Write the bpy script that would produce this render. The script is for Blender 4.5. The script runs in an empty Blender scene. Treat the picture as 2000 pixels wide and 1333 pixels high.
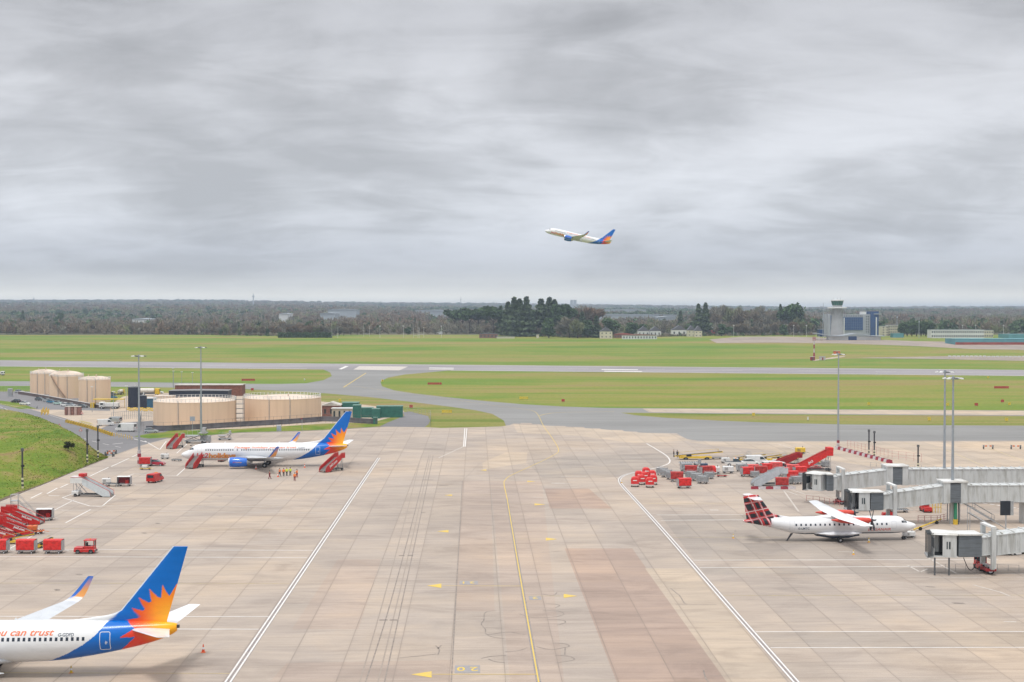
import bpy, bmesh, math, random
from math import sin, cos, pi, radians, sqrt, atan, atan2, floor
from mathutils import Vector, Matrix, noise
import numpy as np
random.seed(7)
SC = bpy.context.scene
COL = SC.collection
# ------------------------------------------------------------------ camera, sky, sun, exposure
F = 2700.0; H = 35.3; Y0 = 611.0
TH = atan((666.5 - Y0) / F)
cam = bpy.data.cameras.new("camera"); camo = bpy.data.objects.new("camera", cam); COL.objects.link(camo)
cam.sensor_width = 36; cam.lens = F / 2000 * 36; cam.clip_start = 1; cam.clip_end = 40000
camo.location = (0, 0, H); camo.rotation_euler = (pi / 2 - TH, 0, 0)
SC.camera = camo
SC.view_settings.view_transform = 'Standard'; SC.view_settings.look = 'None'
SC.view_settings.exposure = 0.26; SC.view_settings.gamma = 1
SC.view_settings.use_curve_mapping = False
SUN_EL, SUN_AZ = radians(70), radians(200)      # azimuth clockwise from +Y (behind the camera, left)

def nodes(nt):
    def N(t, **k):
        n = nt.nodes.new(t)
        for a, b in k.items():
            if a == 'ins':
                for i, v in b.items():
                    n.inputs[i].default_value = v
            else: setattr(n, a, b)
        return n
    def L(a, b): nt.links.new(a, b)
    return N, L
def ramp(n, stops, interp='LINEAR'):
    cr = n.color_ramp; cr.interpolation = interp
    while len(cr.elements) > 1: cr.elements.remove(cr.elements[-1])
    for i, (p, c) in enumerate(stops):
        e = cr.elements[0] if i == 0 else cr.elements.new(p)
        e.position = p
        c = (c, c, c) if not isinstance(c, (tuple, list)) else c
        e.color = (c[0], c[1], c[2], 1)

W = bpy.data.worlds.new("World"); SC.world = W; W.use_nodes = True
nt = W.node_tree; nt.nodes.clear(); N, L = nodes(nt)
tc = N('ShaderNodeTexCoord'); sep = N('ShaderNodeSeparateXYZ'); L(tc.outputs['Generated'], sep.inputs[0])
def mth(op, a, b=None, c=None, clamp=False):
    n = N('ShaderNodeMath', operation=op); n.use_clamp = clamp
    for i, v in enumerate((a, b, c)):
        if v is None: continue
        if isinstance(v, (int, float)): n.inputs[i].default_value = v
        else: L(v, n.inputs[i])
    return n.outputs[0]
zc = mth('MAXIMUM', sep.outputs[2], 0.0)
den = mth('ADD', zc, 0.24)
cx = mth('DIVIDE', sep.outputs[0], den); cy = mth('DIVIDE', sep.outputs[1], den)
comb = N('ShaderNodeCombineXYZ'); L(cx, comb.inputs[0]); L(cy, comb.inputs[1])
n1 = N('ShaderNodeTexNoise', ins={'Scale': 1.5, 'Detail': 8, 'Roughness': 0.52, 'Distortion': 0.35}); 
mp = N('ShaderNodeMapping'); mp.inputs['Location'].default_value = (6.3, 2.1, 0); mp.inputs['Scale'].default_value = (1.0, 0.8, 1)
L(comb.outputs[0], mp.inputs[0]); L(mp.outputs[0], n1.inputs[0])
n2 = N('ShaderNodeTexNoise', ins={'Scale': 5.0, 'Detail': 7, 'Roughness': 0.6, 'Distortion': 0.5})
mp2 = N('ShaderNodeMapping'); mp2.inputs['Scale'].default_value = (0.7, 1.3, 1); mp2.inputs['Rotation'].default_value = (0, 0, -0.35)
L(comb.outputs[0], mp2.inputs[0]); L(mp2.outputs[0], n2.inputs[0])
cl = mth('ADD', mth('MULTIPLY', n1.outputs[0], 0.7), mth('MULTIPLY', n2.outputs[0], 0.3))
cr = N('ShaderNodeValToRGB'); L(cl, cr.inputs[0])
ramp(cr, [(0.36, 0.72), (0.44, 0.86), (0.50, 1.02), (0.56, 1.13), (0.64, 1.22)])
# overcast brightness by elevation (brighter overhead, as under any cloud sheet)
er = N('ShaderNodeValToRGB'); L(sep.outputs[2], er.inputs[0])
ramp(er, [(0.0, (.98, .95, .86)), (0.011, (.94, .91, .83)), (0.018, (.64, .645, .635)), (0.030, (.485, .505, .54)), (0.042, (.50, .525, .575)), (0.075, (.585, .607, .65)),
          (0.11, (.595, .612, .65)), (0.16, (.55, .56, .59)), (0.215, (.455, .462, .488)), (0.30, (.75, .76, .78)), (0.6, (1.0, 1.02, 1.05)), (1.0, (1.2, 1.22, 1.25))])
# cloud contrast fades right at the horizon
fadec = mth('MULTIPLY_ADD', zc, 16.0, 0.05, clamp=True)
mixc = N('ShaderNodeMix', data_type='RGBA'); L(fadec, mixc.inputs[0]); mixc.inputs[6].default_value = (1, 1, 1, 1); L(cr.outputs[0], mixc.inputs[7])
mul = N('ShaderNodeMix', data_type='RGBA', blend_type='MULTIPLY'); mul.inputs[0].default_value = 1
L(er.outputs[0], mul.inputs[6]); L(mixc.outputs[2], mul.inputs[7])
sky = N('ShaderNodeTexSky', sky_type='NISHITA'); sky.sun_disc = False; sky.sun_elevation = SUN_EL; sky.sun_rotation = SUN_AZ
skm = N('ShaderNodeMix', data_type='RGBA', blend_type='MULTIPLY'); skm.inputs[0].default_value = 1; skm.inputs[7].default_value = (.08, .08, .08, 1); L(sky.outputs[0], skm.inputs[6])
fin = N('ShaderNodeMix', data_type='RGBA'); fin.inputs[0].default_value = 0.95; L(skm.outputs[2], fin.inputs[6]); L(mul.outputs[2], fin.inputs[7])
bg = N('ShaderNodeBackground'); bg.inputs[1].default_value = 1.0; L(fin.outputs[2], bg.inputs[0])
wo = N('ShaderNodeOutputWorld'); L(bg.outputs[0], wo.inputs[0])

sl = bpy.data.lights.new("sun", 'SUN'); sl.energy = 1.7; sl.angle = radians(12); sl.color = (1.0, 0.97, 0.92)
so = bpy.data.objects.new("sun", sl); COL.objects.link(so)
sd = Vector((sin(SUN_AZ) * cos(SUN_EL), cos(SUN_AZ) * cos(SUN_EL), sin(SUN_EL)))
so.rotation_euler = sd.to_track_quat('Z', 'Y').to_euler()

# ------------------------------------------------------------------ places from image positions of the photograph (2000 px wide)
YAW = 70 / 2700.0            # the apron's long axis turns this much left of the view
def ss(t): t = max(0., min(1., t)); return t * t * (3 - 2 * t)
def ter(x, y):
    """height of the land"""
    if y <= 950: return 0.0
    z = 10 * ss((y - 950) / 550)
    if y > 1500:
        a = ss((x / y + 0.35) / 0.7)
        h = 80 * (1 - a) + 44 * a
        t = min((y - 1500) / 6500, 1.25)
        z += h * t ** 1.1 + (noise.noise((x * .0007, y * .0006, 3.3)) * 16 * min(1, (y - 1500) / 2000))
    return z
def ray(px, py):
    a = (px - 1000) / F; b = (666.5 - py) / F
    return Vector((a, cos(TH) + b * sin(TH), b * cos(TH) - sin(TH)))
def G(px, py, z=0.0):
    d = ray(px, py); t = (z - H) / d.z
    return Vector((d.x * t, d.y * t, z))
def GT(px, py, ymax=9000):
    d = ray(px, py)
    if d.z < 0:
        p = G(px, py)
        if p.y <= 950: return p
    y = 900.
    while y < ymax:
        x = d.x / d.y * y; z = H + d.z / d.y * y
        if z <= ter(x, y): return Vector((x, y, ter(x, y)))
        y += 5
    x = d.x / d.y * ymax
    return Vector((x, ymax, ter(x, ymax)))
def PX(px, y):               # x of an image column at distance y
    return (px - 1000) / F * y
def AX(p, du, dv):           # step from p: du across the apron (right), dv along it (away)
    return Vector((p.x + du * cos(YAW) - dv * sin(YAW), p.y + du * sin(YAW) + dv * cos(YAW), p.z))

# ------------------------------------------------------------------ materials
MATS = {}
def pm(name, col, rough=.6, metal=0., var=.10, scale=1.5, coat=0., spec=.4, dirt=None, streak=(1, 1, 1)):
    if name in MATS: return MATS[name]
    m = bpy.data.materials.new(name); m.use_nodes = True; t = m.node_tree; t.nodes.clear(); N, L = nodes(t)
    o = N('ShaderNodeOutputMaterial'); b = N('ShaderNodeBsdfPrincipled'); L(b.outputs[0], o.inputs[0])
    b.inputs['Roughness'].default_value = rough; b.inputs['Metallic'].default_value = metal
    b.inputs['Specular IOR Level'].default_value = spec; b.inputs['Coat Weight'].default_value = coat
    tc = N('ShaderNodeTexCoord'); mp = N('ShaderNodeMapping'); mp.inputs['Scale'].default_value = streak
    L(tc.outputs['Object'], mp.inputs[0])
    n = N('ShaderNodeTexNoise', ins={'Scale': scale, 'Detail': 5, 'Roughness': .6}); L(mp.outputs[0], n.inputs[0])
    r = N('ShaderNodeValToRGB'); L(n.outputs[0], r.inputs[0])
    c2 = dirt if dirt else tuple(c * (1 - 2.2 * var) for c in col)
    c3 = tuple(min(1, c * (1 + var)) for c in col)
    ramp(r, [(.30, c2), (.52, col), (.75, c3)])
    L(r.outputs[0], b.inputs['Base Color'])
    MATS[name] = m; return m
def hexc(r, g, b):            # display rgb -> linear
    f = lambda c: (c / 255 / 12.92) if c <= 10 else ((c / 255 + .055) / 1.055) ** 2.4
    return (f(r), f(g), f(b))

# ------------------------------------------------------------------ mesh builder
class MB:
    def __init__(s): s.v = []; s.f = []; s.m = []
    def add(s, vs, fs, m=0):
        b = len(s.v); s.v += [tuple(v) for v in vs]
        for f in fs: s.f.append(tuple(i + b for i in f)); s.m.append(m)
        return s
    def hexa(s, p, m=0):      # 8 points: bottom 4 ccw, top 4 ccw
        return s.add(p, [(3, 2, 1, 0), (4, 5, 6, 7), (0, 1, 5, 4), (1, 2, 6, 5), (2, 3, 7, 6), (3, 0, 4, 7)], m)
    def box(s, x0, x1, y0, y1, z0, z1, m=0):
        return s.hexa([(x0, y0, z0), (x1, y0, z0), (x1, y1, z0), (x0, y1, z0), (x0, y0, z1), (x1, y0, z1), (x1, y1, z1), (x0, y1, z1)], m)
    def bevbox(s, x0, x1, y0, y1, z0, z1, b=.05, m=0):
        # box with chamfered vertical and top edges
        def ring(i, z): return [(x0 + i + b, y0 + i, z), (x1 - i - b, y0 + i, z), (x1 - i, y0 + i + b, z), (x1 - i, y1 - i - b, z), (x1 - i - b, y1 - i, z), (x0 + i + b, y1 - i, z), (x0 + i, y1 - i - b, z), (x0 + i, y0 + i + b, z)]
        return s.loft([ring(0, z0), ring(0, z1 - b), ring(b, z1)], m, caps=True)
    def loft(s, rings, m=0, caps=False, close=True):
        n = len(rings[0]); vs = [p for r in rings for p in r]; fs = []
        for i in range(len(rings) - 1):
            for j in range(n if close else n - 1):
                k = (j + 1) % n
                fs.append((i * n + j, i * n + k, (i + 1) * n + k, (i + 1) * n + j))
        if caps:
            fs.append(tuple(reversed(range(n)))); fs.append(tuple(range((len(rings) - 1) * n, len(rings) * n)))
        return s.add(vs, fs, m)
    def cyl(s, p0, p1, r0, r1=None, n=10, m=0, caps=True):
        r1 = r0 if r1 is None else r1
        p0 = Vector(p0); p1 = Vector(p1); d = (p1 - p0).normalized()
        a = d.orthogonal().normalized(); b = d.cross(a)
        R = lambda p, r: [tuple(p + a * (r * cos(2 * pi * i / n)) + b * (r * sin(2 * pi * i / n))) for i in range(n)]
        return s.loft([R(p0, r0), R(p1, r1)], m, caps)
    def tube(s, pts, r, n=6, m=0):
        for a, b in zip(pts[:-1], pts[1:]): s.cyl(a, b, r, r, n, m)
        return s
    def lathe(s, prof, n=24, m=0, c=(0, 0, 0), axis='z'):
        rings = []
        for (r, h) in prof:
            rg = []
            for i in range(n):
                a = 2 * pi * i / n; u = r * cos(a); w = r * sin(a)
                rg.append((c[0] + u, c[1] + w, c[2] + h) if axis == 'z' else (c[0] + h, c[1] + u, c[2] + w))
            rings.append(rg)
        return s.loft(rings, m, caps=False)
    def prism(s, poly, y0, y1, m=0):   # poly in (x,z), extruded along y
        n = len(poly)
        vs = [(x, y0, z) for x, z in poly] + [(x, y1, z) for x, z in poly]
        fs = [tuple(range(n)), tuple(reversed(range(n, 2 * n)))] + [(i, i + n, (i + 1) % n + n, (i + 1) % n) for i in range(n)]
        return s.add(vs, fs, m)
    def slab(s, poly, z0, z1, m=0):    # poly in (x,y), extruded along z
        n = len(poly)
        vs = [(x, y, z0) for x, y in poly] + [(x, y, z1) for x, y in poly]
        fs = [tuple(reversed(range(n))), tuple(range(n, 2 * n))] + [(i, (i + 1) % n, (i + 1) % n + n, i + n) for i in range(n)]
        return s.add(vs, fs, m)
    def sph(s, c, r, n=10, m=0, sz=1.0):
        pr = [(r * sin(pi * i / (n // 2 + 1)) + 1e-4, -r * sz * cos(pi * i / (n // 2 + 1))) for i in range(n // 2 + 2)]
        return s.lathe(pr, n, m, c)
    def mesh(s, name, mats, smooth=False):
        me = bpy.data.meshes.new(name); me.from_pydata(s.v, [], s.f)
        for m in (mats if isinstance(mats, (list, tuple)) else [mats]): me.materials.append(m)
        me.polygons.foreach_set('material_index', s.m)
        if smooth: me.polygons.foreach_set('use_smooth', [True] * len(s.f))
        bm = bmesh.new(); bm.from_mesh(me); bmesh.ops.recalc_face_normals(bm, faces=bm.faces[:]); bm.to_mesh(me); bm.free()
        if smooth:
            try: me.set_sharp_from_angle(angle=radians(40))
            except Exception: pass
        me.update(); return me
    def build(s, name, mats, parent=None, smooth=False, loc=(0, 0, 0), rz=0.0):
        o = bpy.data.objects.new(name, s.mesh(name, mats, smooth)); COL.objects.link(o)
        o.location = loc; o.rotation_euler = (0, 0, rz)
        if parent: o.parent = parent
        return o
def tag(o, label=None, cat=None, group=None, kind=None):
    if label: o['label'] = label
    if cat: o['category'] = cat
    if group: o['group'] = group
    if kind: o['kind'] = kind
    return o
def thing(name, label, cat, loc=(0, 0, 0), rz=0., group=None):
    o = bpy.data.objects.new(name, None); COL.objects.link(o); o.empty_display_size = .3
    o.location = loc; o.rotation_euler = (0, 0, rz)
    return tag(o, label, cat, group)
KIDS = {}
def kids(o): return [c for c in bpy.data.objects if c.parent == o]
def dup(root, loc, rz=None, label=None, group=None, scale=None, name=None):
    """copy of a thing with copies of its parts and their sub-parts"""
    if root.name not in KIDS:
        KIDS[root.name] = [(c, kids(c)) for c in kids(root)]
    r = root.copy(); COL.objects.link(r); r.location = loc
    if rz is not None: r.rotation_euler = (0, 0, rz)
    if scale is not None: r.scale = (scale, scale, scale) if isinstance(scale, (int, float)) else scale
    if label: r['label'] = label
    if group: r['group'] = group
    for c, gs in KIDS[root.name]:
        d = c.copy(); COL.objects.link(d); d.parent = r
        for g in gs:
            e = g.copy(); COL.objects.link(e); e.parent = d
    return r
def text_mesh(txt, size, shear=0., bold=0., space=1.0):
    cu = bpy.data.curves.new('writing', 'FONT'); cu.body = txt; cu.size = size; cu.shear = shear; cu.offset = bold; cu.space_character = space
    cu.resolution_u = 3
    ob = bpy.data.objects.new('writing', cu); COL.objects.link(ob)
    bpy.context.view_layer.update()
    me = bpy.data.meshes.new_from_object(ob)
    bpy.data.objects.remove(ob)
    return me
def bezier_smooth(pts, n=6, closed=False):
    """Catmull-Rom through 2-D points"""
    out = []; P = [Vector(p) for p in pts]; m = len(P)
    rng = range(m if closed else m - 1)
    for i in rng:
        p0 = P[(i - 1) % m] if closed or i > 0 else P[0]; p1 = P[i]; p2 = P[(i + 1) % m]; p3 = P[(i + 2) % m] if closed or i + 2 < m else P[-1]
        for k in range(n):
            t = k / n
            out.append(0.5 * ((2 * p1) + (p2 - p0) * t + (2 * p0 - 5 * p1 + 4 * p2 - p3) * t * t + (3 * p1 - p0 - 3 * p2 + p3) * t ** 3))
    if not closed: out.append(P[-1])
    return out
# ================================================================== SETTING: ground
def ground_mat(name, build):
    m = bpy.data.materials.new(name); m.use_nodes = True; t = m.node_tree; t.nodes.clear(); N, L = nodes(t)
    o = N('ShaderNodeOutputMaterial'); b = N('ShaderNodeBsdfPrincipled'); L(b.outputs[0], o.inputs[0]); b.inputs['Specular IOR Level'].default_value = .2
    g = N('ShaderNodeNewGeometry'); mp = N('ShaderNodeMapping'); mp.inputs['Rotation'].default_value = (0, 0, -YAW); L(g.outputs['Position'], mp.inputs[0])
    def nz(scale, detail=4, rough=.6, st=(1, 1, 1), loc=(0, 0, 0), dist=0.):
        q = N('ShaderNodeMapping'); q.inputs['Scale'].default_value = st; q.inputs['Location'].default_value = loc; L(mp.outputs[0], q.inputs[0])
        n = N('ShaderNodeTexNoise', ins={'Scale': scale, 'Detail': detail, 'Roughness': rough, 'Distortion': dist}); L(q.outputs[0], n.inputs[0]); return n.outputs[0]
    def mt(op, a, b2=None, c=None, clamp=False):
        n = N('ShaderNodeMath', operation=op); n.use_clamp = clamp
        for i, v in enumerate((a, b2, c)):
            if v is None: continue
            if isinstance(v, (int, float)): n.inputs[i].default_value = v
            else: L(v, n.inputs[i])
        return n.outputs[0]
    def rp(f, stops):
        r = N('ShaderNodeValToRGB'); L(f, r.inputs[0]); ramp(r, stops); return r.outputs[0]
    def mix(f, a, c, mode='MIX'):
        n = N('ShaderNodeMix', data_type='RGBA', blend_type=mode)
        if isinstance(f, (int, float)): n.inputs[0].default_value = f
        else: L(f, n.inputs[0])
        for k, v in ((6, a), (7, c)):
            if isinstance(v, tuple): n.inputs[k].default_value = (*v, 1)
            else: L(v, n.inputs[k])
        return n.outputs[2]
    sp = N('ShaderNodeSeparateXYZ'); L(mp.outputs[0], sp.inputs[0])
    col = build(N, L, nz, mt, rp, mix, sp, b)
    L(col, b.inputs['Base Color'])
    return m

def grass_build(N, L, nz, mt, rp, mix, sp, b):
    b.inputs['Roughness'].default_value = .95
    band = nz(.012, 3, .55, (.10, 1.0, 0), dist=.6)         # long bands parallel to the runway
    band2 = nz(.05, 4, .6, (.12, 1.0, 0), (31, 7, 0), .3)
    patch = nz(.02, 5, .6, (.5, 1, 0), (5, 9, 0), 1.)
    fine = nz(.6, 6, .7); dk = nz(.10, 5, .7, (.06, 1.0, 0), (70, 3, 0), .4)
    f = mt('ADD', mt('MULTIPLY', band, .45), mt('ADD', mt('MULTIPLY', band2, .25), mt('MULTIPLY', patch, .30)))
    c = rp(f, [(.36, (.075, .155, .013)), (.43, (.110, .190, .018)), (.485, (.150, .200, .026)), (.53, (.200, .208, .040)), (.58, (.235, .200, .060)), (.66, (.22, .165, .065))])
    c = mix(1.0, c, rp(dk, [(.30, (.74, .82, .74)), (.42, (1, 1, 1)), (.70, (1.08, 1.02, .95))]), 'MULTIPLY')
    return mix(1.0, c, rp(fine, [(.25, .70), (.5, .98), (.75, 1.25)]), 'MULTIPLY')
GRASS = ground_mat('grass', grass_build)
def bank_build(N, L, nz, mt, rp, mix, sp, b):
    b.inputs['Roughness'].default_value = .95
    patch = nz(.09, 6, .65, (1, .5, 1), (3, 2, 0), 1.); fine = nz(1.6, 7, .75)
    c = rp(patch, [(.34, (.075, .14, .010)), (.45, (.12, .18, .016)), (.53, (.175, .19, .03)), (.60, (.225, .19, .06)), (.70, (.22, .15, .065))])
    return mix(1.0, c, rp(fine, [(.25, .6), (.5, .98), (.75, 1.3)]), 'MULTIPLY')
BANK = ground_mat('bank_grass', bank_build)
def dry_build(N, L, nz, mt, rp, mix, sp, b):
    b.inputs['Roughness'].default_value = .95
    band = nz(.06, 5, .6, (.15, 1, 0), (3, 2, 0), .8); fine = nz(.9, 6, .7)
    c = rp(band, [(.34, (.105, .150, .020)), (.46, (.165, .185, .034)), (.55, (.225, .205, .058)), (.68, (.235, .175, .07))])
    return mix(1.0, c, rp(fine, [(.25, .68), (.5, .98), (.75, 1.28)]), 'MULTIPLY')
DRY = ground_mat('dry_grass', dry_build)

def concrete_build(base, lane=5.4, off=-2.6, tr=6.0, k=1.0):
    def f(N, L, nz, mt, rp, mix, sp, b):
        b.inputs['Roughness'].default_value = .82
        u = mt('DIVIDE', mt('SUBTRACT', sp.outputs[0], off), lane); v = mt('DIVIDE', sp.outputs[1], tr)
        iu = mt('FLOOR', u); iv = mt('FLOOR', v)
        cb = N('ShaderNodeCombineXYZ'); L(iu, cb.inputs[0]); L(iv, cb.inputs[1])
        wn = N('ShaderNodeTexWhiteNoise', noise_dimensions='2D'); L(cb.outputs[0], wn.inputs[0])
        cl = N('ShaderNodeCombineXYZ'); L(iu, cl.inputs[0]); L(mt('FLOOR', mt('DIVIDE', v, 5.0)), cl.inputs[1])
        wl = N('ShaderNodeTexWhiteNoise', noise_dimensions='2D'); L(cl.outputs[0], wl.inputs[0])
        fu = mt('FRACT', u); fv = mt('FRACT', v)
        ju = mt('MINIMUM', fu, mt('SUBTRACT', 1.0, fu)); jv = mt('MINIMUM', fv, mt('SUBTRACT', 1.0, fv))
        lu = mt('LESS_THAN', ju, .010); lv = mt('LESS_THAN', jv, .006)
        ku = mt('MULTIPLY', mt('SUBTRACT', 1.0, mt('DIVIDE', ju, .06), None, True), .10)      # grime along the joints
        big = nz(.022, 5, .6, (1, 1, 0), (2, 4, 0), .6); mid = nz(.14, 5, .65, (.5, 1, 0), (8, 1, 0), .8)
        st = nz(.9, 5, .7, (.10, 1.3, 0)); fine = nz(5., 4, .7); spot = nz(.30, 3, .5, (.45, 1.6, 0), (11, 5, 0))
        c = rp(big, [(.33, tuple(x * .90 for x in base)), (.5, base), (.68, tuple(x * y for x, y in zip(base, (1.10, 1.05, .97))))])
        c = mix(1.0, c, rp(mid, [(.30, (.80, .79, .79)), (.5, (1., 1., 1.)), (.72, (1.13, 1.11, 1.07))]), 'MULTIPLY')
        c = mix(1.0, c, rp(st, [(.28, .86), (.5, 1.0), (.72, 1.10)]), 'MULTIPLY')
        c = mix(1.0, c, rp(fine, [(.25, .93), (.75, 1.06)]), 'MULTIPLY')
        c = mix(1.0, c, rp(wn.outputs[0], [(0, (.945, .95, .95)), (.5, (1, 1, 1)), (1, (1.04, 1.035, 1.02))]), 'MULTIPLY')
        c = mix(1.0, c, rp(wl.outputs[0], [(0, (.93, .925, .92)), (.5, (1, 1, 1)), (1, (1.05, 1.03, 1.0))]), 'MULTIPLY')
        c = mix(mt('MULTIPLY', lu, rp(mid, [(.35, .10), (.65, .50)])), c, (.13, .11, .10))
        c = mix(mt('MULTIPLY', lv, .26), c, (.14, .12, .10))
        c = mix(ku, c, (.16, .13, .11))
        c = mix(rp(spot, [(.66, 0.), (.74, .22)]), c, (.16, .14, .125))
        return c
    return f
CONC = ground_mat('apron_concrete', concrete_build((.378, .319, .275)))
CONC_B = ground_mat('brown_concrete', concrete_build((.355, .268, .222)))
CONC_P = ground_mat('pink_concrete', concrete_build((.378, .305, .258)))
CONC_Y = ground_mat('pale_concrete', concrete_build((.435, .358, .288)))
CONC_G = ground_mat('grey_concrete', concrete_build((.33, .285, .25)))
CONC_O = ground_mat('old_concrete', concrete_build((.30, .25, .215), 15, 0, 15))
def asphalt_build(base):
    def f(N, L, nz, mt, rp, mix, sp, b):
        b.inputs['Roughness'].default_value = .85
        big = nz(.02, 5, .6, (.4, 1, 0)); st = nz(.25, 5, .65, (.15, 1, 0), (4, 4, 0)); fine = nz(3, 4, .7)
        c = rp(big, [(.33, tuple(x * .86 for x in base)), (.5, base), (.68, tuple(x * 1.13 for x in base))])
        c = mix(1.0, c, rp(st, [(.28, .88), (.5, 1.0), (.72, 1.10)]), 'MULTIPLY')
        return mix(1.0, c, rp(fine, [(.25, .92), (.75, 1.07)]), 'MULTIPLY')
    return f
ASPH = ground_mat('taxiway_asphalt', asphalt_build((.225, .220, .212)))
ASPH_D = ground_mat('road_asphalt', asphalt_build((.185, .178, .182)))
RUNW = ground_mat('runway_asphalt', asphalt_build((.275, .255, .260)))
def paint_build(base, wear=.35):
    def f(N, L, nz, mt, rp, mix, sp, b):
        b.inputs['Roughness'].default_value = .7
        n = nz(1.3, 6, .75, (.4, 1, 0))
        return mix(rp(n, [(.42, wear), (.62, 0.)]), base, (.38, .32, .27))
    return f
WHITE = ground_mat('white_line_paint', paint_build((.72, .70, .68)))
WHITE_W = ground_mat('worn_white_paint', paint_build((.58, .54, .50), .75))
YELL = ground_mat('yellow_line_paint', paint_build((.66, .46, .06)))
YELL_W = ground_mat('worn_yellow_paint', paint_build((.55, .44, .20), .75))
DARKP = ground_mat('black_backing_paint', paint_build((.20, .18, .185), .5))
TAR = ground_mat('tar_seal', paint_build((.17, .145, .13), .55))
TARL = ground_mat('faded_joint', paint_build((.27, .225, .19), .4))
GREYP = ground_mat('grey_backing_paint', paint_build((.27, .26, .27), .3))

def hsheet(name, poly, z, mat, kind='structure', cuts=True):
    """flat sheet from world xy outline, laid on the land z metres up"""
    bm = bmesh.new(); vs = [bm.verts.new((p[0], p[1], 0)) for p in poly]
    bm.faces.new(vs)
    ys = [p[1] for p in poly]
    if cuts and max(ys) > 950:
        y = 950
        while y < min(max(ys), 1500):
            if y > min(ys):
                bmesh.ops.bisect_plane(bm, geom=bm.verts[:] + bm.edges[:] + bm.faces[:], plane_co=(0, y, 0), plane_no=(0, 1, 0), dist=1e-4)
            y += 25
    bmesh.ops.triangulate(bm, faces=bm.faces[:])
    for v in bm.verts: v.co.z = ter(v.co.x, v.co.y) + z
    bmesh.ops.recalc_face_normals(bm, faces=bm.faces[:])
    if bm.faces and sum(f.normal.z for f in bm.faces) < 0: bmesh.ops.reverse_faces(bm, faces=bm.faces[:])
    me = bpy.data.meshes.new(name); bm.to_mesh(me); bm.free(); me.materials.append(mat)
    o = bpy.data.objects.new(name, me); COL.objects.link(o)
    if kind: o['kind'] = kind
    return o
def psheet(name, px, z, mat, smooth=0, far=False):
    pts = bezier_smooth(px, smooth, True) if smooth else px
    return hsheet(name, [(GT(*p) if far else G(*p))[:2] for p in pts], z, mat)
class Lines:
    def __init__(s): s.mb = {}
    def line(s, key, pts, w, px=True, z=0.):
        P = [Vector(((G(*p) if px else Vector((p[0], p[1], 0)))[:2])) for p in pts]
        mb = s.mb.setdefault(key, MB())
        n = len(P); Lf = []; R = []
        for i in range(n):
            d = (P[min(i + 1, n - 1)] - P[max(i - 1, 0)]).normalized(); nn = Vector((-d.y, d.x))
            Lf.append(P[i] + nn * w / 2); R.append(P[i] - nn * w / 2)
        vs = [(p.x, p.y, z) for p in Lf] + [(p.x, p.y, z) for p in R]
        mb.add(vs, [(i, i + n, i + n + 1, i + 1) for i in range(n - 1)])
    def poly(s, key, pts, z=0.):
        P = [G(*p) for p in pts]; s.mb.setdefault(key, MB()).add([(p.x, p.y, z) for p in P], [tuple(range(len(P)))])

# land: one sheet to the horizon
def land():
    ys = [-250, 0, 60, 120, 200, 300, 450, 600, 800] + list(range(950, 1501, 25)) + [1560, 1650, 1750, 1900, 2100, 2300, 2600, 2900, 3300, 3700, 4200, 4700, 5200, 5700, 6200, 6800, 7400, 8000, 8600, 9200, 10000, 12000, 15000]
    us = [-2.2, -1.2, -.8] + [i * .02 - .6 for i in range(61)] + [.8, 1.2, 2.2]
    vs = []; fs = []
    for y in ys:
        for u in us:
            x = u * max(y, 700) if abs(u) <= .6 else u * max(y, 700) * 1.6
            z = ter(x, y) if y < 9300 else ter(x, 9200) - (y - 9200) * .02
            vs.append((x, y, z))
    n = len(us)
    for i in range(len(ys) - 1):
        for j in range(n - 1): fs.append((i * n + j, i * n + j + 1, (i + 1) * n + j + 1, (i + 1) * n + j))
    mb_ = MB().add(vs, fs); mb_.m = [1 if vs[f[0]][1] >= 1560 else 0 for f in fs]
    o = mb_.build('ground', [GRASS, pm('woodland_floor', (.105, .095, .055), .95, var=.3, scale=.006)]); tag(o, kind='structure')
    return o
land()
# far blue ridge on the skyline
FARH = pm('far_hill_woods', (.06, .08, .06), .95, var=.3, scale=.004)
mb = MB(); vs = []; fs = []; nx = 90
for i in range(nx + 1):
    x = -6500 + 13000 * i / nx
    t = ss((x + 500) / 5000)
    z = 48 + 40 * t + 12 * noise.noise((x * .0009, 1.2, 0)) + 6 * noise.noise((x * .004, 7.2, 0))
    for (y, k) in ((9300, -.3), (10300, .75), (11200, 1.0), (12500, .3)): vs.append((x, y, z * k))
for i in range(nx):
    for k in range(3): a = i * 4 + k; fs.append((a, a + 4, a + 5, a + 1))
tag(mb.add(vs, fs).build('hills', FARH, smooth=True), kind='structure')

# runway
RW = [G(-900, 696.5), G(2600, 728.5), G(2600, 740.8), G(-900, 707.5)]
RWT = lambda x: 705 + x * 18 / 2000.; RWB = lambda x: 716.2 + x * 18.6 / 2000.
psheet('runway', [(-800, RWT(-800)), (2900, RWT(2900)), (2900, RWB(2900)), (-800, RWB(-800))], .03, RUNW)
# rougher, drier grass between the taxiways and the apron
psheet('rough_grass', [(400, 752), (640, 766), (850, 776), (1000, 788), (1000, 836), (700, 836), (560, 838), (400, 846)], .007, DRY)
psheet('rough_grass', [(1190, 799), (1700, 801), (2700, 803), (2700, 836), (1190, 836)], .007, DRY)
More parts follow.
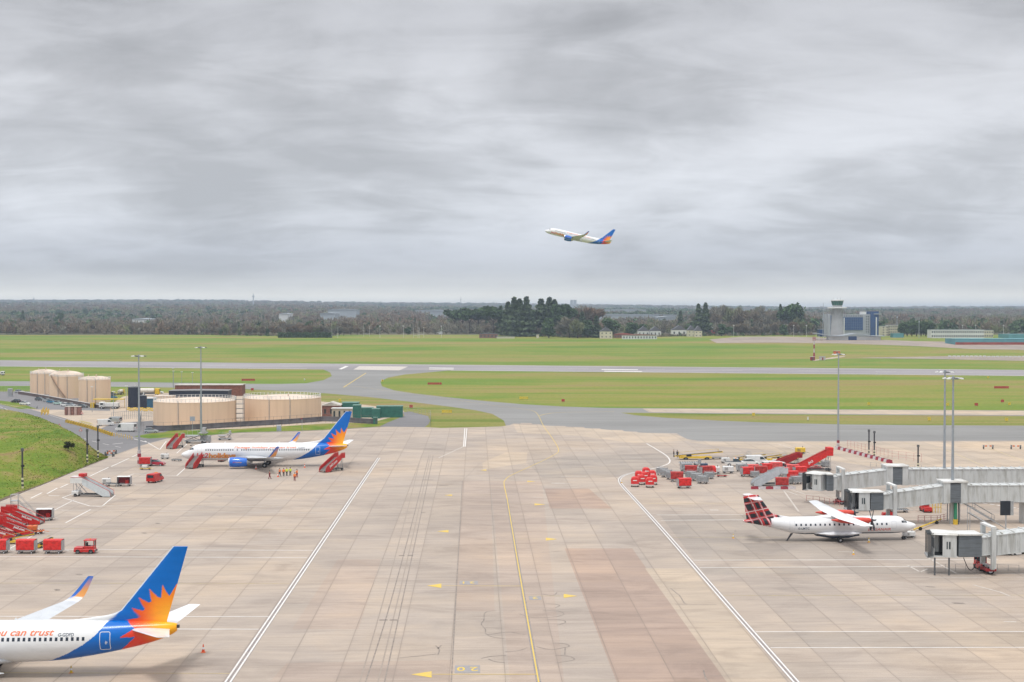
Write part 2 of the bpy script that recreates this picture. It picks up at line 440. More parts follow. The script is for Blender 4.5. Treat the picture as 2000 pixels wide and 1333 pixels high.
# taxiway network
psheet('taxiway', [(-300, 744), (60, 745), (200, 746), (320, 747.5), (440, 749.5), (540, 750.5), (598, 749), (632, 743), (648, 735), (645, 728), (630, RWB(620) - .6),
                   (880, RWB(880) - .6), (830, 728.5), (790, 732), (758, 738), (743, 746), (746, 755), (770, 763), (810, 769), (870, 776), (950, 784), (1020, 790), (1100, 794.5), (1180, 797.2), (1260, 797.8),
                   (1700, 800.5), (2500, 805), (2500, 814), (2000, 813), (1650, 810.5), (1400, 808.5), (1270, 807), (1212, 806.5), (1240, 811.5), (1300, 816.5), (1400, 822), (1500, 826), (1650, 829.5), (1800, 831), (2500, 834),
                   (2500, 880), (1400, 880), (1200, 870), (1000, 860), (985, 850), (989, 834), (984, 822), (962, 809), (930, 802), (880, 795), (800, 785), (720, 776), (640, 769), (560, 764.5), (480, 760.5), (400, 758.5), (300, 757), (200, 755.5), (60, 754.5), (-300, 754)], .012, ASPH)
psheet('concrete_path', [(1255, 798.6), (1700, 801.2), (2500, 806), (2500, 813.2), (2000, 811.6), (1650, 809.2), (1400, 807.2), (1268, 805.8)], .03, CONC_Y)
# side road behind the left bank, tank yard, car park
psheet('service_road', [(-300, 770), (-60, 797), (0, 806), (60, 822), (100, 838), (160, 862), (185, 878), (205, 893), (232, 886), (265, 874), (300, 864), (326, 857), (335, 851), (270, 852), (200, 838), (130, 818), (70, 800), (20, 786), (-60, 772), (-300, 752)], .012, ASPH_D)
psheet('car_park', [(-260, 766), (60, 765), (120, 771), (215, 792), (215, 803), (120, 801), (62, 800), (20, 786), (-60, 772)], .016, ASPH_D)
psheet('yard', [(60, 799.5), (150, 799), (215, 791), (240, 775), (290, 768), (470, 768), (560, 778), (632, 785), (700, 790), (786, 800), (792, 808), (740, 822), (700, 826), (630, 828), (470, 838), (310, 842), (262, 848), (245, 852), (190, 836), (118, 815)], .014, CONC_Y)
psheet('car_park_grass', [(-80, 775), (0, 783), (36, 787), (62, 796), (72, 799), (40, 799.5), (0, 790), (-80, 778)], .034, BANK)
psheet('yard_asphalt', [(196, 838), (218, 828), (300, 822), (330, 842), (300, 850), (262, 854), (235, 852)], .022, ASPH_D)
psheet('access_road', [(741, 834), (757, 826), (777, 818), (790, 812), (786, 806), (800, 804), (836, 813), (840, 822), (837, 829), (828, 836), (780, 838)], .020, ASPH_D)
# apron
AP = [(-700, 1500), (-420, 1190), (-200, 1072), (0, 977), (50, 957), (90, 942), (157, 914), (207, 893), (230, 887), (265, 874), (300, 864), (326, 857), (400, 852), (470, 846), (560, 843.5), (627, 841), (700, 837), (755, 834), (834, 835), (860, 836.5), (920, 835), (978, 833.5), (996, 831), (1002, 828), (1016, 828), (1018, 826.5), (1038, 827), (1040, 829), (1056, 829.3), (1058, 832), (1104, 832.6), (1106, 834), (1140, 834.6), (1143, 837), (1172, 837.4), (1176, 840), (1216, 840.6), (1219, 843), (1244, 843.6), (1248, 846), (1300, 846.5), (1322, 847), (1330, 852), (1342, 858), (1362, 861.5), (1400, 862.5), (2000, 861.5), (2700, 861), (2700, 1500)]
psheet('apron', AP, .024, CONC)
# repaired bays of other concrete
for nm, px, m in [
    ('concrete_bay', [(1103, 1072), (1235, 1072), (1440, 1362), (1216, 1362)], CONC_B),
    ('concrete_bay', [(1064, 955), (1150, 955), (1195, 994), (1074, 994)], CONC_B),
    ('concrete_bay', [(903, 940), (958, 940), (966, 1195), (888, 1195)], CONC_P),
    ('concrete_bay', [(958, 940), (1058, 940), (1105, 1362), (999, 1362)], CONC_P),
    ('concrete_bay', [(1260, 1111), (1362, 1111), (1560, 1362), (1440, 1362)], CONC_Y),
    ('concrete_bay', [(1003, 829.5), (1055, 831), (1100, 834), (1170, 838.5), (1240, 845), (1318, 849), (1350, 861), (1240, 866), (1130, 852), (1010, 846)], CONC_Y),
    ('concrete_bay', [(1345, 864), (2700, 863.5), (2700, 915), (1700, 912), (1500, 880), (1400, 872)], CONC_Y),
    ('concrete_bay', [(1030, 905), (1100, 892), (1330, 885), (1290, 912), (1205, 932), (1060, 935)], CONC_G),
    ('concrete_bay', [(1290, 1008), (1640, 1007), (1900, 1092), (1356, 1094)], CONC_G),
    ('concrete_bay', [(1368, 1110), (2400, 1108), (2400, 1120), (1378, 1123)], CONC_G),
    ('concrete_bay', [(1476, 1236), (2400, 1234), (2400, 1264), (1500, 1265)], CONC_G),
    ('concrete_bay', [(988, 884), (1030, 884), (1028, 905), (944, 918), (942, 905)], CONC_Y),
    ('concrete_bay', [(660, 1093), (744, 1093), (700, 1230), (570, 1230)], CONC_P),
    ('concrete_bay', [(560, 1296), (888, 1290), (880, 1362), (500, 1362)], CONC_P),
]:
    psheet(nm, px, .028 + .0013 * random.random(), m)
psheet('old_apron', [(1385, 664), (1450, 658.5), (1530, 658), (1600, 660), (1700, 664), (1790, 667), (2200, 674), (2200, 697), (1990, 684), (1900, 683), (1790, 677), (1640, 671.5), (1500, 670), (1400, 671)], .10, CONC_O, far=True)
psheet('far_taxiway', [(1640, 701.5), (1700, 699), (1850, 696.5), (2300, 697), (2300, 708), (2000, 706), (1800, 702), (1680, 700.5), (1600, 703)], .10, CONC_O, far=True)
psheet('far_track', [(1585, 704.3), (1610, 701), (1648, 696), (1652, 697), (1620, 702.5), (1590, 706)], .10, CONC_Y, far=True)

# ---- painted lines
LN = Lines(); BZ = bezier_smooth
def two(pts, wd=1.0):
    LN.line('backing', pts, wd, z=.0)
for pts in ([(740, 895), (445, 1333), (418, 1373)], BZ([(1594, 1380), (1555, 1333), (1400, 1157), (1300, 1042), (1240, 976), (1216, 950), (1210.5, 940), (1212, 934), (1222, 928), (1248, 921)], 4)):
    P = [Vector(G(*p)[:2]) for p in pts]
    LN.line('backing', pts, .80, z=0)
    for s in (-1, 1):
        Q = []
        for i in range(len(P)):
            d = (P[min(i + 1, len(P) - 1)] - P[max(i - 1, 0)]).normalized(); Q.append(P[i] + Vector((-d.y, d.x)) * .24 * s)
        LN.line('white', [(q.x, q.y) for q in Q], .19, px=False, z=.004)
LN.line('white', BZ([(1240, 922.5), (1262, 918.5), (1284, 914), (1302, 908), (1308, 903), (1307, 897), (1298, 888), (1263, 867)], 4), .32, z=.004)
LN.line('white', [(908, 837), (905.5, 873)], .25, z=.004); LN.line('white', [(912, 837), (908.5, 873)], .25, z=.004)
LN.line('wornwhite', [(905, 873), (857, 895)], .3, z=.004)
for y0, x0, y1, x1, k in [(988, 181, 991.5, 664, 'wornwhite'), (998, 120, 1003, 655, 'wornwhite'), (936, 330, 937, 708, 'wornwhite'), (1072, -300, 1076, 612, 'white'), (1086.5, -300, 1090, 600, 'white'),
                          (1204.5, -300, 1205.5, 525, 'white'), (1228.5, -300, 1230, 505, 'white'), (1033, 100, 1035, 640, 'wornyellow'), (1139, -300, 1141, 565, 'wornyellow'), (1314, -300, 1316.5, 450, 'wornyellow'),
                          (947.5, 1226, 947, 1450, 'wornwhite'), (957, 1237, 956.5, 1450, 'wornwhite'), (1006.5, 1282, 1006, 1452, 'white'), (1017, 1291, 1016, 1452, 'white'),
                          (1095, 1354, 1093.5, 1950, 'white'), (1109.5, 1366, 1107, 1840, 'white'), (1164, 1410, 1163, 2300, 'wornyellow'), (1235, 1476, 1234, 2300, 'white'), (1266, 1505, 1265, 2300, 'white'),
                          (1129, 1815, 1127, 2300, 'wornwhite'), (1050.5, 1300, 1050, 1530, 'wornyellow'), (1122, 1815, 1120.5, 2300, 'wornwhite'), (984, 1260, 984, 1420, 'wornyellow'),
                          (895, 1230, 895.5, 1420, 'wornwhite'), (887, 1415, 889, 1640, 'wornwhite'), (961, 1440, 960, 1560, 'wornwhite'), (905, 440, 905.5, 360, 'wornwhite')]:
    LN.line(k, [(x0, y0), (x1, y1)], .24 if 'white' in k else .16, z=.004)
# centre line of the apron
LN.line('backing', [(1060, 1378), (1052, 1333), (1025, 1180), (1003, 1050), (990, 975)], .5, z=0)
LN.line('yellow', BZ([(1060, 1378), (1052, 1333), (1025, 1180), (1003, 1050), (991, 978), (984.5, 947), (987, 938), (998, 929), (1040, 910), (1080, 890.5), (1091, 880), (1081, 860), (1062, 833), (1052, 813), (1043, 804), (1020, 799), (960, 792), (860, 777), (745, 762), (690, 755), (672, 757)], 5), .15, z=.006)
LN.line('yellow', BZ([(1052, 813), (1068, 809), (1100, 806), (1200, 804.5)], 5), .3, z=.006)
LN.line('yellow', [(671, 757), (715, 729)], .5, z=.006)
LN.line('yellow', [(1018, 1145.5), (862, 1145)], .12, z=.004); LN.line('yellow', [(1050, 1318), (835, 1318)], .14, z=.004)
LN.line('wornyellow', [(1030, 1165), (1102, 1165)], .12, z=.004); LN.line('wornyellow', [(1006, 1053), (1068, 1054)], .12, z=.004); LN.line('wornyellow', [(920, 967.5), (986, 968)], .12, z=.004)
LN.line('wornyellow', [(990, 985.5), (1044, 985.5)], .12, z=.004)
for (xt, yt, xb, hh) in [(834, 1145, 862, 4.2), (803, 1318.5, 843, 6.2), (1128, 1165, 1101, 3.8), (1088, 1054, 1066, 2.8), (853, 1038.5, 876, 2.4), (1066, 986, 1044, 1.9), (868, 968, 883, 1.5), (938, 919, 950, 1.2), (1046, 941, 1030, 1.2)]:
    LN.poly('yellow', [(xt, yt), (xb, yt - hh), (xb, yt + hh)], z=.006)
# trench drain and long joints
for k, pts in [('tar', [(838, 890), (800, 1040), (752, 1215), (700, 1375)]), ('joint', [(823, 890), (782, 1050), (737, 1215), (690, 1375)]), ('tar', [(846, 890), (815, 1040), (778, 1210), (742, 1375)]), ('joint', [(841, 890), (808, 1040), (768, 1210), (728, 1375)]),
               ('tar', [(903, 940), (890, 1180), (879, 1375)]), ('joint', [(938, 905), (903, 940)])]:
    LN.line(k, BZ(pts, 5), .13, z=.003)
for yy, xa, xb in [(1212, 741, 757), (1212, 761, 777), (1086, 779, 790), (1086, 796, 807), (1002, 822, 831), (938, 825, 846), (949, 858, 876)]:
    LN.line('darkmark', [(xa, yy), (xb, yy)], .30, z=.008)
# tar seal loops and cracks
for pts in [[(968, 1194), (948, 1197), (945, 1212), (940, 1220), (948, 1230), (952, 1240), (990, 1236), (1026, 1240)], [(946, 1214), (980, 1213)], [(948, 1227), (982, 1228)], [(952, 1241), (962, 1245), (984, 1248)],
            [(1015, 1200), (1040, 1207), (1080, 1206), (1101, 1201), (1090, 1194), (1060, 1193)], [(1066, 1180), (1084, 1181), (1093, 1184), (1084, 1188)], [(1060, 1161), (1080, 1164), (1088, 1158)],
            [(940, 1287), (960, 1283), (988, 1281)], [(954, 1288), (966, 1293), (986, 1295)], [(986, 1274), (1012, 1272), (1030, 1266)], [(1048, 1264), (1076, 1270), (1100, 1266), (1112, 1263), (1102, 1258), (1080, 1257)], [(1104, 1266), (1103, 1280)], [(1085, 1296), (1112, 1292), (1122, 1288), (1108, 1282), (1084, 1281)],
            [(851, 1262), (858, 1270), (855, 1280)], [(862, 1261), (855, 1268)], [(1310, 1150), (1322, 1160), (1328, 1165), (1336, 1178), (1341, 1181)], [(1374, 1310), (1378, 1325), (1384, 1333)], [(1088, 1222), (1104, 1217), (1098, 1212), (1070, 1211)],
            [(780, 1286), (840, 1280), (852, 1278)], [(1058, 1080), (1100, 1077)], [(1320, 1182), (1400, 1182)]]:
    LN.line('tar', BZ(pts, 4), .14, z=.0045)
# bay corner marks and road dashes at the left
for pts, w in [([(0, 981), (90, 945.5), (157, 917.5), (208, 896)], .22), ([(122, 972.5), (158, 960)], .26), ([(122, 972.5), (175, 989), (200, 991)], .26), ([(85, 1008), (145, 977)], .2), ([(200, 989), (225, 968)], .22), ([(128, 1022), (177, 996)], .26),
               ([(235, 935), (262, 926)], .22), ([(262, 926), (345, 930)], .22), ([(345, 930), (370, 908)], .22), ([(60, 974), (82, 963)], .3), ([(92, 965), (112, 954)], .3), ([(118, 953), (133, 946)], .3), ([(175, 931), (212, 913.5)], .3), ([(217, 912), (252, 896)], .3), ([(258, 893), (276, 885)], .3),
               ([(283, 862), (312, 879)], .26), ([(312, 879), (325, 862)], .26), ([(326, 860), (365, 868), (345, 886)], .22), ([(95, 968.8), (116, 969.2)], .4), ([(0, 1066), (60, 1040), (85, 1040.5), (72, 1033)], .26), ([(20, 1072), (78, 1039)], .2)]:
    LN.line('white', pts, w, z=.004)
for a, b in [((1530, 958), (1560, 968)), ((1547, 957.5), (1572, 966)), ((1572, 966), (1650, 970)), ((1610, 992), (1640, 978)), ((1720, 965), (1735, 985)), ((1560, 1000), (1530, 958)), ((1637, 1078), (1665, 1079)), ((1773, 1105), (1797, 1118)), ((1797, 1118), (1812, 1112)), ((1810, 1089), (1868, 1121)), ((1955, 1158), (1972, 1165)), ((1960, 1215), (1985, 1215.5)), ((1900, 1143), (1955, 1158))]:
    LN.line('wornwhite', [a, b], .3, z=.004)
LN.line('wornyellow', [(1598, 866), (1640, 879)], .3, z=.004)
LN.line('wornyellow', [(1765, 866), (1850, 880), (1945, 921), (2100, 990)], .3, z=.004); LN.line('wornyellow', [(1930, 875), (2010, 905), (2200, 960)], .3, z=.004)
LN.line('wornwhite', [(1520, 868), (1555, 879)], .3, z=.004)
for i in range(8): LN.line('white', [(1905 + i * 14, 981 + i * 2.1), (1914 + i * 14, 982.4 + i * 2.1)], .6, z=.004)
for i in range(9): LN.line('white', [(1568 + i * 7.2, 886.2), (1572 + i * 7.2, 886.4)], .4, z=.004)
for xs, y in [((1085, 1115), 945), ((1100, 1140), 938.5), ((1095, 1145), 932), ((1040, 1060), 972)]: LN.line('wornwhite', [(xs[0], y), (xs[1], y)], .3, z=.004)
# faded stand-letter patches, tyre and oil marks
for (x, y, w, h) in [(1090, 944.5, 26, .9), (1395, 997, 16, 1.0), (1175, 878, 10, .7)]: LN.line('wornwhite', [(x - w / 2, y), (x + w / 2, y)], h, z=.0045)
for (x, y, w, h) in [(155, 1123, 12, .7), (112, 1153, 10, .8), (282, 1042, 9, .7), (308, 1023, 8, .6), (263, 977, 7, .5), (1818, 1147, 14, .8), (1872, 1179, 22, .8), (1668, 1061, 12, .6), (1436, 1038, 3, .4), (700, 907, 3, .4), (685, 923, 3, .4), (485, 957, 8, .6), (430, 970, 9, .6)]:
    LN.line('tar', [(x - w / 2, y), (x - w / 5, y - .4), (x + w / 5, y + .2), (x + w / 2, y)], h, z=.0045)
# service road dashes and kerb lines
for i in range(14):
    t = i / 14.; a = BZ([(0, 795), (60, 818), (130, 845), (180, 862), (252, 878)], 14)
    k = int(t * (len(a) - 3)); LN.line('white', [tuple(a[k]), tuple(a[k + 2])], .2, z=.004)
LN.line('wornwhite', BZ([(0, 802), (60, 819), (100, 835), (150, 857)], 5), .25, z=.004); LN.line('wornwhite', BZ([(-30, 784), (60, 800), (118, 818), (190, 838), (262, 856)], 5), .25, z=.004)
LN.line('white', [(220, 868), (240, 866)], .5, z=.004); LN.line('white', [(262, 858), (292, 866)], .35, z=.004)
# runway markings
RWd = lambda x, t: (x, RWT(x) * (1 - t) + RWB(x) * t)
LN.line('white', [RWd(x, .06) for x in range(-700, 2800, 100)], 1.6, z=.010)
LN.line('white', [RWd(x, .94) for x in range(-700, 630, 100)], 1.6, z=.010); LN.line('white', [RWd(x, .94) for x in range(880, 2900, 100)], 1.6, z=.010)
LN.poly('white', [(661, 721.5), (667, 722), (681, 716), (675, 715.4)], z=.012)
LN.poly('wornwhite', [(690, 722.5), (780, 724), (797, 716.5), (702, 715.5)], z=.012)
LN.poly('white', [(838, 718.6), (886, 719.1), (886, 720.3), (838, 719.8)], z=.012); LN.poly('wornwhite', [(838, 721.4), (886, 721.8), (886, 723), (838, 722.6)], z=.012)
LN.poly('white', [(1175, 721.6), (1246, 722.2), (1246, 723.4), (1175, 722.8)], z=.012); LN.poly('white', [(1180, 725.0), (1254, 725.7), (1254, 726.9), (1180, 726.2)], z=.012)
for x in range(-500, 660, 150): LN.line('white', [RWd(x, .5), RWd(x + 40, .5)], .9, z=.012)
for x in range(960, 2600, 150): LN.line('white', [RWd(x, .5), RWd(x + 40, .5)], .9, z=.012)
ZB = {'backing': (.034, DARKP), 'white': (.036, WHITE), 'wornwhite': (.036, WHITE_W), 'yellow': (.036, YELL), 'wornyellow': (.0355, YELL_W), 'tar': (.033, TAR), 'joint': (.0325, TARL), 'darkmark': (.033, pm('drain_grating', (.10, .085, .08), .7))}
NM = {'backing': 'line_backing', 'white': 'white_lines', 'wornwhite': 'worn_white_lines', 'yellow': 'yellow_lines', 'wornyellow': 'worn_yellow_lines', 'tar': 'tar_seals', 'joint': 'concrete_joints', 'darkmark': 'drain_gratings'}
for k, mb in LN.mb.items():
    tag(mb.build(NM[k], ZB[k][1], loc=(0, 0, ZB[k][0])), kind='structure')
def floor_text(txt, px, py, size, rz, mat, wx=1.):
    me = text_mesh(txt, size, bold=.03, space=1.5); xs = [v.co.x for v in me.vertices]; mx = (min(xs) + max(xs)) / 2
    for v in me.vertices: v.co.x = (v.co.x - mx) * wx; v.co.y -= size * .35
    me.materials.clear(); me.materials.append(mat)
    o = bpy.data.objects.new('stand_number', me); COL.objects.link(o); p = G(px, py); o.location = (p.x, p.y, .046); o.rotation_euler = (0, 0, rz); return tag(o, kind='structure')
for txt, px, py, wm, hm, sz in [('20', 913, 1308, 2.5, 2.9, 2.7), ('21', 915.5, 1139, 2.4, 2.4, 2.3), ('2', 1045, 1169, 1.5, 2.2, 2.2)]:
    p = G(px, py)
    q = [AX(p, a * wm * 1.0, b * hm) for a, b in ((-.5, -.5), (.5, -.5), (.5, .5), (-.5, .5))]
    hsheet('number_backing', [(v.x, v.y) for v in q], .040, GREYP)
    floor_text(txt, px, py, sz * .8, pi + YAW, YELL, .8)

# grass bank rising at the left edge of the apron
bmk = MB(); NU, NV = 60, 26
toe = BZ([(-420, 1195), (-200, 1078), (0, 979), (50, 959), (90, 944), (157, 916), (209, 895)], 12)
back = BZ([(-500, 770), (-60, 799), (0, 808), (60, 823.5), (100, 839.5), (160, 863.5), (186, 880), (211, 893.5)], 12)
def samp(a, t):
    f = t * (len(a) - 1); i = min(int(f), len(a) - 2); return a[i].lerp(a[i + 1], f - i)
vs = []
for i in range(NU + 1):
    t = i / NU; pa = G(*samp(toe, t)); pb = G(*samp(back, t))
    for j in range(NV + 1):
        s = j / NV; p = pa.lerp(pb, s)
        w = (pb - pa).length
        h = 5.0 * ss(s / .38) * ss((1 - s) / .22) * ss((1 - t) * 2.2) * min(1, w / 60)
        h += .35 * noise.noise((p.x * .12, p.y * .08, 0)) * min(1, s * 5, (1 - s) * 5) * ss((1 - t) * 6)
        vs.append((p.x, p.y, .02 + max(0, h)))
fs = [(i * (NV + 1) + j, (i + 1) * (NV + 1) + j, (i + 1) * (NV + 1) + j + 1, i * (NV + 1) + j + 1) for i in range(NU) for j in range(NV)]
tag(bmk.add(vs, fs).build('grass_bank', BANK, smooth=True), kind='structure')
BANKV = np.array(vs)
def bank_z(x, y):
    d = (BANKV[:, 0] - x) ** 2 + (BANKV[:, 1] - y) ** 2; return float(BANKV[d.argmin(), 2])
def GB(px, py):             # point on the bank under an image position
    d = ray(px, py); best = None; t = 60.
    while t < 600:
        x = d.x * t; y = d.y * t; z = H + d.z * t
        dd = (BANKV[:, 0] - x) ** 2 + (BANKV[:, 1] - y) ** 2; k = dd.argmin()
        zz = BANKV[k, 2] if dd[k] < 30 else 0
        if z <= zz: return Vector((x, y, zz))
        t += .5
    return G(px, py)
SOIL = pm('bare_soil', (.14, .10, .07), .95, var=.25, scale=.8)
hsheet('soil_edge', [(G(a, b)[:2]) for a, b in [(-200, 1080), (0, 981), (90, 945.5), (157, 917.5), (209, 896), (209, 893.5), (157, 912.5), (90, 939.5), (0, 974), (-200, 1068)]], .05, SOIL)
# green verge in front of the tanks and its kerb
psheet('verge', [(262, 853), (300, 846), (380, 842), (470, 838), (560, 833), (640, 829.5), (710, 829), (757, 826), (741, 833), (700, 836), (627, 840), (560, 842.5), (470, 845), (400, 851), (326, 855.5), (290, 857)], .032, BANK)
KERB = pm('kerb_stone', (.34, .32, .29), .85)
kb = MB(); kp = [G(*p) for p in BZ([(326, 857), (400, 852), (470, 846), (560, 843.5), (627, 841), (700, 837), (741, 834.5)], 4)]
for a, b in zip(kp[:-1], kp[1:]):
    d = (b - a).normalized(); n = Vector((-d.y, d.x, 0)) * .15
    kb.hexa([a - n, b - n, b + n, a + n, a - n + Vector((0, 0, .14)), b - n + Vector((0, 0, .14)), b + n + Vector((0, 0, .14)), a + n + Vector((0, 0, .14))])
tag(kb.build('kerb', KERB), kind='structure')
# ================================================================== AIRCRAFT
def interp(x, xs, ys):                  # monotone-ish smooth interpolation
    if x <= xs[0]: return ys[0]
    if x >= xs[-1]: return ys[-1]
    i = max(k for k in range(len(xs)) if xs[k] <= x); i = min(i, len(xs) - 2)
    h = xs[i + 1] - xs[i]; t = (x - xs[i]) / h
    def sl(k):
        if k == 0 or k == len(xs) - 1:
            a = (0, 1) if k == 0 else (len(xs) - 2, len(xs) - 1); return (ys[a[1]] - ys[a[0]]) / (xs[a[1]] - xs[a[0]])
        d0 = (ys[k] - ys[k - 1]) / (xs[k] - xs[k - 1]); d1 = (ys[k + 1] - ys[k]) / (xs[k + 1] - xs[k])
        return 0 if d0 * d1 <= 0 else 2 * d0 * d1 / (d0 + d1)
    m0, m1 = sl(i), sl(i + 1)
    return (ys[i] * (2 * t ** 3 - 3 * t * t + 1) + m0 * h * (t ** 3 - 2 * t * t + t) + ys[i + 1] * (3 * t * t - 2 * t ** 3) + m1 * h * (t ** 3 - t * t))
def inpoly(x, z, P):
    c = False; j = len(P) - 1
    for i in range(len(P)):
        if (P[i][1] > z) != (P[j][1] > z) and x < (P[j][0] - P[i][0]) * (z - P[i][1]) / (P[j][1] - P[i][1]) + P[i][0]: c = not c
        j = i
    return c
def paint_mat(name, rough=.28):
    m = bpy.data.materials.new(name); m.use_nodes = True; t = m.node_tree; t.nodes.clear(); N, L = nodes(t)
    o = N('ShaderNodeOutputMaterial'); b = N('ShaderNodeBsdfPrincipled'); L(b.outputs[0], o.inputs[0])
    a = N('ShaderNodeAttribute', attribute_name='paint'); tc = N('ShaderNodeTexCoord'); mp = N('ShaderNodeMapping'); mp.inputs['Scale'].default_value = (.5, 1, 1.4); L(tc.outputs['Object'], mp.inputs[0])
    n = N('ShaderNodeTexNoise', ins={'Scale': .8, 'Detail': 6, 'Roughness': .65}); L(mp.outputs[0], n.inputs[0])
    r = N('ShaderNodeValToRGB'); L(n.outputs[0], r.inputs[0]); ramp(r, [(.3, .90), (.55, 1.0)])
    x = N('ShaderNodeMix', data_type='RGBA', blend_type='MULTIPLY'); x.inputs[0].default_value = 1; L(a.outputs[0], x.inputs[6]); L(r.outputs[0], x.inputs[7]); L(x.outputs[2], b.inputs['Base Color'])
    b.inputs['Roughness'].default_value = rough; b.inputs['Coat Weight'].default_value = .12; b.inputs['Coat Roughness'].default_value = .12; b.inputs['Specular IOR Level'].default_value = .3
    return m
LIV = paint_mat('aircraft_livery')
WH = (.74, .745, .76); BLU = (.0, .135, .52); SKYB = (.03, .23, .72)
WHITEP = pm('aircraft_white', WH, .3, var=.05, scale=.8, coat=.3); GREYW = pm('wing_grey', (.52, .54, .57), .4, var=.06, scale=.8, coat=.2)
GLASS = pm('dark_glass', (.015, .02, .03), .08, var=.0, spec=.8); WINDK = pm('cabin_window_glass', (.03, .04, .06), .2, var=0.)
TYRE = pm('tyre_rubber', (.02, .02, .022), .85); RIM = pm('wheel_rim', (.50, .50, .52), .4, .3); STEEL = pm('bare_metal', (.42, .43, .45), .35, .7); CHROME = pm('inlet_metal', (.72, .73, .75), .18, .8, var=.02)
DKMET = pm('dark_metal', (.06, .06, .07), .5, .3); BLACK = pm('black_rubber', (.02, .02, .022), .8)
ORTXT = pm('orange_lettering', (.75, .17, .06), .5, var=.03); REDTXT = pm('red_lettering', (.62, .03, .035), .5, var=.03); YETXT = pm('yellow_lettering', (.85, .45, .06), .5, var=.03)
DKTXT = pm('dark_lettering', (.07, .09, .13), .5, var=0.); WHTXT = pm('white_lettering', (.75, .74, .73), .5, var=.03)

class Fus:
    def __init__(s, st):
        s.X = [a[0] for a in st]; s.T = [a[1] for a in st]; s.B = [a[2] for a in st]; s.Wd = [a[3] for a in st]
    def sec(s, x):
        t = interp(x, s.X, s.T); b = interp(x, s.X, s.B); w = interp(x, s.X, s.Wd); return (t + b) / 2, max((t - b) / 2, 1e-3), max(w, 1e-3)
    def y(s, x, z):
        c, h, w = s.sec(x); k = max(-1, min(1, (z - c) / h)); return w * sqrt(max(0, 1 - k * k))
    def mesh(s, name, xs, n, col):
        rings = []; cols = []
        for x in xs:
            c, h, w = s.sec(x)
            for i in range(n):
                a = 2 * pi * i / n; rings.append((x, w * sin(a), c + h * cos(a))); cols.append(col(x, c + h * cos(a)))
        fs = []
        for i in range(len(xs) - 1):
            for j in range(n): k = (j + 1) % n; fs.append((i * n + j, (i + 1) * n + j, (i + 1) * n + k, i * n + k))
        m = len(xs); fs.append(tuple(range(n))); fs.append(tuple(reversed(range((m - 1) * n, m * n))))
        me = bpy.data.meshes.new(name); me.from_pydata(rings, [], fs); me.materials.append(LIV)
        at = me.attributes.new('paint', 'FLOAT_COLOR', 'POINT'); at.data.foreach_set('color', [v for c in cols for v in (*c, 1)])
        me.polygons.foreach_set('use_smooth', [True] * len(fs)); me.update(); return me
def decal_text(txt, fus, x0, z0, size, side, mat, name, parent, shear=.25, bold=.0, lift=.02, fit=None, bow=True, yconst=None):
    me = text_mesh(txt, size, shear, bold); xs = [v.co.x for v in me.vertices]; x_min, wd = min(xs), max(xs) - min(xs)
    bm = bmesh.new(); bm.from_mesh(me)
    k = fit / wd if fit else 1.
    z = -size
    if size > .5:
        while z < size * 1.2:
            bmesh.ops.bisect_plane(bm, geom=bm.verts[:] + bm.edges[:] + bm.faces[:], plane_co=(0, z, 0), plane_no=(0, 1, 0), dist=1e-5); z += .22
    for v in bm.verts:
        tx = (v.co.x - x_min) * k; x = x0 + tx * (1 if side < 0 else -1); zz = z0 + v.co.y
        yy = (fus.y(x, zz) + lift) if yconst is None else yconst
        v.co = (x, side * yy, zz)
    bm.to_mesh(me); bm.free(); me.materials.clear(); me.materials.append(mat)
    o = bpy.data.objects.new(name, me); COL.objects.link(o); o.parent = parent; return o
def panel(fus, x0, x1, z0, z1, side, lift=.012, nx=2, nz=4, sk=0.):
    vs = []; fs = []
    for i in range(nx + 1):
        for j in range(nz + 1):
            x = x0 + (x1 - x0) * i / nx + sk * j / nz; z = z0 + (z1 - z0) * j / nz; vs.append((x, side * (fus.y(x, z) + lift), z))
    for i in range(nx):
        for j in range(nz): a = i * (nz + 1) + j; fs.append((a, a + nz + 1, a + nz + 2, a + 1))
    return vs, fs
def outline(fus, x0, x1, z0, z1, side, w=.05, lift=.02, rad=.15):
    P = []
    for cx_, cz_, a0 in ((x1 - rad, z1 - rad, 0), (x0 + rad, z1 - rad, 90), (x0 + rad, z0 + rad, 180), (x1 - rad, z0 + rad, 270)):
        for k in range(4): a = radians(a0 + 30 * k); P.append((cx_ + rad * cos(a), cz_ + rad * sin(a), cos(a), sin(a)))
    Q = []
    for i in range(len(P)):
        a, b = P[i], P[(i + 1) % len(P)]
        m = 8 if abs(a[1] - b[1]) > .5 else 1
        for k in range(m): t = k / m; Q.append(tuple(a[q] * (1 - t) + b[q] * t for q in range(4)))
    n = len(Q); vs = []
    for off in (-w / 2, w / 2):
        for q in Q: x = q[0] + q[2] * off; z = q[1] + q[3] * off; vs.append((x, side * (fus.y(x, z) + lift), z))
    return vs, [(i, (i + 1) % n, (i + 1) % n + n, i + n) for i in range(n)]
def foil(xl, c, th, y, z, n=14, vert=False, cam=.015):
    """airfoil ring: leading edge at xl, chord c"""
    up = []; lo = []
    for i in range(n + 1):
        u = .5 * (1 - cos(pi * i / n)); t = 5 * th * (.2969 * sqrt(u) - .126 * u - .3516 * u * u + .2843 * u ** 3 - .1036 * u ** 4)
        m = cam * 4 * u * (1 - u); up.append((u, m + t)); lo.append((u, m - t))
    ring = up + lo[::-1][1:-1]
    if vert: return [(xl + u * c, y + v * c, z) for u, v in ring]
    return [(xl + u * c, y, z + v * c) for u, v in ring]

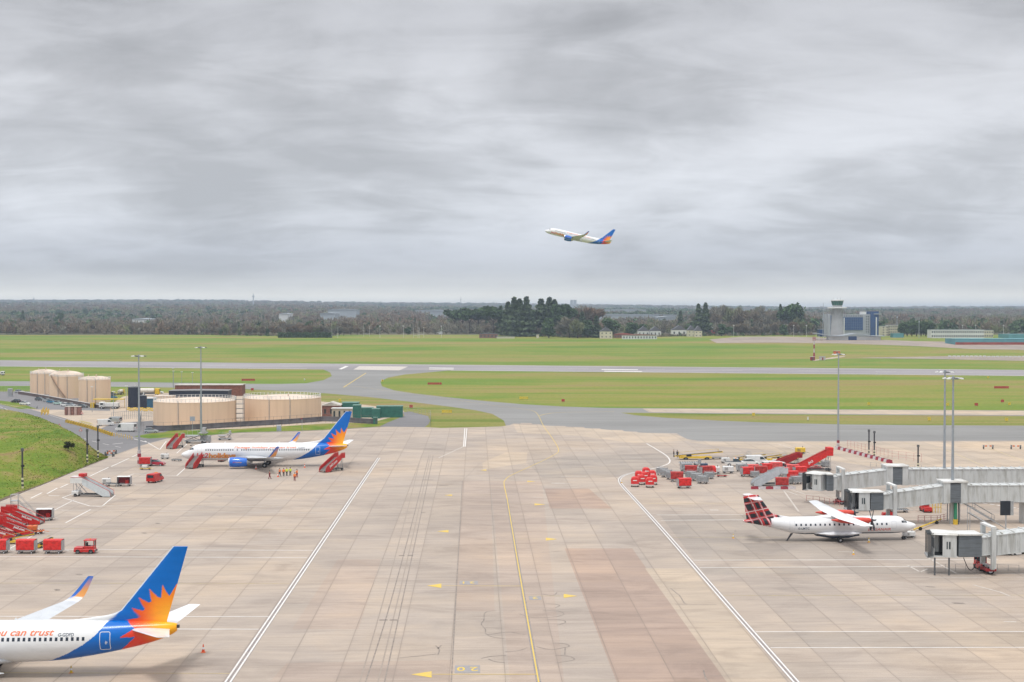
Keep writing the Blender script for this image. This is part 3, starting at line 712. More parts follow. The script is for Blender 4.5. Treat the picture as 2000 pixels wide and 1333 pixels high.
# --- twin-jet airliner, side view measured from the near aircraft's tail
JX = lambda cx_: 38.0 - (1240 - cx_) / 71.8
JZ = lambda cy_: 5.41 - (cy_ - 865) / 71.8
SWOOSH = [(JX(a), JZ(b)) for a, b in [(760, 880), (700, 950), (620, 1012), (500, 1080), (400, 1125), (290, 1165), (150, 1240), (1400, 1300), (1400, 300), (1215, 355), (1030, 585), (850, 800), (800, 845)]]
STAR = [(JX(a), JZ(b)) for a, b in [(1241, 615), (1190, 700), (1175, 680), (1143, 620), (1132, 712), (1110, 705), (1053, 648), (1066, 738), (1045, 745), (976, 705), (1020, 790), (1005, 800), (928, 780), (985, 845), (975, 853), (893, 862), (962, 912), (862, 970), (968, 968), (915, 1020), (862, 1066), (1000, 1075), (1320, 1075), (1320, 615)]]
SC0 = (JX(1200), JZ(880))
def lerp3(a, b, t): t = max(0, min(1, t)); return tuple(p * (1 - t) + q * t for p, q in zip(a, b))
def jetcol(x, z):
    if x < 23 or not inpoly(x, z, SWOOSH): return WH
    if inpoly(x, z, STAR):
        d = sqrt((x - SC0[0]) ** 2 + ((z - SC0[1]) * .9) ** 2); lft = max(0, (SC0[0] - x)) + max(0, SC0[1] - z - .3) * .8
        c = lerp3((.93, .42, .012), (.86, .20, .02), (d - .6) / 2.2)
        return lerp3(c, (.76, .055, .03), (lft - 1.5) / 2.4)
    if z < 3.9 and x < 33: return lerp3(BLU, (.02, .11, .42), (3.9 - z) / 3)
    return BLU
JF = Fus([(0, 2.75, 2.75, .02), (.12, 2.95, 2.5, .28), (.4, 3.16, 2.22, .56), (.9, 3.42, 1.95, .88), (1.5, 3.68, 1.75, 1.15), (1.9, 3.92, 1.66, 1.28), (2.5, 4.42, 1.56, 1.45), (3.3, 4.86, 1.48, 1.62), (4.5, 5.18, 1.42, 1.78), (6.5, 5.38, 1.40, 1.88), (9, 5.41, 1.40, 1.88),
          (22.5, 5.41, 1.40, 1.88), (25, 5.41, 1.44, 1.87), (27, 5.41, 1.58, 1.82), (29, 5.40, 1.85, 1.72), (31, 5.38, 2.18, 1.54), (33, 5.35, 2.58, 1.28), (35, 5.28, 3.05, .96), (36.5, 5.2, 3.52, .68), (37.5, 5.12, 3.95, .44), (38, 5.02, 4.28, .26)])
def jet(label, cat_group, gear=True, detail=True, reg='G-GDFD', windows=True):
    t = thing('airliner', label, 'airliner', group=cat_group)
    if 'jetfus' not in MATS:
        xs = [0, .06, .12, .22, .32, .45, .6, .8, 1.0, 1.25] + [1.5 + .25 * i for i in range(90)] + [24 + .07 * i for i in range(201)]
        xs = sorted(set(round(x, 3) for x in xs if x <= 38)); xs[-1] = 38
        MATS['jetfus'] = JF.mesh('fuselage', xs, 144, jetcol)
        # fin
        vs = []; fs = []; cols = []; NZ = 120; NC = 90
        for s in (-1, 1):
            b0 = len(vs)
            for i in range(NZ + 1):
                z = 5.0 + (12.55 - 5.0) * i / NZ; v = (z - 5.3) / 7.25
                le = JX(850) + (z - JZ(800)) * (JX(1207) - JX(850)) / (12.45 - JZ(800)) if z > JZ(800) else interp(z, [4.9, 5.35, 5.55, 5.95, JZ(800)], [25.5, 27.2, 29.0, 31.6, JX(850)])
                te = 37.05 + max(0, v) * 2.05
                if z > 12.4: te += .0
                for j in range(NC + 1):
                    u = .5 * (1 - cos(pi * j / NC)); c = te - le; th = min(.085 * c, .32)
                    y = th * 5 * (.2969 * sqrt(u) - .126 * u - .3516 * u * u + .2843 * u ** 3 - .1036 * u ** 4)
                    x = le + u * c; vs.append((x, s * y, z))
                    edge = (x - le) < .13 and z > 6
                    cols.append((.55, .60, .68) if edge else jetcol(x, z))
            for i in range(NZ):
                for j in range(NC): a = b0 + i * (NC + 1) + j; q = (a, a + 1, a + NC + 2, a + NC + 1); fs.append(q if s < 0 else q[::-1])
        top = [NZ * (NC + 1) + j for j in range(NC + 1)]; b1 = (NZ + 1) * (NC + 1)
        for j in range(NC): fs.append((top[j], top[j + 1], top[j + 1] + b1, top[j] + b1))
        me = bpy.data.meshes.new('tail_fin'); me.from_pydata(vs, [], fs); me.materials.append(LIV)
        at = me.attributes.new('paint', 'FLOAT_COLOR', 'POINT'); at.data.foreach_set('color', [q for c in cols for q in (*c, 1)])
        me.polygons.foreach_set('use_smooth', [True] * len(fs)); me.update(); MATS['jetfin'] = me
    f = bpy.data.objects.new('fuselage', MATS['jetfus']); COL.objects.link(f); f.parent = t
    fn = bpy.data.objects.new('tail_fin', MATS['jetfin']); COL.objects.link(fn); fn.parent = t
    MB().box(38.2, 38.5, -.012, .012, 5.4, 12.2).build('fin_static_wick', DKMET) if False else None
    # wing halves, winglets, tailplanes
    for s in (-1, 1):
        rg = [foil(12.9, 7.9, .13, s * 0.3, 1.95, vert=False), foil(13.9, 6.9, .13, s * 1.9, 2.1), foil(16.1, 4.75, .12, s * 5.6, 2.5), foil(18.8, 3.35, .115, s * 10.8, 3.02), foil(21.9, 1.75, .11, s * 16.7, 3.68)]
        w = MB().loft(rg, caps=True).build('wing', GREYW, t, True)
        m = MB()
        m.loft([foil(21.9, 1.75, .11, s * 16.7, 3.68), foil(22.2, 1.6, .10, s * 17.15, 3.80), foil(22.7, 1.42, .09, s * 17.45, 4.15), foil(23.2, 1.22, .085, s * 17.65, 4.75), foil(24.4, .62, .08, s * 17.95, 6.25)], caps=True)
        wl = m.build('winglet', [LIV], t, True); me = wl.data
        at = me.attributes.new('paint', 'FLOAT_COLOR', 'POINT'); cc = []
        for v in me.vertices:
            x, z = v.co.x, v.co.z; le = 22.2 + (z - 3.8) * .92; u = (x - le) / 1.4
            cc += [*((.7, .3, .08) if (u > .42 and 4.1 < z < 5.6) else ((.03, .14, .5) if z > 3.95 else (.62, .65, .70))), 1]
        at.data.foreach_set('color', cc)
        # flap track fairings
        for yy in (4.1, 7.2, 10.6):
            zz = 2.28 + (yy - 1.9) * .107 - .22; xl = 13.9 + (yy - 1.9) * .55 + 3.2
            MB().loft([[(xl + dx, s * yy + r * cos(a), zz - dz + r * sin(a)) for a in [2 * pi * k / 8 for k in range(8)]] for dx, r, dz in ((0, .02, -.05), (.6, .17, 0), (1.8, .2, .06), (3.0, .03, .0))], caps=True).build('flap_fairing', GREYW, t, True)
        tp = MB().loft([foil(33.4, 4.0, .10, s * .2, 4.55, cam=0), foil(33.9, 3.6, .10, s * 1.0, 4.62, cam=0), foil(37.6, 1.25, .09, s * 7.15, 5.35, cam=0)], caps=True).build('tailplane', WHITEP, t, True)
        # engine
        e = MB(); cy_ = s * 4.85; cz_ = 1.48
        e.lathe([(.88, 11.9), (.98, 11.75), (1.06, 12.0), (1.12, 12.8), (1.13, 13.8), (1.02, 15.0), (.84, 15.9), (.80, 15.85), (.82, 14.9)], 32, 0, (0, cy_, cz_), 'x')
        en = e.build('engine', pm('nacelle_blue', (.012, .14, .60), .25, coat=.4, var=.05), t, True)
        MB().lathe([(.78, 12.35), (.88, 11.9), (.98, 11.74), (1.065, 11.98), (1.07, 12.02)], 32, 0, (0, cy_, cz_), 'x').build('inlet_lip', CHROME, en, True)
        fd = MB().lathe([(.001, 12.1), (.18, 12.35), (.26, 12.6), (.80, 12.62)], 24, 0, (0, cy_, cz_), 'x'); fd.build('fan', DKMET, en, True)
        MB().lathe([(.80, 15.2), (.62, 15.9), (.46, 16.5), (.44, 16.4), (.30, 16.5), (.12, 17.1), (.01, 17.15)], 20, 0, (0, cy_, cz_), 'x').build('exhaust', STEEL, en, True)
        MB().loft([[(12.8, cy_ - .12, 2.45), (12.8, cy_ + .12, 2.45), (12.8, cy_ + .12, 2.55), (12.8, cy_ - .12, 2.55)], [(14.6, cy_ - .16, 2.3), (14.6, cy_ + .16, 2.3), (14.6, cy_ + .16, 2.85), (14.6, cy_ - .16, 2.85)], [(17.5, cy_ - .12, 2.1), (17.5, cy_ + .12, 2.1), (17.5, cy_ + .12, 2.55), (17.5, cy_ - .12, 2.55)]], caps=True).build('pylon', GREYW, en)
        if s < 0:
            ns = Fus([(12, 2.55, .41, 1.09), (13, 2.60, .36, 1.12), (14.5, 2.58, .40, 1.08), (16, 2.4, .6, .9)])
            for txt, xx, mm in (('Jet2', 12.75, REDTXT), ('holidays', 13.45, YETXT)):
                o = decal_text(txt, ns, xx, 1.42, .42, -1, mm, 'nacelle_lettering', en, fit=(.62 if txt == 'Jet2' else 1.35), lift=.03)
                for v in o.data.vertices: v.co.y += cy_
    # belly fairing
    MB().loft([[(x, w * sin(a), c + h * cos(a)) for a in [2 * pi * k / 24 for k in range(24)]] for x, w, h, c in ((11.2, .3, .2, 1.7), (12.5, 1.7, .55, 1.85), (15, 2.05, .75, 1.9), (19, 2.0, .75, 1.9), (21.5, 1.5, .5, 1.8), (23, .3, .2, 1.65))], caps=True).build('belly_fairing', GREYW, t, True)
    if gear:
        for s in (-1, 1):
            g = MB(); g.cyl((19.3, s * 2.3, 2.2), (19.55, s * 2.86, .6), .13, .11, 10, 0); g.cyl((19.55, s * 2.45, .57), (19.55, s * 3.27, .57), .08, .08, 8, 0); g.cyl((19.4, s * 2.5, 1.6), (18.6, s * 2.2, 2.1), .06, .06, 6, 0)
            gg = g.build('main_gear', STEEL, t)
            for yy in (2.55, 3.17):
                wm = MB(); y_ = s * yy
                wm.lathe([(.20, -.17), (.50, -.2), (.565, -.12), (.565, .12), (.50, .2), (.20, .17)], 22, 0, (0, 0, 0), 'x'); wm.lathe([(.001, -.15), (.30, -.17), (.31, -.205)], 16, 1, (0, 0, 0), 'x'); wm.lathe([(.001, .15), (.30, .17), (.31, .205)], 16, 1, (0, 0, 0), 'x')
                wo_ = wm.build('wheel', [TYRE, RIM], gg, True); wo_.rotation_euler = (0, 0, pi / 2); wo_.location = (19.55, y_, .565)
        g = MB(); g.cyl((4.0, 0, 1.6), (3.95, 0, .4), .09, .08, 8); g.cyl((3.95, -.3, .34), (3.95, .3, .34), .05, .05, 6); g.cyl((4.0, 0, 1.0), (5.0, 0, 1.6), .04, .04, 6)
        gg = g.build('nose_gear', STEEL, t)
        for yy in (-.2, .2):
            wm = MB(); wm.lathe([(.12, -.1), (.31, -.1), (.345, -.05), (.345, .05), (.31, .1), (.12, .1)], 18, 0, (0, 0, 0), 'x'); wm.lathe([(.001, -.08), (.17, -.09), (.18, -.105)], 12, 1, (0, 0, 0), 'x'); wm.lathe([(.001, .08), (.17, .09), (.18, .105)], 12, 1, (0, 0, 0), 'x')
            wo_ = wm.build('wheel', [TYRE, RIM], gg, True); wo_.rotation_euler = (0, 0, pi / 2); wo_.location = (3.95, yy, .345)
    # windows
    xsn = [5.9 + .508 * i for i in range(48)]
    skip = {13, 16, 17} if detail else set()
    if windows:
        wins = []
        for i, x in enumerate(xsn):
            if i in (13, 15) or x > JX(628): continue
            vs, fs_ = panel(JF, x, x + .25, 3.78, 4.12, -1, .014, 1, 3); wins.append(MB().add(vs, fs_).build('window', WINDK, t))
    # windscreen panes
    m = MB()
    for s in (-1, 1):
        m.add(*panel(JF, 2.62, 3.12, 3.98, 4.40, s, .016, 2, 3, -.08)); m.add(*panel(JF, 2.12, 2.56, 3.92, 4.22, s, .016, 2, 3, .12))
        vs = [(1.93, s * .06, 3.98), (2.0, s * .80, 3.86), (2.42, s * .72, 4.36), (2.38, s * .06, 4.40)]; m.add([(x, y, z + .03) for x, y, z in vs], [(0, 1, 2, 3)])
    m.build('windscreen', GLASS, t)
    GREYL = pm('door_outline_grey', (.45, .47, .50), .5); OUTW = pm('door_outline_white', (.72, .74, .76), .5)
    for nm, x0, x1, z0, z1, mm in (('front_door', 4.1, 4.96, 2.75, 4.6, GREYL), ('overwing_exit', 15.55, 16.05, 3.5, 4.45, GREYL), ('overwing_exit', 16.7, 17.2, 3.5, 4.45, GREYL), ('rear_door', JX(733), JX(801), JZ(1062) + .12, JZ(928), OUTW)):
        if not detail and nm != 'rear_door': continue
        d = MB().add(*outline(JF, x0, x1, z0, z1, -1, .055 if nm == 'rear_door' else .03)).build(nm, mm, t)
        if nm == 'rear_door':
            m = MB(); cxx = (x0 + x1) / 2 + .1; cz0 = (z0 + z1) / 2 - .15
            for k in range(4):
                a = k * pi / 4; dx, dz = .17 * cos(a), .17 * sin(a)
                m.add([(cxx - dx - dz * .12, -(JF.y(cxx, cz0) + .03), cz0 - dz), (cxx - dx + dz * .12, -(JF.y(cxx, cz0) + .03), cz0 - dz + .01), (cxx + dx + dz * .12, -(JF.y(cxx, cz0 + dz) + .03), cz0 + dz), (cxx + dx - dz * .12, -(JF.y(cxx, cz0 + dz) + .03), cz0 + dz + .03)], [(0, 1, 2, 3)])
            m.build('door_mark', OUTW, d)
    decal_text('Package holidays you can trust', JF, 12.4, 4.30, .82, -1, ORTXT, 'slogan_lettering', t, shear=.3, bold=.012, fit=14.2)
    decal_text(reg, JF, 27.0, 4.20, .42, -1, DKTXT, 'registration_lettering', t, shear=.12, bold=.006, fit=1.5)
    decal_text('Jet2', JF, 3.4, 2.12, 1.6, -1, REDTXT, 'title_lettering', t, shear=.25, bold=.03, fit=3.1)
    decal_text('holidays', JF, 6.55, 2.12, 1.55, -1, REDTXT, 'title_lettering', t, shear=.1, bold=.075, fit=6.2, lift=.012)
    decal_text('holidays', JF, 6.60, 2.14, 1.55, -1, YETXT, 'title_lettering', t, shear=.1, bold=.012, fit=6.1, lift=.03)
    # aerials and beacon
    MB().prism([(9.8, 5.36), (10.15, 5.36), (10.2, 5.72), (10.05, 5.72)], -.015, .015).build('aerial', WHITEP, t); MB().prism([(22.2, 5.36), (22.5, 5.36), (22.55, 5.65), (22.4, 5.65)], -.015, .015).build('aerial', WHITEP, t)
    m = MB(); m.box(37.95, 38.25, -.12, .12, 4.6, 4.88); m.build('tail_cone', DKMET, t)
    return t
near = jet('white airliner with blue tail and orange sunburst, its nose cut off by the left edge', None, reg='G-GDFD')
p = G(346, 1318); near.rotation_euler = (0, 0, YAW); near.location = AX(p, -38.0, 0)
mid = jet('white and blue airliner parked beside the tanks, with red stairs at its nose', None, reg='G-JZHV')
p = G(521, 911); mid.rotation_euler = (0, 0, YAW); mid.location = AX(p, -19.55, 0)
fly = jet('white and blue airliner climbing away in the cloudy sky', None, gear=False, detail=False)
d = ray(1128, 463); s_ = 3.42; Yd = F / s_; c = Vector((d.x / d.y * Yd, Yd, H + d.z / d.y * Yd))
R = Matrix.Rotation(radians(-3), 4, 'Z') @ Matrix.Rotation(radians(13.5), 4, 'Y') @ Matrix.Rotation(radians(-3), 4, 'X')
fly.matrix_world = Matrix.Translation(c) @ R @ Matrix.Translation((-19, 0, -3.6))

# --- twin-turboprop
AF = Fus([(0, 2.35, 2.35, .02), (.15, 2.58, 2.1, .3), (.6, 2.82, 1.78, .62), (1.2, 3.02, 1.52, .88), (1.7, 3.25, 1.38, 1.02), (2.3, 3.72, 1.26, 1.18), (3.0, 3.95, 1.16, 1.3), (4.2, 4.03, 1.12, 1.40), (6, 4.05, 1.12, 1.43), (17.5, 4.05, 1.12, 1.43), (19, 4.05, 1.28, 1.38), (21, 4.03, 1.78, 1.18), (23, 4.0, 2.35, .90), (25, 3.9, 2.85, .6), (26.5, 3.72, 3.15, .32), (27.1, 3.55, 3.3, .1)])
def tartan(x, z):
    """tartan of the fin: crossing bands in a frame leaning with the leading edge"""
    if x < 20.6: return WH
    if x < 22.4 and z < 4.0: return WH
    u = (x - 24.5) * .93 - (z - 4.5) * .40; v = (z - 4.0) * .93 + (x - 24.5) * .20
    red = (.52, .035, .04); dk = (.02, .028, .035); w = (.70, .60, .60); mr = (.22, .02, .03)
    if x < 22.9 and z < 3.9: return lerp3(WH, (.55, .30, .32), (x - 22.4) * .6)
    u /= 1.35; v /= 1.35; fu = (u + 5) % 1.75; fv = (v + 5) % 1.95
    if fu < .09 or fv < .09: return w
    if abs(fu - .95) < .05: return (.66, .45, .46)
    if abs(fv - 1.05) < .05: return (.62, .35, .36)
    a = .25 < fu < .85 or 1.1 < fu < 1.5; b = .25 < fv < .95 or 1.2 < fv < 1.7
    if a and b: return dk
    if a or b: return mr if (a and fv < .3) or (b and fu < .3) else red
    return (.62, .05, .04)
def prop():
    t = thing('turboprop_airliner', 'white twin propeller aircraft with red and black tartan tail on the right stands', 'airliner')
    xs = sorted(set([0, .06, .15, .3, .45, .6, .8, 1.0] + [1.2 + .25 * i for i in range(79)] + [20.5 + .07 * i for i in range(95)])); xs = [x for x in xs if x <= 27.1] + [27.1]
    def col(x, z):
        if x > 21: return tartan(x, z) if z > 2.55 + (x - 23) * .1 or x > 23.5 else WH
        if z < 1.40: return (.05, .07, .11)
        return WH
    me = AF.mesh('fuselage', xs, 120, col); f = bpy.data.objects.new('fuselage', me); COL.objects.link(f); f.parent = t
    vs = []; fs = []; cols = []; NZ = 70; NC = 50
    for s in (-1, 1):
        b0 = len(vs)
        for i in range(NZ + 1):
            z = 3.7 + (7.75 - 3.7) * i / NZ
            le = interp(z, [3.7, 4.1, 4.45, 4.9, 5.3, 7.75], [18.2, 20.2, 22.0, 22.85, 23.1, 24.75]); te = 26.55 + (z - 3.7) * .14
            for j in range(NC + 1):
                u = .5 * (1 - cos(pi * j / NC)); c = te - le; th = min(.10 * c, .28); x = le + u * c
                vs.append((x, s * th * 5 * (.2969 * sqrt(u) - .126 * u - .3516 * u * u + .2843 * u ** 3 - .1036 * u ** 4), z)); cols.append(tartan(x, z) if x > 21.5 else WH)
        for i in range(NZ):
            for j in range(NC): a = b0 + i * (NC + 1) + j; q = (a, a + 1, a + NC + 2, a + NC + 1); fs.append(q if s < 0 else q[::-1])
    b1 = (NZ + 1) * (NC + 1); tp0 = NZ * (NC + 1)
    for j in range(NC): fs.append((tp0 + j, tp0 + j + 1, tp0 + j + 1 + b1, tp0 + j + b1))
    me = bpy.data.meshes.new('tail_fin'); me.from_pydata(vs, [], fs); me.materials.append(LIV); at = me.attributes.new('paint', 'FLOAT_COLOR', 'POINT'); at.data.foreach_set('color', [q for c in cols for q in (*c, 1)]); me.polygons.foreach_set('use_smooth', [True] * len(fs))
    fn = bpy.data.objects.new('tail_fin', me); COL.objects.link(fn); fn.parent = t
    for s in (-1, 1):
        MB().loft([foil(24.45, 2.1, .12, s * .05, 7.35, cam=0), foil(25.0, 1.25, .10, s * 3.65, 7.42, cam=0)], caps=True).build('tailplane', WHITEP, t, True)
        MB().loft([foil(11.0, 2.65, .16, s * .0, 4.30), foil(11.0, 2.65, .16, s * 4.6, 4.32), foil(11.35, 1.6, .14, s * 13.4, 4.62), foil(11.6, 1.0, .08, s * 13.55, 4.62)], caps=True).build('wing', WHITEP, t, True)
        RN = pm('nacelle_red', (.62, .06, .035), .3, coat=.3, var=.06)
        cy_ = s * 4.05
        e = MB().loft([[(x, cy_ + w * cos(a), c + h * sin(a)) for a in [2 * pi * k / 20 for k in range(20)]] for x, w, h, c in ((8.55, .28, .30, 3.98), (8.9, .42, .46, 3.95), (9.8, .50, .56, 3.92), (11.5, .48, .55, 3.95), (13.2, .34, .38, 4.0), (14.6, .06, .08, 4.1))], caps=True).build('engine', RN, t, True)
        MB().lathe([(.01, 7.95), (.12, 8.05), (.24, 8.3), (.28, 8.56)], 16, 0, (0, cy_, 3.98), 'x').build('spinner', DKMET, e, True)
        m = MB()
        for k in range(6):
            a = 2 * pi * k / 6 + .15; dy, dz = cos(a), sin(a)
            P = lambda r, w, x: [(x - w * .45, cy_ + dy * r - dz * w * .5, 3.98 + dz * r + dy * w * .5), (x + w * .45, cy_ + dy * r + dz * w * .5, 3.98 + dz * r - dy * w * .5)]
            r = []
            for rr, w in ((.25, .16), (.7, .26), (1.4, .30), (1.9, .22)):
                q = P(rr, w, 8.35); r.append([q[0], (q[0][0] / 2 + q[1][0] / 2 + .03, (q[0][1] + q[1][1]) / 2, (q[0][2] + q[1][2]) / 2), q[1], (q[0][0] / 2 + q[1][0] / 2 - .03, (q[0][1] + q[1][1]) / 2, (q[0][2] + q[1][2]) / 2)])
            m.loft(r, caps=True)
        m.build('propeller', DKMET, e)
        # main gear sponson and wheels
        g = MB(); g.cyl((12.6, s * 1.3, 1.2), (12.6, s * 1.95, .45), .1, .09, 8); g.cyl((12.6, s * 1.6, .42), (12.6, s * 2.3, .42), .06, .06, 6); g.cyl((12.6, s * 1.9, .7), (11.9, s * 1.4, 1.2), .05, .05, 6)
        gg = g.build('main_gear', DKMET, t)
        for yy in (1.78, 2.2):
            wm = MB(); wm.lathe([(.15, -.13), (.38, -.14), (.43, -.08), (.43, .08), (.38, .14), (.15, .13)], 18, 0, (0, 0, 0), 'x'); wm.lathe([(.001, -.12), (.2, -.13), (.21, -.145)], 12, 1, (0, 0, 0), 'x'); wm.lathe([(.001, .12), (.2, .13), (.21, .145)], 12, 1, (0, 0, 0), 'x')
            wo_ = wm.build('wheel', [TYRE, RIM], gg, True); wo_.rotation_euler = (0, 0, pi / 2); wo_.location = (12.6, s * yy, .43)
    MB().loft([[(x, w * sin(a), c + h * cos(a)) for a in [2 * pi * k / 24 for k in range(24)]] for x, w, h, c in ((8.8, .9, .15, 1.35), (10.4, 1.7, .45, 1.3), (12.2, 1.95, .55, 1.28), (14, 1.85, .5, 1.3), (16.2, .9, .15, 1.4))], caps=True).build('gear_fairing', [pm('fairing_white', (.66, .67, .70), .4)], t, True)
    MB().loft([[(x, w * sin(a), c + h * cos(a)) for a in [2 * pi * k / 24 for k in range(24)]] for x, w, h, c in ((9.2, .9, .16, .98), (11, 1.62, .40, .90), (13.5, 1.66, .42, .88), (15.8, .9, .16, 1.02))], caps=True).build('belly_keel', pm('belly_dark_blue', (.03, .04, .07), .4), t, True)
    MB().loft([[(x, w * sin(a), c + h * cos(a)) for a in [2 * pi * k / 20 for k in range(20)]] for x, w, h, c in ((9.6, .3, .1, 4.0), (10.8, 1.0, .38, 4.05), (12.5, 1.1, .42, 4.08), (14.2, .8, .3, 4.0), (16, .2, .08, 3.98))], caps=True).build('wing_fairing', WHITEP, t, True)
    g = MB(); g.cyl((1.9, 0, 1.4), (1.95, 0, .35), .07, .06, 8); g.cyl((1.95, -.25, .3), (1.95, .25, .3), .04, .04, 6); gg = g.build('nose_gear', STEEL, t)
    for yy in (-.18, .18):
        wm = MB(); wm.lathe([(.1, -.08), (.26, -.09), (.29, -.05), (.29, .05), (.26, .09), (.1, .08)], 16, 0, (0, 0, 0), 'x'); wo_ = wm.build('wheel', [TYRE], gg, True); wo_.rotation_euler = (0, 0, pi / 2); wo_.location = (1.95, yy, .29)
    MB().box(1.2, 2.0, -.42, -.38, .75, 1.35).build('gear_door', WHITEP, t)
    xsn = [5.0 + .74 * i for i in range(20)]
    for i, x in enumerate(xsn):
        if i in (5, 6): continue
        MB().add(*panel(AF, x, x + .26, 2.72, 3.06, 1, .014, 1, 3)).build('window', WINDK, t)
    m = MB()
    for s in (-1, 1):
        m.add(*panel(AF, 2.05, 2.65, 3.02, 3.36, s, .016, 2, 3, .05)); m.add(*panel(AF, 1.62, 2.0, 2.98, 3.2, s, .016, 2, 3, .15))
        m.add([(1.70, s * .05, 3.30), (1.72, s * .62, 3.15), (2.2, s * .62, 3.56), (2.2, s * .05, 3.68)], [(0, 1, 2, 3)])
    m.build('windscreen', GLASS, t)
    GL = MATS['door_outline_grey']
    MB().add(*outline(AF, 19.4, 20.15, 2.0, 3.55, 1, .035)).build('rear_door', GL, t); MB().add(*outline(AF, 3.6, 4.3, 2.1, 3.3, 1, .03)).build('front_door', GL, t)
    decal_text('G-LMTC', AF, 18.9, 2.12, .50, 1, DKTXT, 'registration_lettering', t, shear=0, bold=.01, fit=1.75)
    decal_text('LOGANAIR', AF, 8.0, 1.78, .62, 1, pm('coral_lettering', (.70, .16, .14), .5), 'title_lettering', t, shear=.1, bold=.01, fit=3.6)
    g = MB(); g.cyl((19.6, 0, 1.3), (20.3, 0, .02), .05, .05, 6); g.prism([(19.3, 1.3), (19.7, 1.3), (20.4, .05), (20.2, .03)], -.05, .05); g.build('tail_stand', DKMET, t)
    return t
atr = prop(); p = G(1633, 1056); atr.scale = (1.01, 1, .93); ATR_YAW = pi + YAW + radians(3.0); atr.rotation_euler = (0, 0, ATR_YAW)
atr.location = p - Matrix.Rotation(ATR_YAW, 3, 'Z') @ Vector((12.7, 0, 0))
# ================================================================== GROUND VEHICLES AND EQUIPMENT
RED = pm('red_paint', (.50, .018, .016), .4, var=.12, coat=.2); REDB = pm('bright_red_cover', (.62, .025, .022), .55, var=.15, scale=3); REDD = pm('dark_red_paint', (.30, .015, .018), .5, var=.15)
PINK = pm('faded_red_cover', (.60, .085, .08), .6, var=.12, scale=3)
WHV = pm('white_vehicle_paint', (.66, .66, .65), .35, var=.06, coat=.3); SILV = pm('silver_paint', (.42, .44, .46), .3, .5, var=.05, coat=.3); BLUV = pm('blue_paint', (.04, .18, .30), .3, .2, var=.05, coat=.4)
TEALV = pm('teal_paint', (.10, .28, .30), .35, .1, coat=.3); BLKV = pm('black_paint', (.02, .02, .025), .3, coat=.4); GREYV = pm('grey_paint', (.30, .31, .32), .5, var=.1); YELV = pm('yellow_paint', (.66, .44, .04), .5, var=.12); ORGV = pm('orange_paint', (.62, .14, .03), .5, var=.12)
GALV = pm('galvanised_steel', (.42, .43, .44), .5, .4, var=.12); CANV = pm('grey_canvas', (.30, .31, .32), .8, var=.15, scale=3); DKG = pm('dark_grey_steel', (.11, .115, .12), .6, .2, var=.1); LAMPW = pm('headlamp_lens', (.75, .75, .72), .1, var=0.); LAMPR = pm('tail_lamp_lens', (.45, .01, .01), .2, var=0.)
TREAD = pm('stair_tread', (.30, .29, .28), .6, .3, var=.1); WINB = pm('tinted_glass', (.035, .05, .06), .1, var=0., spec=.7); LAMPO = pm('amber_beacon', (.85, .30, .02), .3, var=0.)
def wheelpart(parent, x, y, r=.32, w=.22, rim=RIM, z=None):
    s = 1 if y > 0 else -1; m = MB()
    m.lathe([(r * .55, -w / 2), (r * .92, -w / 2), (r, -w / 4), (r, w / 4), (r * .92, w / 2), (r * .55, w / 2)], 16, 0, (0, 0, 0), 'x')
    for q in (-1, 1): m.lathe([(.001, q * w * .40), (r * .5, q * w * .44), (r * .56, q * w * .5)], 12, 1, (0, 0, 0), 'x')
    o = m.build('wheel', [TYRE, rim], parent, True); o.rotation_euler = (0, 0, pi / 2); o.location = (x, y, r if z is None else z); return o
PROT = {}
def place(key, maker, px, py, rz, label, group=None, name=None, scale=None, bank=False):
    p = G(px, py) if not bank else GB(px, py)
    if key not in PROT:
        o = maker(); PROT[key] = o; KIDS[o.name] = [(c, kids(c)) for c in kids(o)]
        o.location = p; o.rotation_euler = (0, 0, rz); tag(o, label)
        if scale is not None: o.scale = (scale,) * 3 if isinstance(scale, (int, float)) else scale
        if group: o['group'] = group
        return o
    o = dup(PROT[key], p, rz, label, group, scale)
    if not group and 'group' in o: del o['group']
    if scale is None: o.scale = (1, 1, 1)
    return o
def T(name, cat): return thing(name, None, cat)
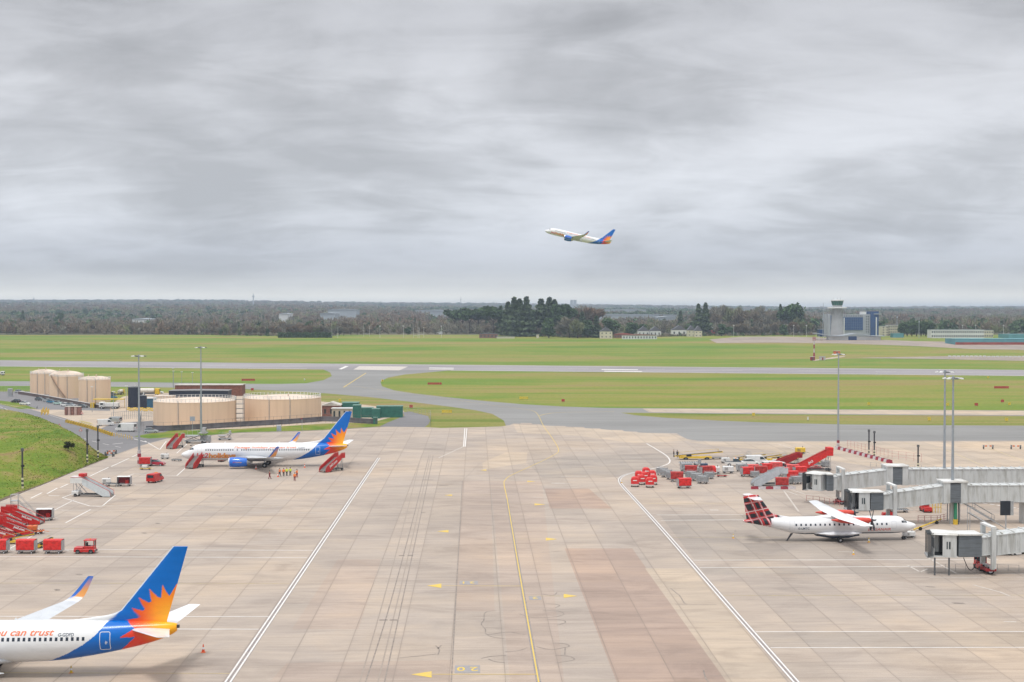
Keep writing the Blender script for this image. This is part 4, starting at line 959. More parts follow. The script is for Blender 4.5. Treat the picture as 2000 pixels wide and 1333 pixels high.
# --- cars and vans: +x is forward
def car(paint, kind='hatch'):
    t = T('parked_car', 'car'); L_ = 4.2; w = .86
    prof = {'hatch': [(-2.05, .35), (-2.08, .75), (-1.95, 1.0), (-1.2, 1.02), (.75, 1.0), (1.6, .88), (2.0, .72), (2.08, .4)]}['hatch']
    b = MB()
    rings = []
    for x, zt, ww in ((-2.1, .72, .70), (-2.0, .98, .80), (-1.3, 1.02, .86), (0, 1.0, .87), (.9, .97, .86), (1.65, .84, .80), (2.05, .68, .66)):
        rings.append([(x, -ww, .30), (x, ww, .30), (x, ww + .02, .60), (x, ww * .94, zt - .03), (x, ww * .8, zt), (x, -ww * .8, zt), (x, -ww * .94, zt - .03), (x, -ww - .02, .60)])
    b.loft(rings, caps=True); body = b.build('body', paint, t, True)
    c = MB(); xr = -1.85 if kind == 'hatch' else -1.95
    c.loft([[(x, -w0, .97), (x, w0, .97), (x, w0 * .86, zt), (x, -w0 * .86, zt)] for x, w0, zt in ((xr, .74, 1.03), (-1.35, .78, 1.40), (-.3, .80, 1.47), (.25, .80, 1.40), (.98, .76, 1.0))], caps=True)
    c.build('glasshouse', WINB, t, True)
    r = MB(); r.loft([[(x, -w0, z), (x, w0, z), (x, w0, z + .03), (x, -w0, z + .03)] for x, w0, z in ((-1.42, .68, 1.385), (-.9, .70, 1.455), (-.2, .70, 1.475), (.22, .69, 1.415))], caps=True); r.build('roof', paint, t, True)
    for x in (-1.3, 1.3):
        for y in (-.80, .80): wheelpart(t, x, y, .31, .2)
    for y in (-.6, .6):
        MB().box(1.96, 2.08, y - .14, y + .14, .58, .72).build('headlight', LAMPW, t); MB().box(-2.12, -2.04, y - .12, y + .12, .68, .86).build('tail_light', LAMPR, t)
    return t
def van(paint, L_=5.0, h=2.1, name='van', beacon=False):
    t = T(name, 'van'); w = .95; a = L_ / 2
    b = MB(); R = []
    for x, zt, zb in ((-a, h * .97, .4), (-a + .08, h, .38), (a - 1.55, h, .38), (a - 1.25, h * .97, .38), (a - .55, 1.18, .38), (a - .1, .98, .4), (a, .7, .45)):
        R.append([(x, -w, zb), (x, w, zb), (x, w, min(1.1, zt - .12)), (x, w * .9, zt - .06), (x, w * .78, zt), (x, -w * .78, zt), (x, -w * .9, zt - .06), (x, -w, min(1.1, zt - .12))])
    b.loft(R, caps=True); b.build('body', paint, t, True)
    g = MB(); g.hexa([(a - 1.22, -.76, h * .93), (a - .60, -.80, 1.24), (a - .60, .80, 1.24), (a - 1.22, .76, h * .93), (a - 1.16, -.74, h * .955), (a - .56, -.8, 1.28), (a - .56, .8, 1.28), (a - 1.16, .74, h * .955)]); g.build('windscreen', WINB, t)
    for s in (-1, 1):
        g = MB(); g.prism([(a - 1.3, h * .86), (a - .78, 1.22), (a - 1.9, 1.22), (a - 1.9, h * .86)], s * (w - .03), s * (w + .012)); g.build('side_window', WINB, t)
        MB().box(a - .06, a + .03, s * .68 - .15, s * .68 + .15, .72, .92).build('headlight', LAMPW, t); MB().box(-a - .02, -a + .04, s * .84 - .07, s * .84 + .07, .9, 1.4).build('tail_light', LAMPR, t)
        for x in (-a + .95, a - .85): wheelpart(t, x, s * (w - .12), .34, .22)
    MB().box(-a - .015, -a + .03, -.68, .68, h * .58, h * .88).build('rear_window', WINB, t)
    MB().box(a - .12, a + .07, -.85, .85, .40, .62).build('bumper', DKG, t)
    if beacon: MB().box(a - 1.75, a - 1.62, -.35, .35, h, h + .12).build('beacon_bar', LAMPO, t)
    return t
def pickup(paint=WHV):
    t = T('pickup_truck', 'truck'); b = MB(); w = .92
    b.loft([[(x, -w, .5), (x, w, .5), (x, w, zt), (x, -w, zt)] for x, zt in ((-2.5, 1.05), (-.55, 1.05), (.9, 1.08), (2.2, .98), (2.35, .7))], caps=True); b.build('body', paint, t)
    MB().box(-2.42, -.7, -.8, .8, 1.05, 1.12).build('load_bed', DKG, t)
    c = MB(); c.loft([[(x, -k, 1.05), (x, k, 1.05), (x, k * .88, z), (x, -k * .88, z)] for x, k, z in ((-.65, .86, 1.68), (-.2, .88, 1.82), (.5, .88, 1.80), (1.25, .84, 1.1))], caps=True); c.build('cab_glass', WINB, t, True)
    MB().box(-.6, .55, -.74, .74, 1.80, 1.86).build('roof', paint, t); MB().box(-.15, .1, -.5, .5, 1.86, 1.98).build('light_bar', LAMPO, t)
    for x in (-1.5, 1.5):
        for y in (-.82, .82): wheelpart(t, x, y, .38, .25)
    return t
def tug(paint=RED):
    t = T('baggage_tug', 'tug'); b = MB()
    b.bevbox(-1.55, 1.5, -.70, .70, .28, .72, .06); b.bevbox(-1.5, -.15, -.66, .66, .72, .98, .08); b.build('body', paint, t)
    c = MB()
    for x in (.0, 1.32):
        for y in (-.62, .62): c.cyl((x, y, .7), (x + (.05 if x else 0), y * .96, 1.95), .045, .045, 6)
    c.bevbox(.0, 1.32, -.66, .66, .70, 1.12, .04); c.build('cab_frame', paint, t)
    MB().bevbox(-.12, 1.48, -.72, .72, 1.93, 2.06, .05).build('cab_roof', paint, t)
    MB().box(1.30, 1.325, -.58, .58, 1.14, 1.9).build('windscreen', WINB, t); MB().box(.03, .05, -.58, .58, 1.14, 1.9).build('rear_glass', WINB, t)
    m = MB(); m.bevbox(.25, .75, -.35, .35, 1.0, 1.15, .04); m.bevbox(.2, .32, -.35, .35, 1.12, 1.6, .04); m.build('seat', BLACK, t)
    for x in (-.95, .95):
        for y in (-.62, .62): wheelpart(t, x, y, .34, .24, DKG)
    MB().box(1.5, 1.62, -.6, .6, .32, .5).build('bumper', DKG, t); MB().cyl((.7, 0, 2.05), (.7, 0, 2.2), .08, .08, 8).build('beacon', LAMPO, t)
    for y in (-.5, .5): MB().cyl((1.49, y, .6), (1.54, y, .6), .09, .09, 10).build('headlight', LAMPW, t)
    return t
# --- baggage carts
def chassis(t, L_, w, frame=GALV):
    m = MB(); m.box(-L_ / 2, L_ / 2, -w / 2, w / 2, .42, .54); m.cyl((L_ / 2, 0, .45), (L_ / 2 + .9, 0, .32), .035, .035, 6); m.build('deck', frame, t)
    for x in (-L_ / 2 + .45, L_ / 2 - .45):
        for y in (-w / 2 + .12, w / 2 - .12): wheelpart(t, x, y, .20, .13, RIM)
def cart(cover=REDB, kind='curtain'):
    t = T('baggage_cart', 'baggage cart'); L_, w, h = 2.7, 1.5, 1.95; chassis(t, L_, w)
    e = MB()
    for x in (-L_ / 2, L_ / 2 - .05): e.box(x, x + .05, -w / 2, w / 2, .54, h)
    if kind == 'open':
        for x in (-L_ / 2 + .05,): pass
    for s in (-1, 1): MB().box((L_ / 2 - .05) if s > 0 else -L_ / 2, (L_ / 2) if s > 0 else -L_ / 2 + .05, -w / 2, w / 2, .54, h).build('end_panel', GALV, t)
    r = MB(); r.loft([[(x, -w / 2, h), (x, -w / 4, h + .10), (x, w / 4, h + .10), (x, w / 2, h), (x, w / 2, h + .04), (x, w / 4, h + .14), (x, -w / 4, h + .14), (x, -w / 2, h + .04)] for x in (-L_ / 2, L_ / 2)], caps=True); r.build('roof', WHV if kind == 'open' else cover, t)
    if kind == 'curtain':
        for s in (-1, 1):
            vs = []; nx = 22
            for i in range(nx + 1):
                x = -L_ / 2 + .06 + (L_ - .12) * i / nx
                for j in range(7):
                    z = .62 + (h - .62) * j / 6; sag = .07 * sin(i * 1.7 + j * .5) + .04 * sin(i * .6 - j * 1.1)
                    vs.append((x, s * (w / 2 + .01 + sag * .5 + .03), z))
            fs = [(i * 7 + j, (i + 1) * 7 + j, (i + 1) * 7 + j + 1, i * 7 + j + 1) for i in range(nx) for j in range(6)]
            MB().add(vs, fs).build('curtain', cover, t, True)
    else:
        m = MB(); m.box(-L_ / 2 + .05, L_ / 2 - .05, w / 2 - .06, w / 2 - .03, .56, h); m.build('back_curtain', REDD, t)
        MB().box(.2, .9, -.2, .5, .54, 1.25).build('inner_panel', RED, t)
    return t
def pod(cover=REDB, base=WHV):
    """rounded red hood over a small dolly"""
    t = T('covered_dolly', 'baggage cart'); chassis(t, 1.9, 1.5, WHV)
    R = []
    for x, k in ((-.95, .90), (-.85, 1.0), (0, 1.02), (.85, 1.0), (.95, .90)):
        pr = [(-.78 * k, .62), (-.80 * k, 1.35 * k + .05), (-.66 * k, 1.75 * k + .05), (-.35 * k, 1.95 * k + .05), (.35 * k, 1.95 * k + .05), (.66 * k, 1.75 * k + .05), (.80 * k, 1.35 * k + .05), (.78 * k, .62)]
        R.append([(x, y, z) for y, z in pr])
    MB().loft(R, caps=True).build('hood', cover, t, True)
    MB().box(-.99, -.96, -.4, .4, 1.28, 1.45).build('hood_band', WHTXT, t); MB().box(-1.0, 1.0, -.8, .8, .55, .64).build('skirt', base, t)
    return t
def cage():
    t = T('mesh_cage_trolley', 'trolley'); chassis(t, 2.2, 1.4)
    m = MB()
    for x in (-1.1, 1.06):
        for y in (-.7, .66): m.box(x, x + .04, y, y + .04, .54, 1.85)
    for z in (.6, 1.2, 1.81):
        m.box(-1.1, 1.1, -.7, -.66, z, z + .04); m.box(-1.1, 1.1, .66, .7, z, z + .04); m.box(-1.1, -1.06, -.7, .7, z, z + .04); m.box(1.06, 1.1, -.7, .7, z, z + .04)
    m.build('frame', GALV, t); MB().box(-1.05, 1.05, -.64, .64, .56, 1.6).build('load_cover', CANV, t)
    return t
def flat(col=GALV, load=None):
    t = T('flat_dolly', 'dolly'); chassis(t, 3.0, 1.6, col)
    m = MB()
    for i in range(8): m.cyl((-1.3 + i * .37, -.72, .60), (-1.3 + i * .37, .72, .60), .05, .05, 8)
    m.build('rollers', DKG, t)
    if load: MB().bevbox(-.9, .5, -.6, .6, .66, 1.35, .05).build('box_load', load, t)
    return t
def gpu(col=WHV):
    t = T('ground_power_unit', 'power unit'); chassis(t, 2.4, 1.5, DKG); MB().bevbox(-1.2, 1.15, -.72, .72, .54, 1.6, .1).build('housing', col, t)
    m = MB()
    for k in range(5): m.box(-.9, -.1, -.735, -.72, .75 + k * .14, .81 + k * .14)
    m.build('louvres', DKG, t); MB().cyl((.6, 0, 1.6), (.6, 0, 1.95), .07, .07, 8).build('exhaust_pipe', DKMET, t); return t
# --- mobile passenger stairs: top at -x, foot at +x
def stairs(side=RED, rail=RED, Lh=7.6, ht=3.3, words='Jet2.com', platform=2.0, box=False, canopy=False, par=.95):
    t = T('mobile_stairs', 'aircraft stairs'); w = .95; x0 = -Lh / 2 + platform; x1 = Lh / 2; z1 = .35
    st = MB(); n = 17
    for i in range(n):
        f = i / n; x = x1 + (x0 - x1) * f; z = z1 + (ht - z1) * (i + 1) / n; st.box(x - (x1 - x0) / n, x + .03, -w + .06, w - .06, z - .05, z)
        st.box(x - .01, x + .03, -w + .06, w - .06, z - (ht - z1) / n, z - .05)
    st.build('steps', TREAD, t)
    for s in (-1, 1):
        y0, y1 = s * w, s * (w + .06)
        p = MB(); p.prism([(x1 + .1, .12), (x1 + .1, .55), (x1 - .3, .3 + par), (x0, ht + par), (x0, ht - .35), (x1 - 1.4, .12)], min(y0, y1), max(y0, y1)); sp = p.build('side_panel', side, t)
        p = MB(); p.cyl((x1, s * (w + .03), 1.15), (x0, s * (w + .03), ht + 1.08), .045, .045, 6); p.cyl((x0, s * (w + .03), ht + 1.08), (-Lh / 2, s * (w + .03), ht + 1.08), .045, .045, 6); p.cyl((x1, s * (w + .03), 1.15), (x1 + .08, s * (w + .03), .3), .045, .045, 6); p.build('handrail', rail, t)
        p = MB(); p.box(-Lh / 2, x0, min(y0, y1), max(y0, y1), ht - .1, ht + 1.0); p.build('platform_side', side if not box else WHV, t)
        if words:
            me = text_mesh(words, .75 if par > .6 else .50, bold=.02); xs = [v.co.x for v in me.vertices]; wd = max(xs); ang = atan2(ht - z1, x0 - x1) if s > 0 else atan2(ht - z1, x0 - x1)
            sl = atan2(ht - z1, x1 - x0); cxm = (x0 + x1) / 2 + .2; czm = (ht + z1) / 2 + (.28 if par > .6 else .10)
            for v in me.vertices:
                u = (v.co.x - wd / 2) * 1.0; q = v.co.y - (.3 if par > .6 else .2)
                if s < 0: uu, qq = u, q; dx = uu * cos(-sl) - qq * sin(-sl); dz = uu * sin(-sl) + qq * cos(-sl)
                else: dx = -(u * cos(sl) - q * sin(sl)); dz = u * sin(sl) + q * cos(sl)
                v.co = (cxm + dx, s * (w + .085), czm + dz)
            me.materials.clear(); me.materials.append(WHTXT); o = bpy.data.objects.new('lettering', me); COL.objects.link(o); o.parent = sp
    MB().box(-Lh / 2, x0 + .05, -w, w, ht - .12, ht).build('platform', TREAD, t)
    m = MB(); m.box(-Lh / 2 + .3, x1 - .8, -.8, -.66, .40, .58); m.box(-Lh / 2 + .3, x1 - .8, .66, .8, .40, .58); m.box(-Lh / 2 + .3, -Lh / 2 + .5, -.8, .8, .40, .58); m.box(.2, .4, -.8, .8, .40, .58); m.build('chassis', DKG, t)
    m = MB()
    for s in (-.72, .72): m.cyl((-Lh / 2 + .6, s, .5), (x0 - .2, s, ht - .2), .06, .06, 6); m.cyl((x0 + .4, s, .5), (-Lh / 2 + .8, s, ht - .2), .06, .06, 6); m.cyl((-Lh / 2 + .5, s, .5), (-Lh / 2 + .5, s, ht - .12), .05, .05, 6)
    m.build('support_legs', GALV, t)
    for x in (-Lh / 2 + .9, x1 - 1.7):
        for y in (-.86, .86): wheelpart(t, x, y, .32, .2, DKG)
    if box:
        MB().bevbox(-Lh / 2 - 0.1, x0 - .5, -w - .02, w + .02, ht + .0, ht + 1.15, .06).build('landing_box', WHV, t)
        MB().bevbox(x0 - 1.0, x0 + .25, -.3, w + .1, ht + 1.1, ht + 1.7, .08).build('canopy_box', RED, t)
        m = MB(); m.bevbox(-Lh / 2 + .1, -Lh / 2 + 1.5, -.85, .85, .35, 1.1, .1); m.build('engine_cover', WHV, t)
    if canopy:
        MB().bevbox(-Lh / 2 - .05, x0 - .3, -w - .08, w + .08, ht + 1.0, ht + 1.75, .06).build('canopy_box', side, t)
    return t
def belt(col=YELV):
    t = T('belt_loader', 'belt loader'); m = MB(); m.bevbox(-2.6, 2.0, -.85, .85, .35, .8, .06); m.build('chassis', col, t)
    m = MB(); m.hexa([(-3.2, -.45, .75), (3.6, -.45, 1.75), (3.6, .45, 1.75), (-3.2, .45, .75), (-3.2, -.45, .95), (3.6, -.45, 1.95), (3.6, .45, 1.95), (-3.2, .45, .95)]); m.build('conveyor', col, t)
    m = MB(); m.hexa([(-3.1, -.36, .98), (3.5, -.36, 1.97), (3.5, .36, 1.97), (-3.1, .36, .98), (-3.1, -.36, 1.0), (3.5, -.36, 1.99), (3.5, .36, 1.99), (-3.1, .36, 1.0)]); m.build('belt', BLACK, t)
    m = MB(); m.tube([(-2.6, .5, 1.0), (-2.6, .5, 1.7), (3.0, .5, 2.5), (3.0, .5, 1.9)], .03); m.build('handrail', col, t)
    for x in (-1.7, 1.3):
        for y in (-.8, .8): wheelpart(t, x, y, .33, .22, DKG)
    MB().bevbox(-1.6, -.9, -.85, -.35, .8, 1.3, .05).build('seat', BLACK, t); return t
def loader(col=GALV):
    t = T('cargo_loader', 'cargo loader'); m = MB(); m.box(-3, 3, -1.3, 1.3, .5, .8); m.build('chassis', col, t)
    m = MB(); m.box(-2.9, .8, -1.25, 1.25, 1.9, 2.15); m.build('rear_platform', col, t); MB().box(1.0, 3.0, -1.25, 1.25, 2.7, 2.95).build('front_platform', col, t)
    m = MB()
    for s in (-1.2, 1.2): m.cyl((-2.6, s, .8), (.6, s, 1.9), .08, .08, 6); m.cyl((.6, s, .8), (-2.6, s, 1.9), .08, .08, 6); m.cyl((1.2, s, .8), (2.8, s, 2.7), .08, .08, 6); m.cyl((2.8, s, .8), (1.2, s, 2.7), .08, .08, 6)
    m.build('scissor_arms', DKG, t)
    MB().bevbox(2.0, 3.0, -1.3, -.3, 2.95, 4.3, .06).build('cab', col, t); MB().box(3.0, 3.02, -1.2, -.4, 3.5, 4.15).build('windscreen', WINB, t)
    m = MB()
    for x in (-2.8, -1.4, 0, 1.1, 2.9): m.cyl((x, 1.28, 2.1), (x, 1.28, 3.3), .03, .03, 5)
    m.tube([(-2.8, 1.28, 3.3), (2.9, 1.28, 3.3)], .03); m.build('handrail', GALV, t)
    for x in (-2.1, 2.1):
        for y in (-1.2, 1.2): wheelpart(t, x, y, .38, .26, DKG)
    return t
def ladder():
    t = T('maintenance_steps', 'access steps'); m = MB()
    for i in range(10): m.box(1.6 - i * .28, 1.9 - i * .28, -.45, .45, .3 + i * .32, .34 + i * .32)
    m.build('steps', TREAD, t); m = MB(); m.box(-2.2, -1.0, -.6, .6, 3.3, 3.4); m.build('platform', GALV, t)
    m = MB()
    for y in (-.5, .5):
        m.tube([(1.9, y, .2), (-1.0, y, 3.4), (-1.0, y, 4.4), (-2.2, y, 4.4), (-2.2, y, .2)], .04); m.tube([(1.9, y, 1.2), (-1.0, y, 4.4)], .035); m.cyl((-1, y, .2), (-1, y, 3.4), .04); m.cyl((-2.2, y, 1.6), (-1, y, .3), .03); m.cyl((-1, y, 1.8), (-2.2, y, 3.2), .03); m.cyl((1.9, y, 1.2), (1.9, y, .2), .035)
    m.build('frame', GALV, t)
    for x in (-2.0, 1.2):
        for y in (-.5, .5): wheelpart(t, x, y, .16, .1, DKG)
    return t
def cone(cm=None):
    t = T('traffic_cone', 'cone'); MB().bevbox(-.28, .28, -.28, .28, 0, .06, .02).build('base', ORGV, t)
    MB().lathe([(.20, .05), (.13, .42), (.045, .98), (.001, .99)], 14).build('cone_body', cm or pm('cone_orange', (.75, .10, .03), .6), t); MB().lathe([(.155, .40), (.098, .66)], 14).build('reflective_band', WHTXT, t); return t
BAG = 'red baggage carts lined up at the left'
# row of covered carts behind a tug, lower left
place('tug', tug, 167, 1081, YAW, 'red baggage tug with a cab, ahead of the red carts')
for px, lab in ((105, 'red curtained baggage cart nearest the tug'), (52, 'red curtained baggage cart with sagging cover, second from the tug'), (-2, 'red curtained baggage cart cut by the left edge of the photo')):
    place('cart', cart, px, 1081, YAW, lab, BAG)
place('cart_open', lambda: cart(REDB, 'open'), 88, 1017, YAW + .05, 'open sided red baggage cart behind the parked red stairs', None)
place('belt', belt, 32, 1062, YAW + .4, 'yellow belt loader half hidden behind the red baggage carts', scale=.72)
place('belt', None, 84, 1069, YAW + 1.2, 'yellow belt loader between the second red cart and the tug', scale=.6)
# red stairs parked close together at the left edge
SL = 'red mobile stairs parked together at the left'
STR = lambda: stairs(RED, RED, 6.6, 2.0, par=.45)
for px, py, a, lab in ((44, 1024, -.10, 'red mobile stairs with white lettering, back row at left'), (8, 1030, .02, 'red mobile stairs with white lettering, middle of the left cluster'), (26, 1046, .06, 'red mobile stairs with white lettering, front of the left cluster'), (-14, 1054, .20, 'red mobile stairs partly outside the left edge')):
    place('stairs', STR, px, py, YAW + a, lab, SL)
place('flat_orange', lambda: flat(ORGV, ORGV), 66, 1043, YAW + .1, 'orange flat dolly with a box load beside the red stairs')
place('ladder', ladder, 48, 1016, YAW + .2, 'tall grey maintenance steps behind the red stairs')
# white stairs
place('stairs_white', lambda: stairs(pm('stairs_white_panel', (.56, .60, .62), .45, var=.08), RED, 7.8, 2.7, None, 2.3, True), 180, 970, YAW - .12, 'white mobile stairs with red handrail parked in a marked bay')
place('cart_open', None, 243, 950, YAW, 'small open red and grey cart beside the dolly train')
place('flat', flat, 220, 950, YAW - .1, 'empty flat dolly behind the white stairs')
place('gpu', gpu, 208, 946, YAW + .2, 'white power unit with yellow trim near the flat dolly', scale=.75)
place('van_red', lambda: van(RED, 4.4, 1.9, 'van', True), 303, 942, YAW + pi / 2 - .22, 'red van with dark rear window parked on the left stands')
place('car_red', lambda: car(pm('crimson_paint', (.36, .012, .03), .35, coat=.4)), 305, 910, YAW - .1, 'dark red car with white lettering beside the light mast')
place('covered', lambda: cart(RED), 284, 911, YAW, 'red covered trolley at the foot of the light mast')
place('flat_y', lambda: flat(YELV, WHV), 284, 918, YAW, 'low white and yellow trailer in front of the light mast', scale=.8)
place('flat', None, 345, 901, YAW - .3, 'low grey tow trailer near the nose of the parked airliner', scale=.8)
place('gpu', None, 322, 897, YAW, 'pale power unit near the nose of the parked airliner', scale=.8)
# stairs at the parked airliner
place('stairs_s', lambda: stairs(RED, RED, 5.6, 2.6, None, 1.2), 382, 914, YAW - pi / 2 - .30, 'red mobile stairs at the front door of the parked airliner')
place('stairs_r', lambda: stairs(RED, RED, 6.4, 2.9, 'Jet2.com', 1.2, canopy=False), 649, 921, YAW - pi / 2 - .62, 'red mobile stairs standing under the tail of the parked airliner')
place('stairs_s', None, 343, 876, YAW - pi / 2 - .35, 'red mobile stairs standing beyond the nose of the parked airliner')
place('loader', loader, 383, 866, YAW - .1, 'grey cargo loader with raised platforms behind the parked airliner')
place('ladder', None, 366, 872, YAW + .5, 'grey access steps between the red stairs and the cargo loader', scale=.8)
place('cart_grey', lambda: cart(CANV), 402, 866, YAW, 'grey covered cart at the right end of the loader group')
place('loader', None, 439, 860, YAW, 'small grey platform loader standing alone behind the airliner', scale=.62)
place('belt_red', lambda: belt(REDD), 434, 901, YAW + pi / 2, 'dark red belt loader under the airliner belly', scale=.8)
for px, py, lab in ((543, 932, 'orange cone left of the standing workers'), (500, 917, 'pale cone in front of the blue engine'), (397, 1275, 'orange and white cone near the white edge line'), (139, 1315, 'dark cone under the nearest airliner'), (595, 914, 'grey cone behind the workers'), (1432, 1052, 'small cone left of the propeller aircraft'), (1697, 1060, 'yellow cone in front of the propeller aircraft'), (1667, 1084, 'yellow cone near the worn white mark'), (1214, 944, 'dark cone beside the red pods')):
    if 'yellow' in lab or 'small' in lab or 'dark' in lab: place('cone_y', (lambda: cone(YELV)) , px, py, 0, lab, scale=.75)
    else: place('cone', cone, px, py, 0, lab, scale=.9)

# --- right-hand equipment area
for i, (px, py, k) in enumerate(((1240, 951, 0), (1269, 952.5, 0), (1253, 947, 0), (1276, 947, 0), (1248, 939, 0), (1259, 941, 0), (1274, 938, 0), (1262, 932, 0))):
    place('pod', pod, px, py, YAW + pi / 2 + (.1 * (i % 3) - .1), ['rounded red covered cart at the front left of the pod cluster', 'rounded red covered cart at the front centre of the pod cluster', 'rounded red covered cart in the middle of the pod cluster', 'rounded red covered cart at the right front of the pod cluster', 'rounded red covered cart at the back left of the pod cluster', 'rounded red covered cart with a pale top in the pod cluster', 'rounded red covered cart at the right of the pod cluster', 'rounded red covered cart at the very back of the pod cluster'][i], 'rounded red covered carts on the right stands')
GR = 'baggage carts and trolleys on the right stands'
for i, (key, mk, px, py, a, lab) in enumerate((
    ('cage', cage, 1293, 929, -.5, 'grey mesh trolley at the head of the diagonal trolley row'), ('cage', None, 1301, 933, -.5, 'grey mesh trolley second in the diagonal trolley row'), ('cage', None, 1311, 937, -.45, 'grey mesh trolley next to the red cart in the diagonal row'),
    ('cart', None, 1322, 941, 0, 'red cart at the end of the diagonal trolley row'), ('cart', None, 1336, 954, .05, 'single red cart with crumpled cover in front of the trolleys'),
    ('cart', None, 1350, 928, 0, 'red cart under the blue and grey loader'), ('cage', None, 1350, 936, -.5, 'grey mesh trolley left of the second diagonal row'), ('cage', None, 1360, 940, -.5, 'grey mesh trolley in the middle of the second diagonal row'), ('cage', None, 1372, 945, -.45, 'grey mesh trolley at the front of the second diagonal row'),
    ('cart', None, 1378, 929, .3, 'red cart between the trolleys and the white tug'), ('gpu_w', lambda: gpu(WHV), 1396, 926, .1, 'white ground unit with glazed top beside the red cart'), ('gpu_w', None, 1422, 925, .0, 'white ground unit standing alone in the equipment area'),
    ('cart', None, 1459, 931, 0, 'red cart with grey end panel right of the white unit'), ('cart', None, 1486, 929, 0, 'red cart behind the grey stairs'), ('cart_pink', lambda: cart(PINK), 1515, 921, 0, 'faded red cart behind the landing of the grey stairs'),
    ('cart', None, 1527, 953, .1, 'red cart in front of the grey stairs with slanting cover'), ('cart', None, 1545, 939, .2, 'red cart right of the grey stairs'), ('cage', None, 1556, 946, .1, 'grey mesh trolley beside the jet bridge head'), ('cart_pink', None, 1548, 926, 0, 'faded red cart under the tall red stairs'),
    ('flat_red', lambda: flat(RED), 1590, 918, 0, 'empty red flat dolly beside the tall red stairs'), ('flat_red', None, 1584, 914, .05, 'empty red flat dolly behind the other red dolly'))):
    if key == 'cart' and i % 2: key, mk = 'cart_d', (lambda: cart(pm('worn_red_cover', (.40, .035, .03), .65, var=.2, scale=3)))
    place(key, mk, px, py, YAW + a + .12 * ((i * 7) % 5 - 2), lab, GR)
place('stairs_grey', lambda: stairs(pm('pale_grey_panel', (.50, .53, .56), .45, var=.08), GALV, 7.2, 2.6, None, 1.8), 1503, 949, YAW + pi + .15, 'pale grey mobile stairs in front of the red carts')
place('stairs_big', lambda: stairs(REDB, RED, 8.6, 3.6, 'Jet2', 1.5, canopy=True), 1588, 921, YAW + pi + .1, 'tall red mobile stairs rising to the right beside the jet bridge')
place('stairs_low', lambda: stairs(REDD, RED, 6.0, 2.0, None, 1.2), 1540, 910, YAW + pi, 'low dark red mobile stairs behind the tall red stairs')
place('pickup', pickup, 1437, 911, YAW - .1, 'white pickup with amber light bar in the equipment area'); place('van_white', lambda: van(WHV), 1478, 907, YAW, 'white van parked among yellow equipment')
place('van_white', None, 1508, 917, YAW + .2, 'white van close to the white service vehicle', scale=.9); place('van_white2', lambda: van(WHV, 4.4, 1.9), 1519, 918, YAW + pi / 2 + .2, 'white van seen from its end, beside the red stairs')
place('car_white', lambda: car(WHV), 1466, 909, YAW, 'white car behind the white pickup')
place('belt_l', lambda: belt(YELV), 1362, 898, YAW, 'long yellow belt loader at the back of the equipment area', scale=(1.7, 1, 1))
YE = 'yellow loading equipment at the back of the right stands'
for px, py, k, lab in ((1448, 901, .7, 'orange and yellow loader behind the white pickup'), (1476, 899, .7, 'yellow loader behind the white van'), (1503, 901, .8, 'yellow loader in the middle of the back row'), (1528, 901, .8, 'yellow loader near the low red stairs'), (1548, 899, .7, 'yellow loader at the right end of the back row')):
    place('belt', None, px, py, YAW + (.2 if px < 1500 else -.1), lab, YE, scale=k)
place('loader_b', lambda: loader(GREYV), 1352, 921, YAW + .1, 'grey scissor loader with dark cab behind the red carts', scale=.62)
place('gpu_y', lambda: gpu(YELV), 1563, 887, YAW, 'yellow unit standing alone on the pale concrete'); 
place('flat', None, 1345, 909, YAW, 'white flat trailer on black wheels beneath the yellow belt loader', scale=(1.5, 1, 1.3))
place('gpu_b', lambda: gpu(pm('dark_blue_unit', (.03, .06, .12), .5)), 1375, 915, YAW, 'dark blue power unit beside the grey scissor loader', scale=.7)
place('gpu', None, 1775, 1050, YAW, 'grey ground power unit at the nose of the propeller aircraft', scale=(.8, .8, .6))
place('tug', None, 1808, 1000, YAW + pi / 2, 'orange red tug parked under the middle jet bridge'); place('tug', None, 1737, 1010, YAW, 'dark red tug beside the jet bridge leg', scale=.8)
place('flat', None, 1757, 1001, YAW, 'black and white dolly behind the propeller aircraft'); place('flat_red', None, 1640, 984, YAW, 'small red dolly under the back jet bridge', scale=.8)
place('cart', None, 1688, 998, YAW, 'red cart half hidden by the middle jet bridge cab'); place('car_white', None, 1993, 1078, YAW + .3, 'white car at the right edge of the photo')
place('van_white2', None, 1986, 1082, YAW + .5, 'white van behind the nearest jet bridge leg'); place('stairs_grey2', lambda: stairs(WHV, GALV, 5.2, 1.8, None, 1.0), 1955, 1084, YAW + .2, 'small white mobile stairs behind the nearest jet bridge')
place('tug', None, 1918, 1113, YAW + pi / 2, 'dark red tug at the foot of the nearest jet bridge')
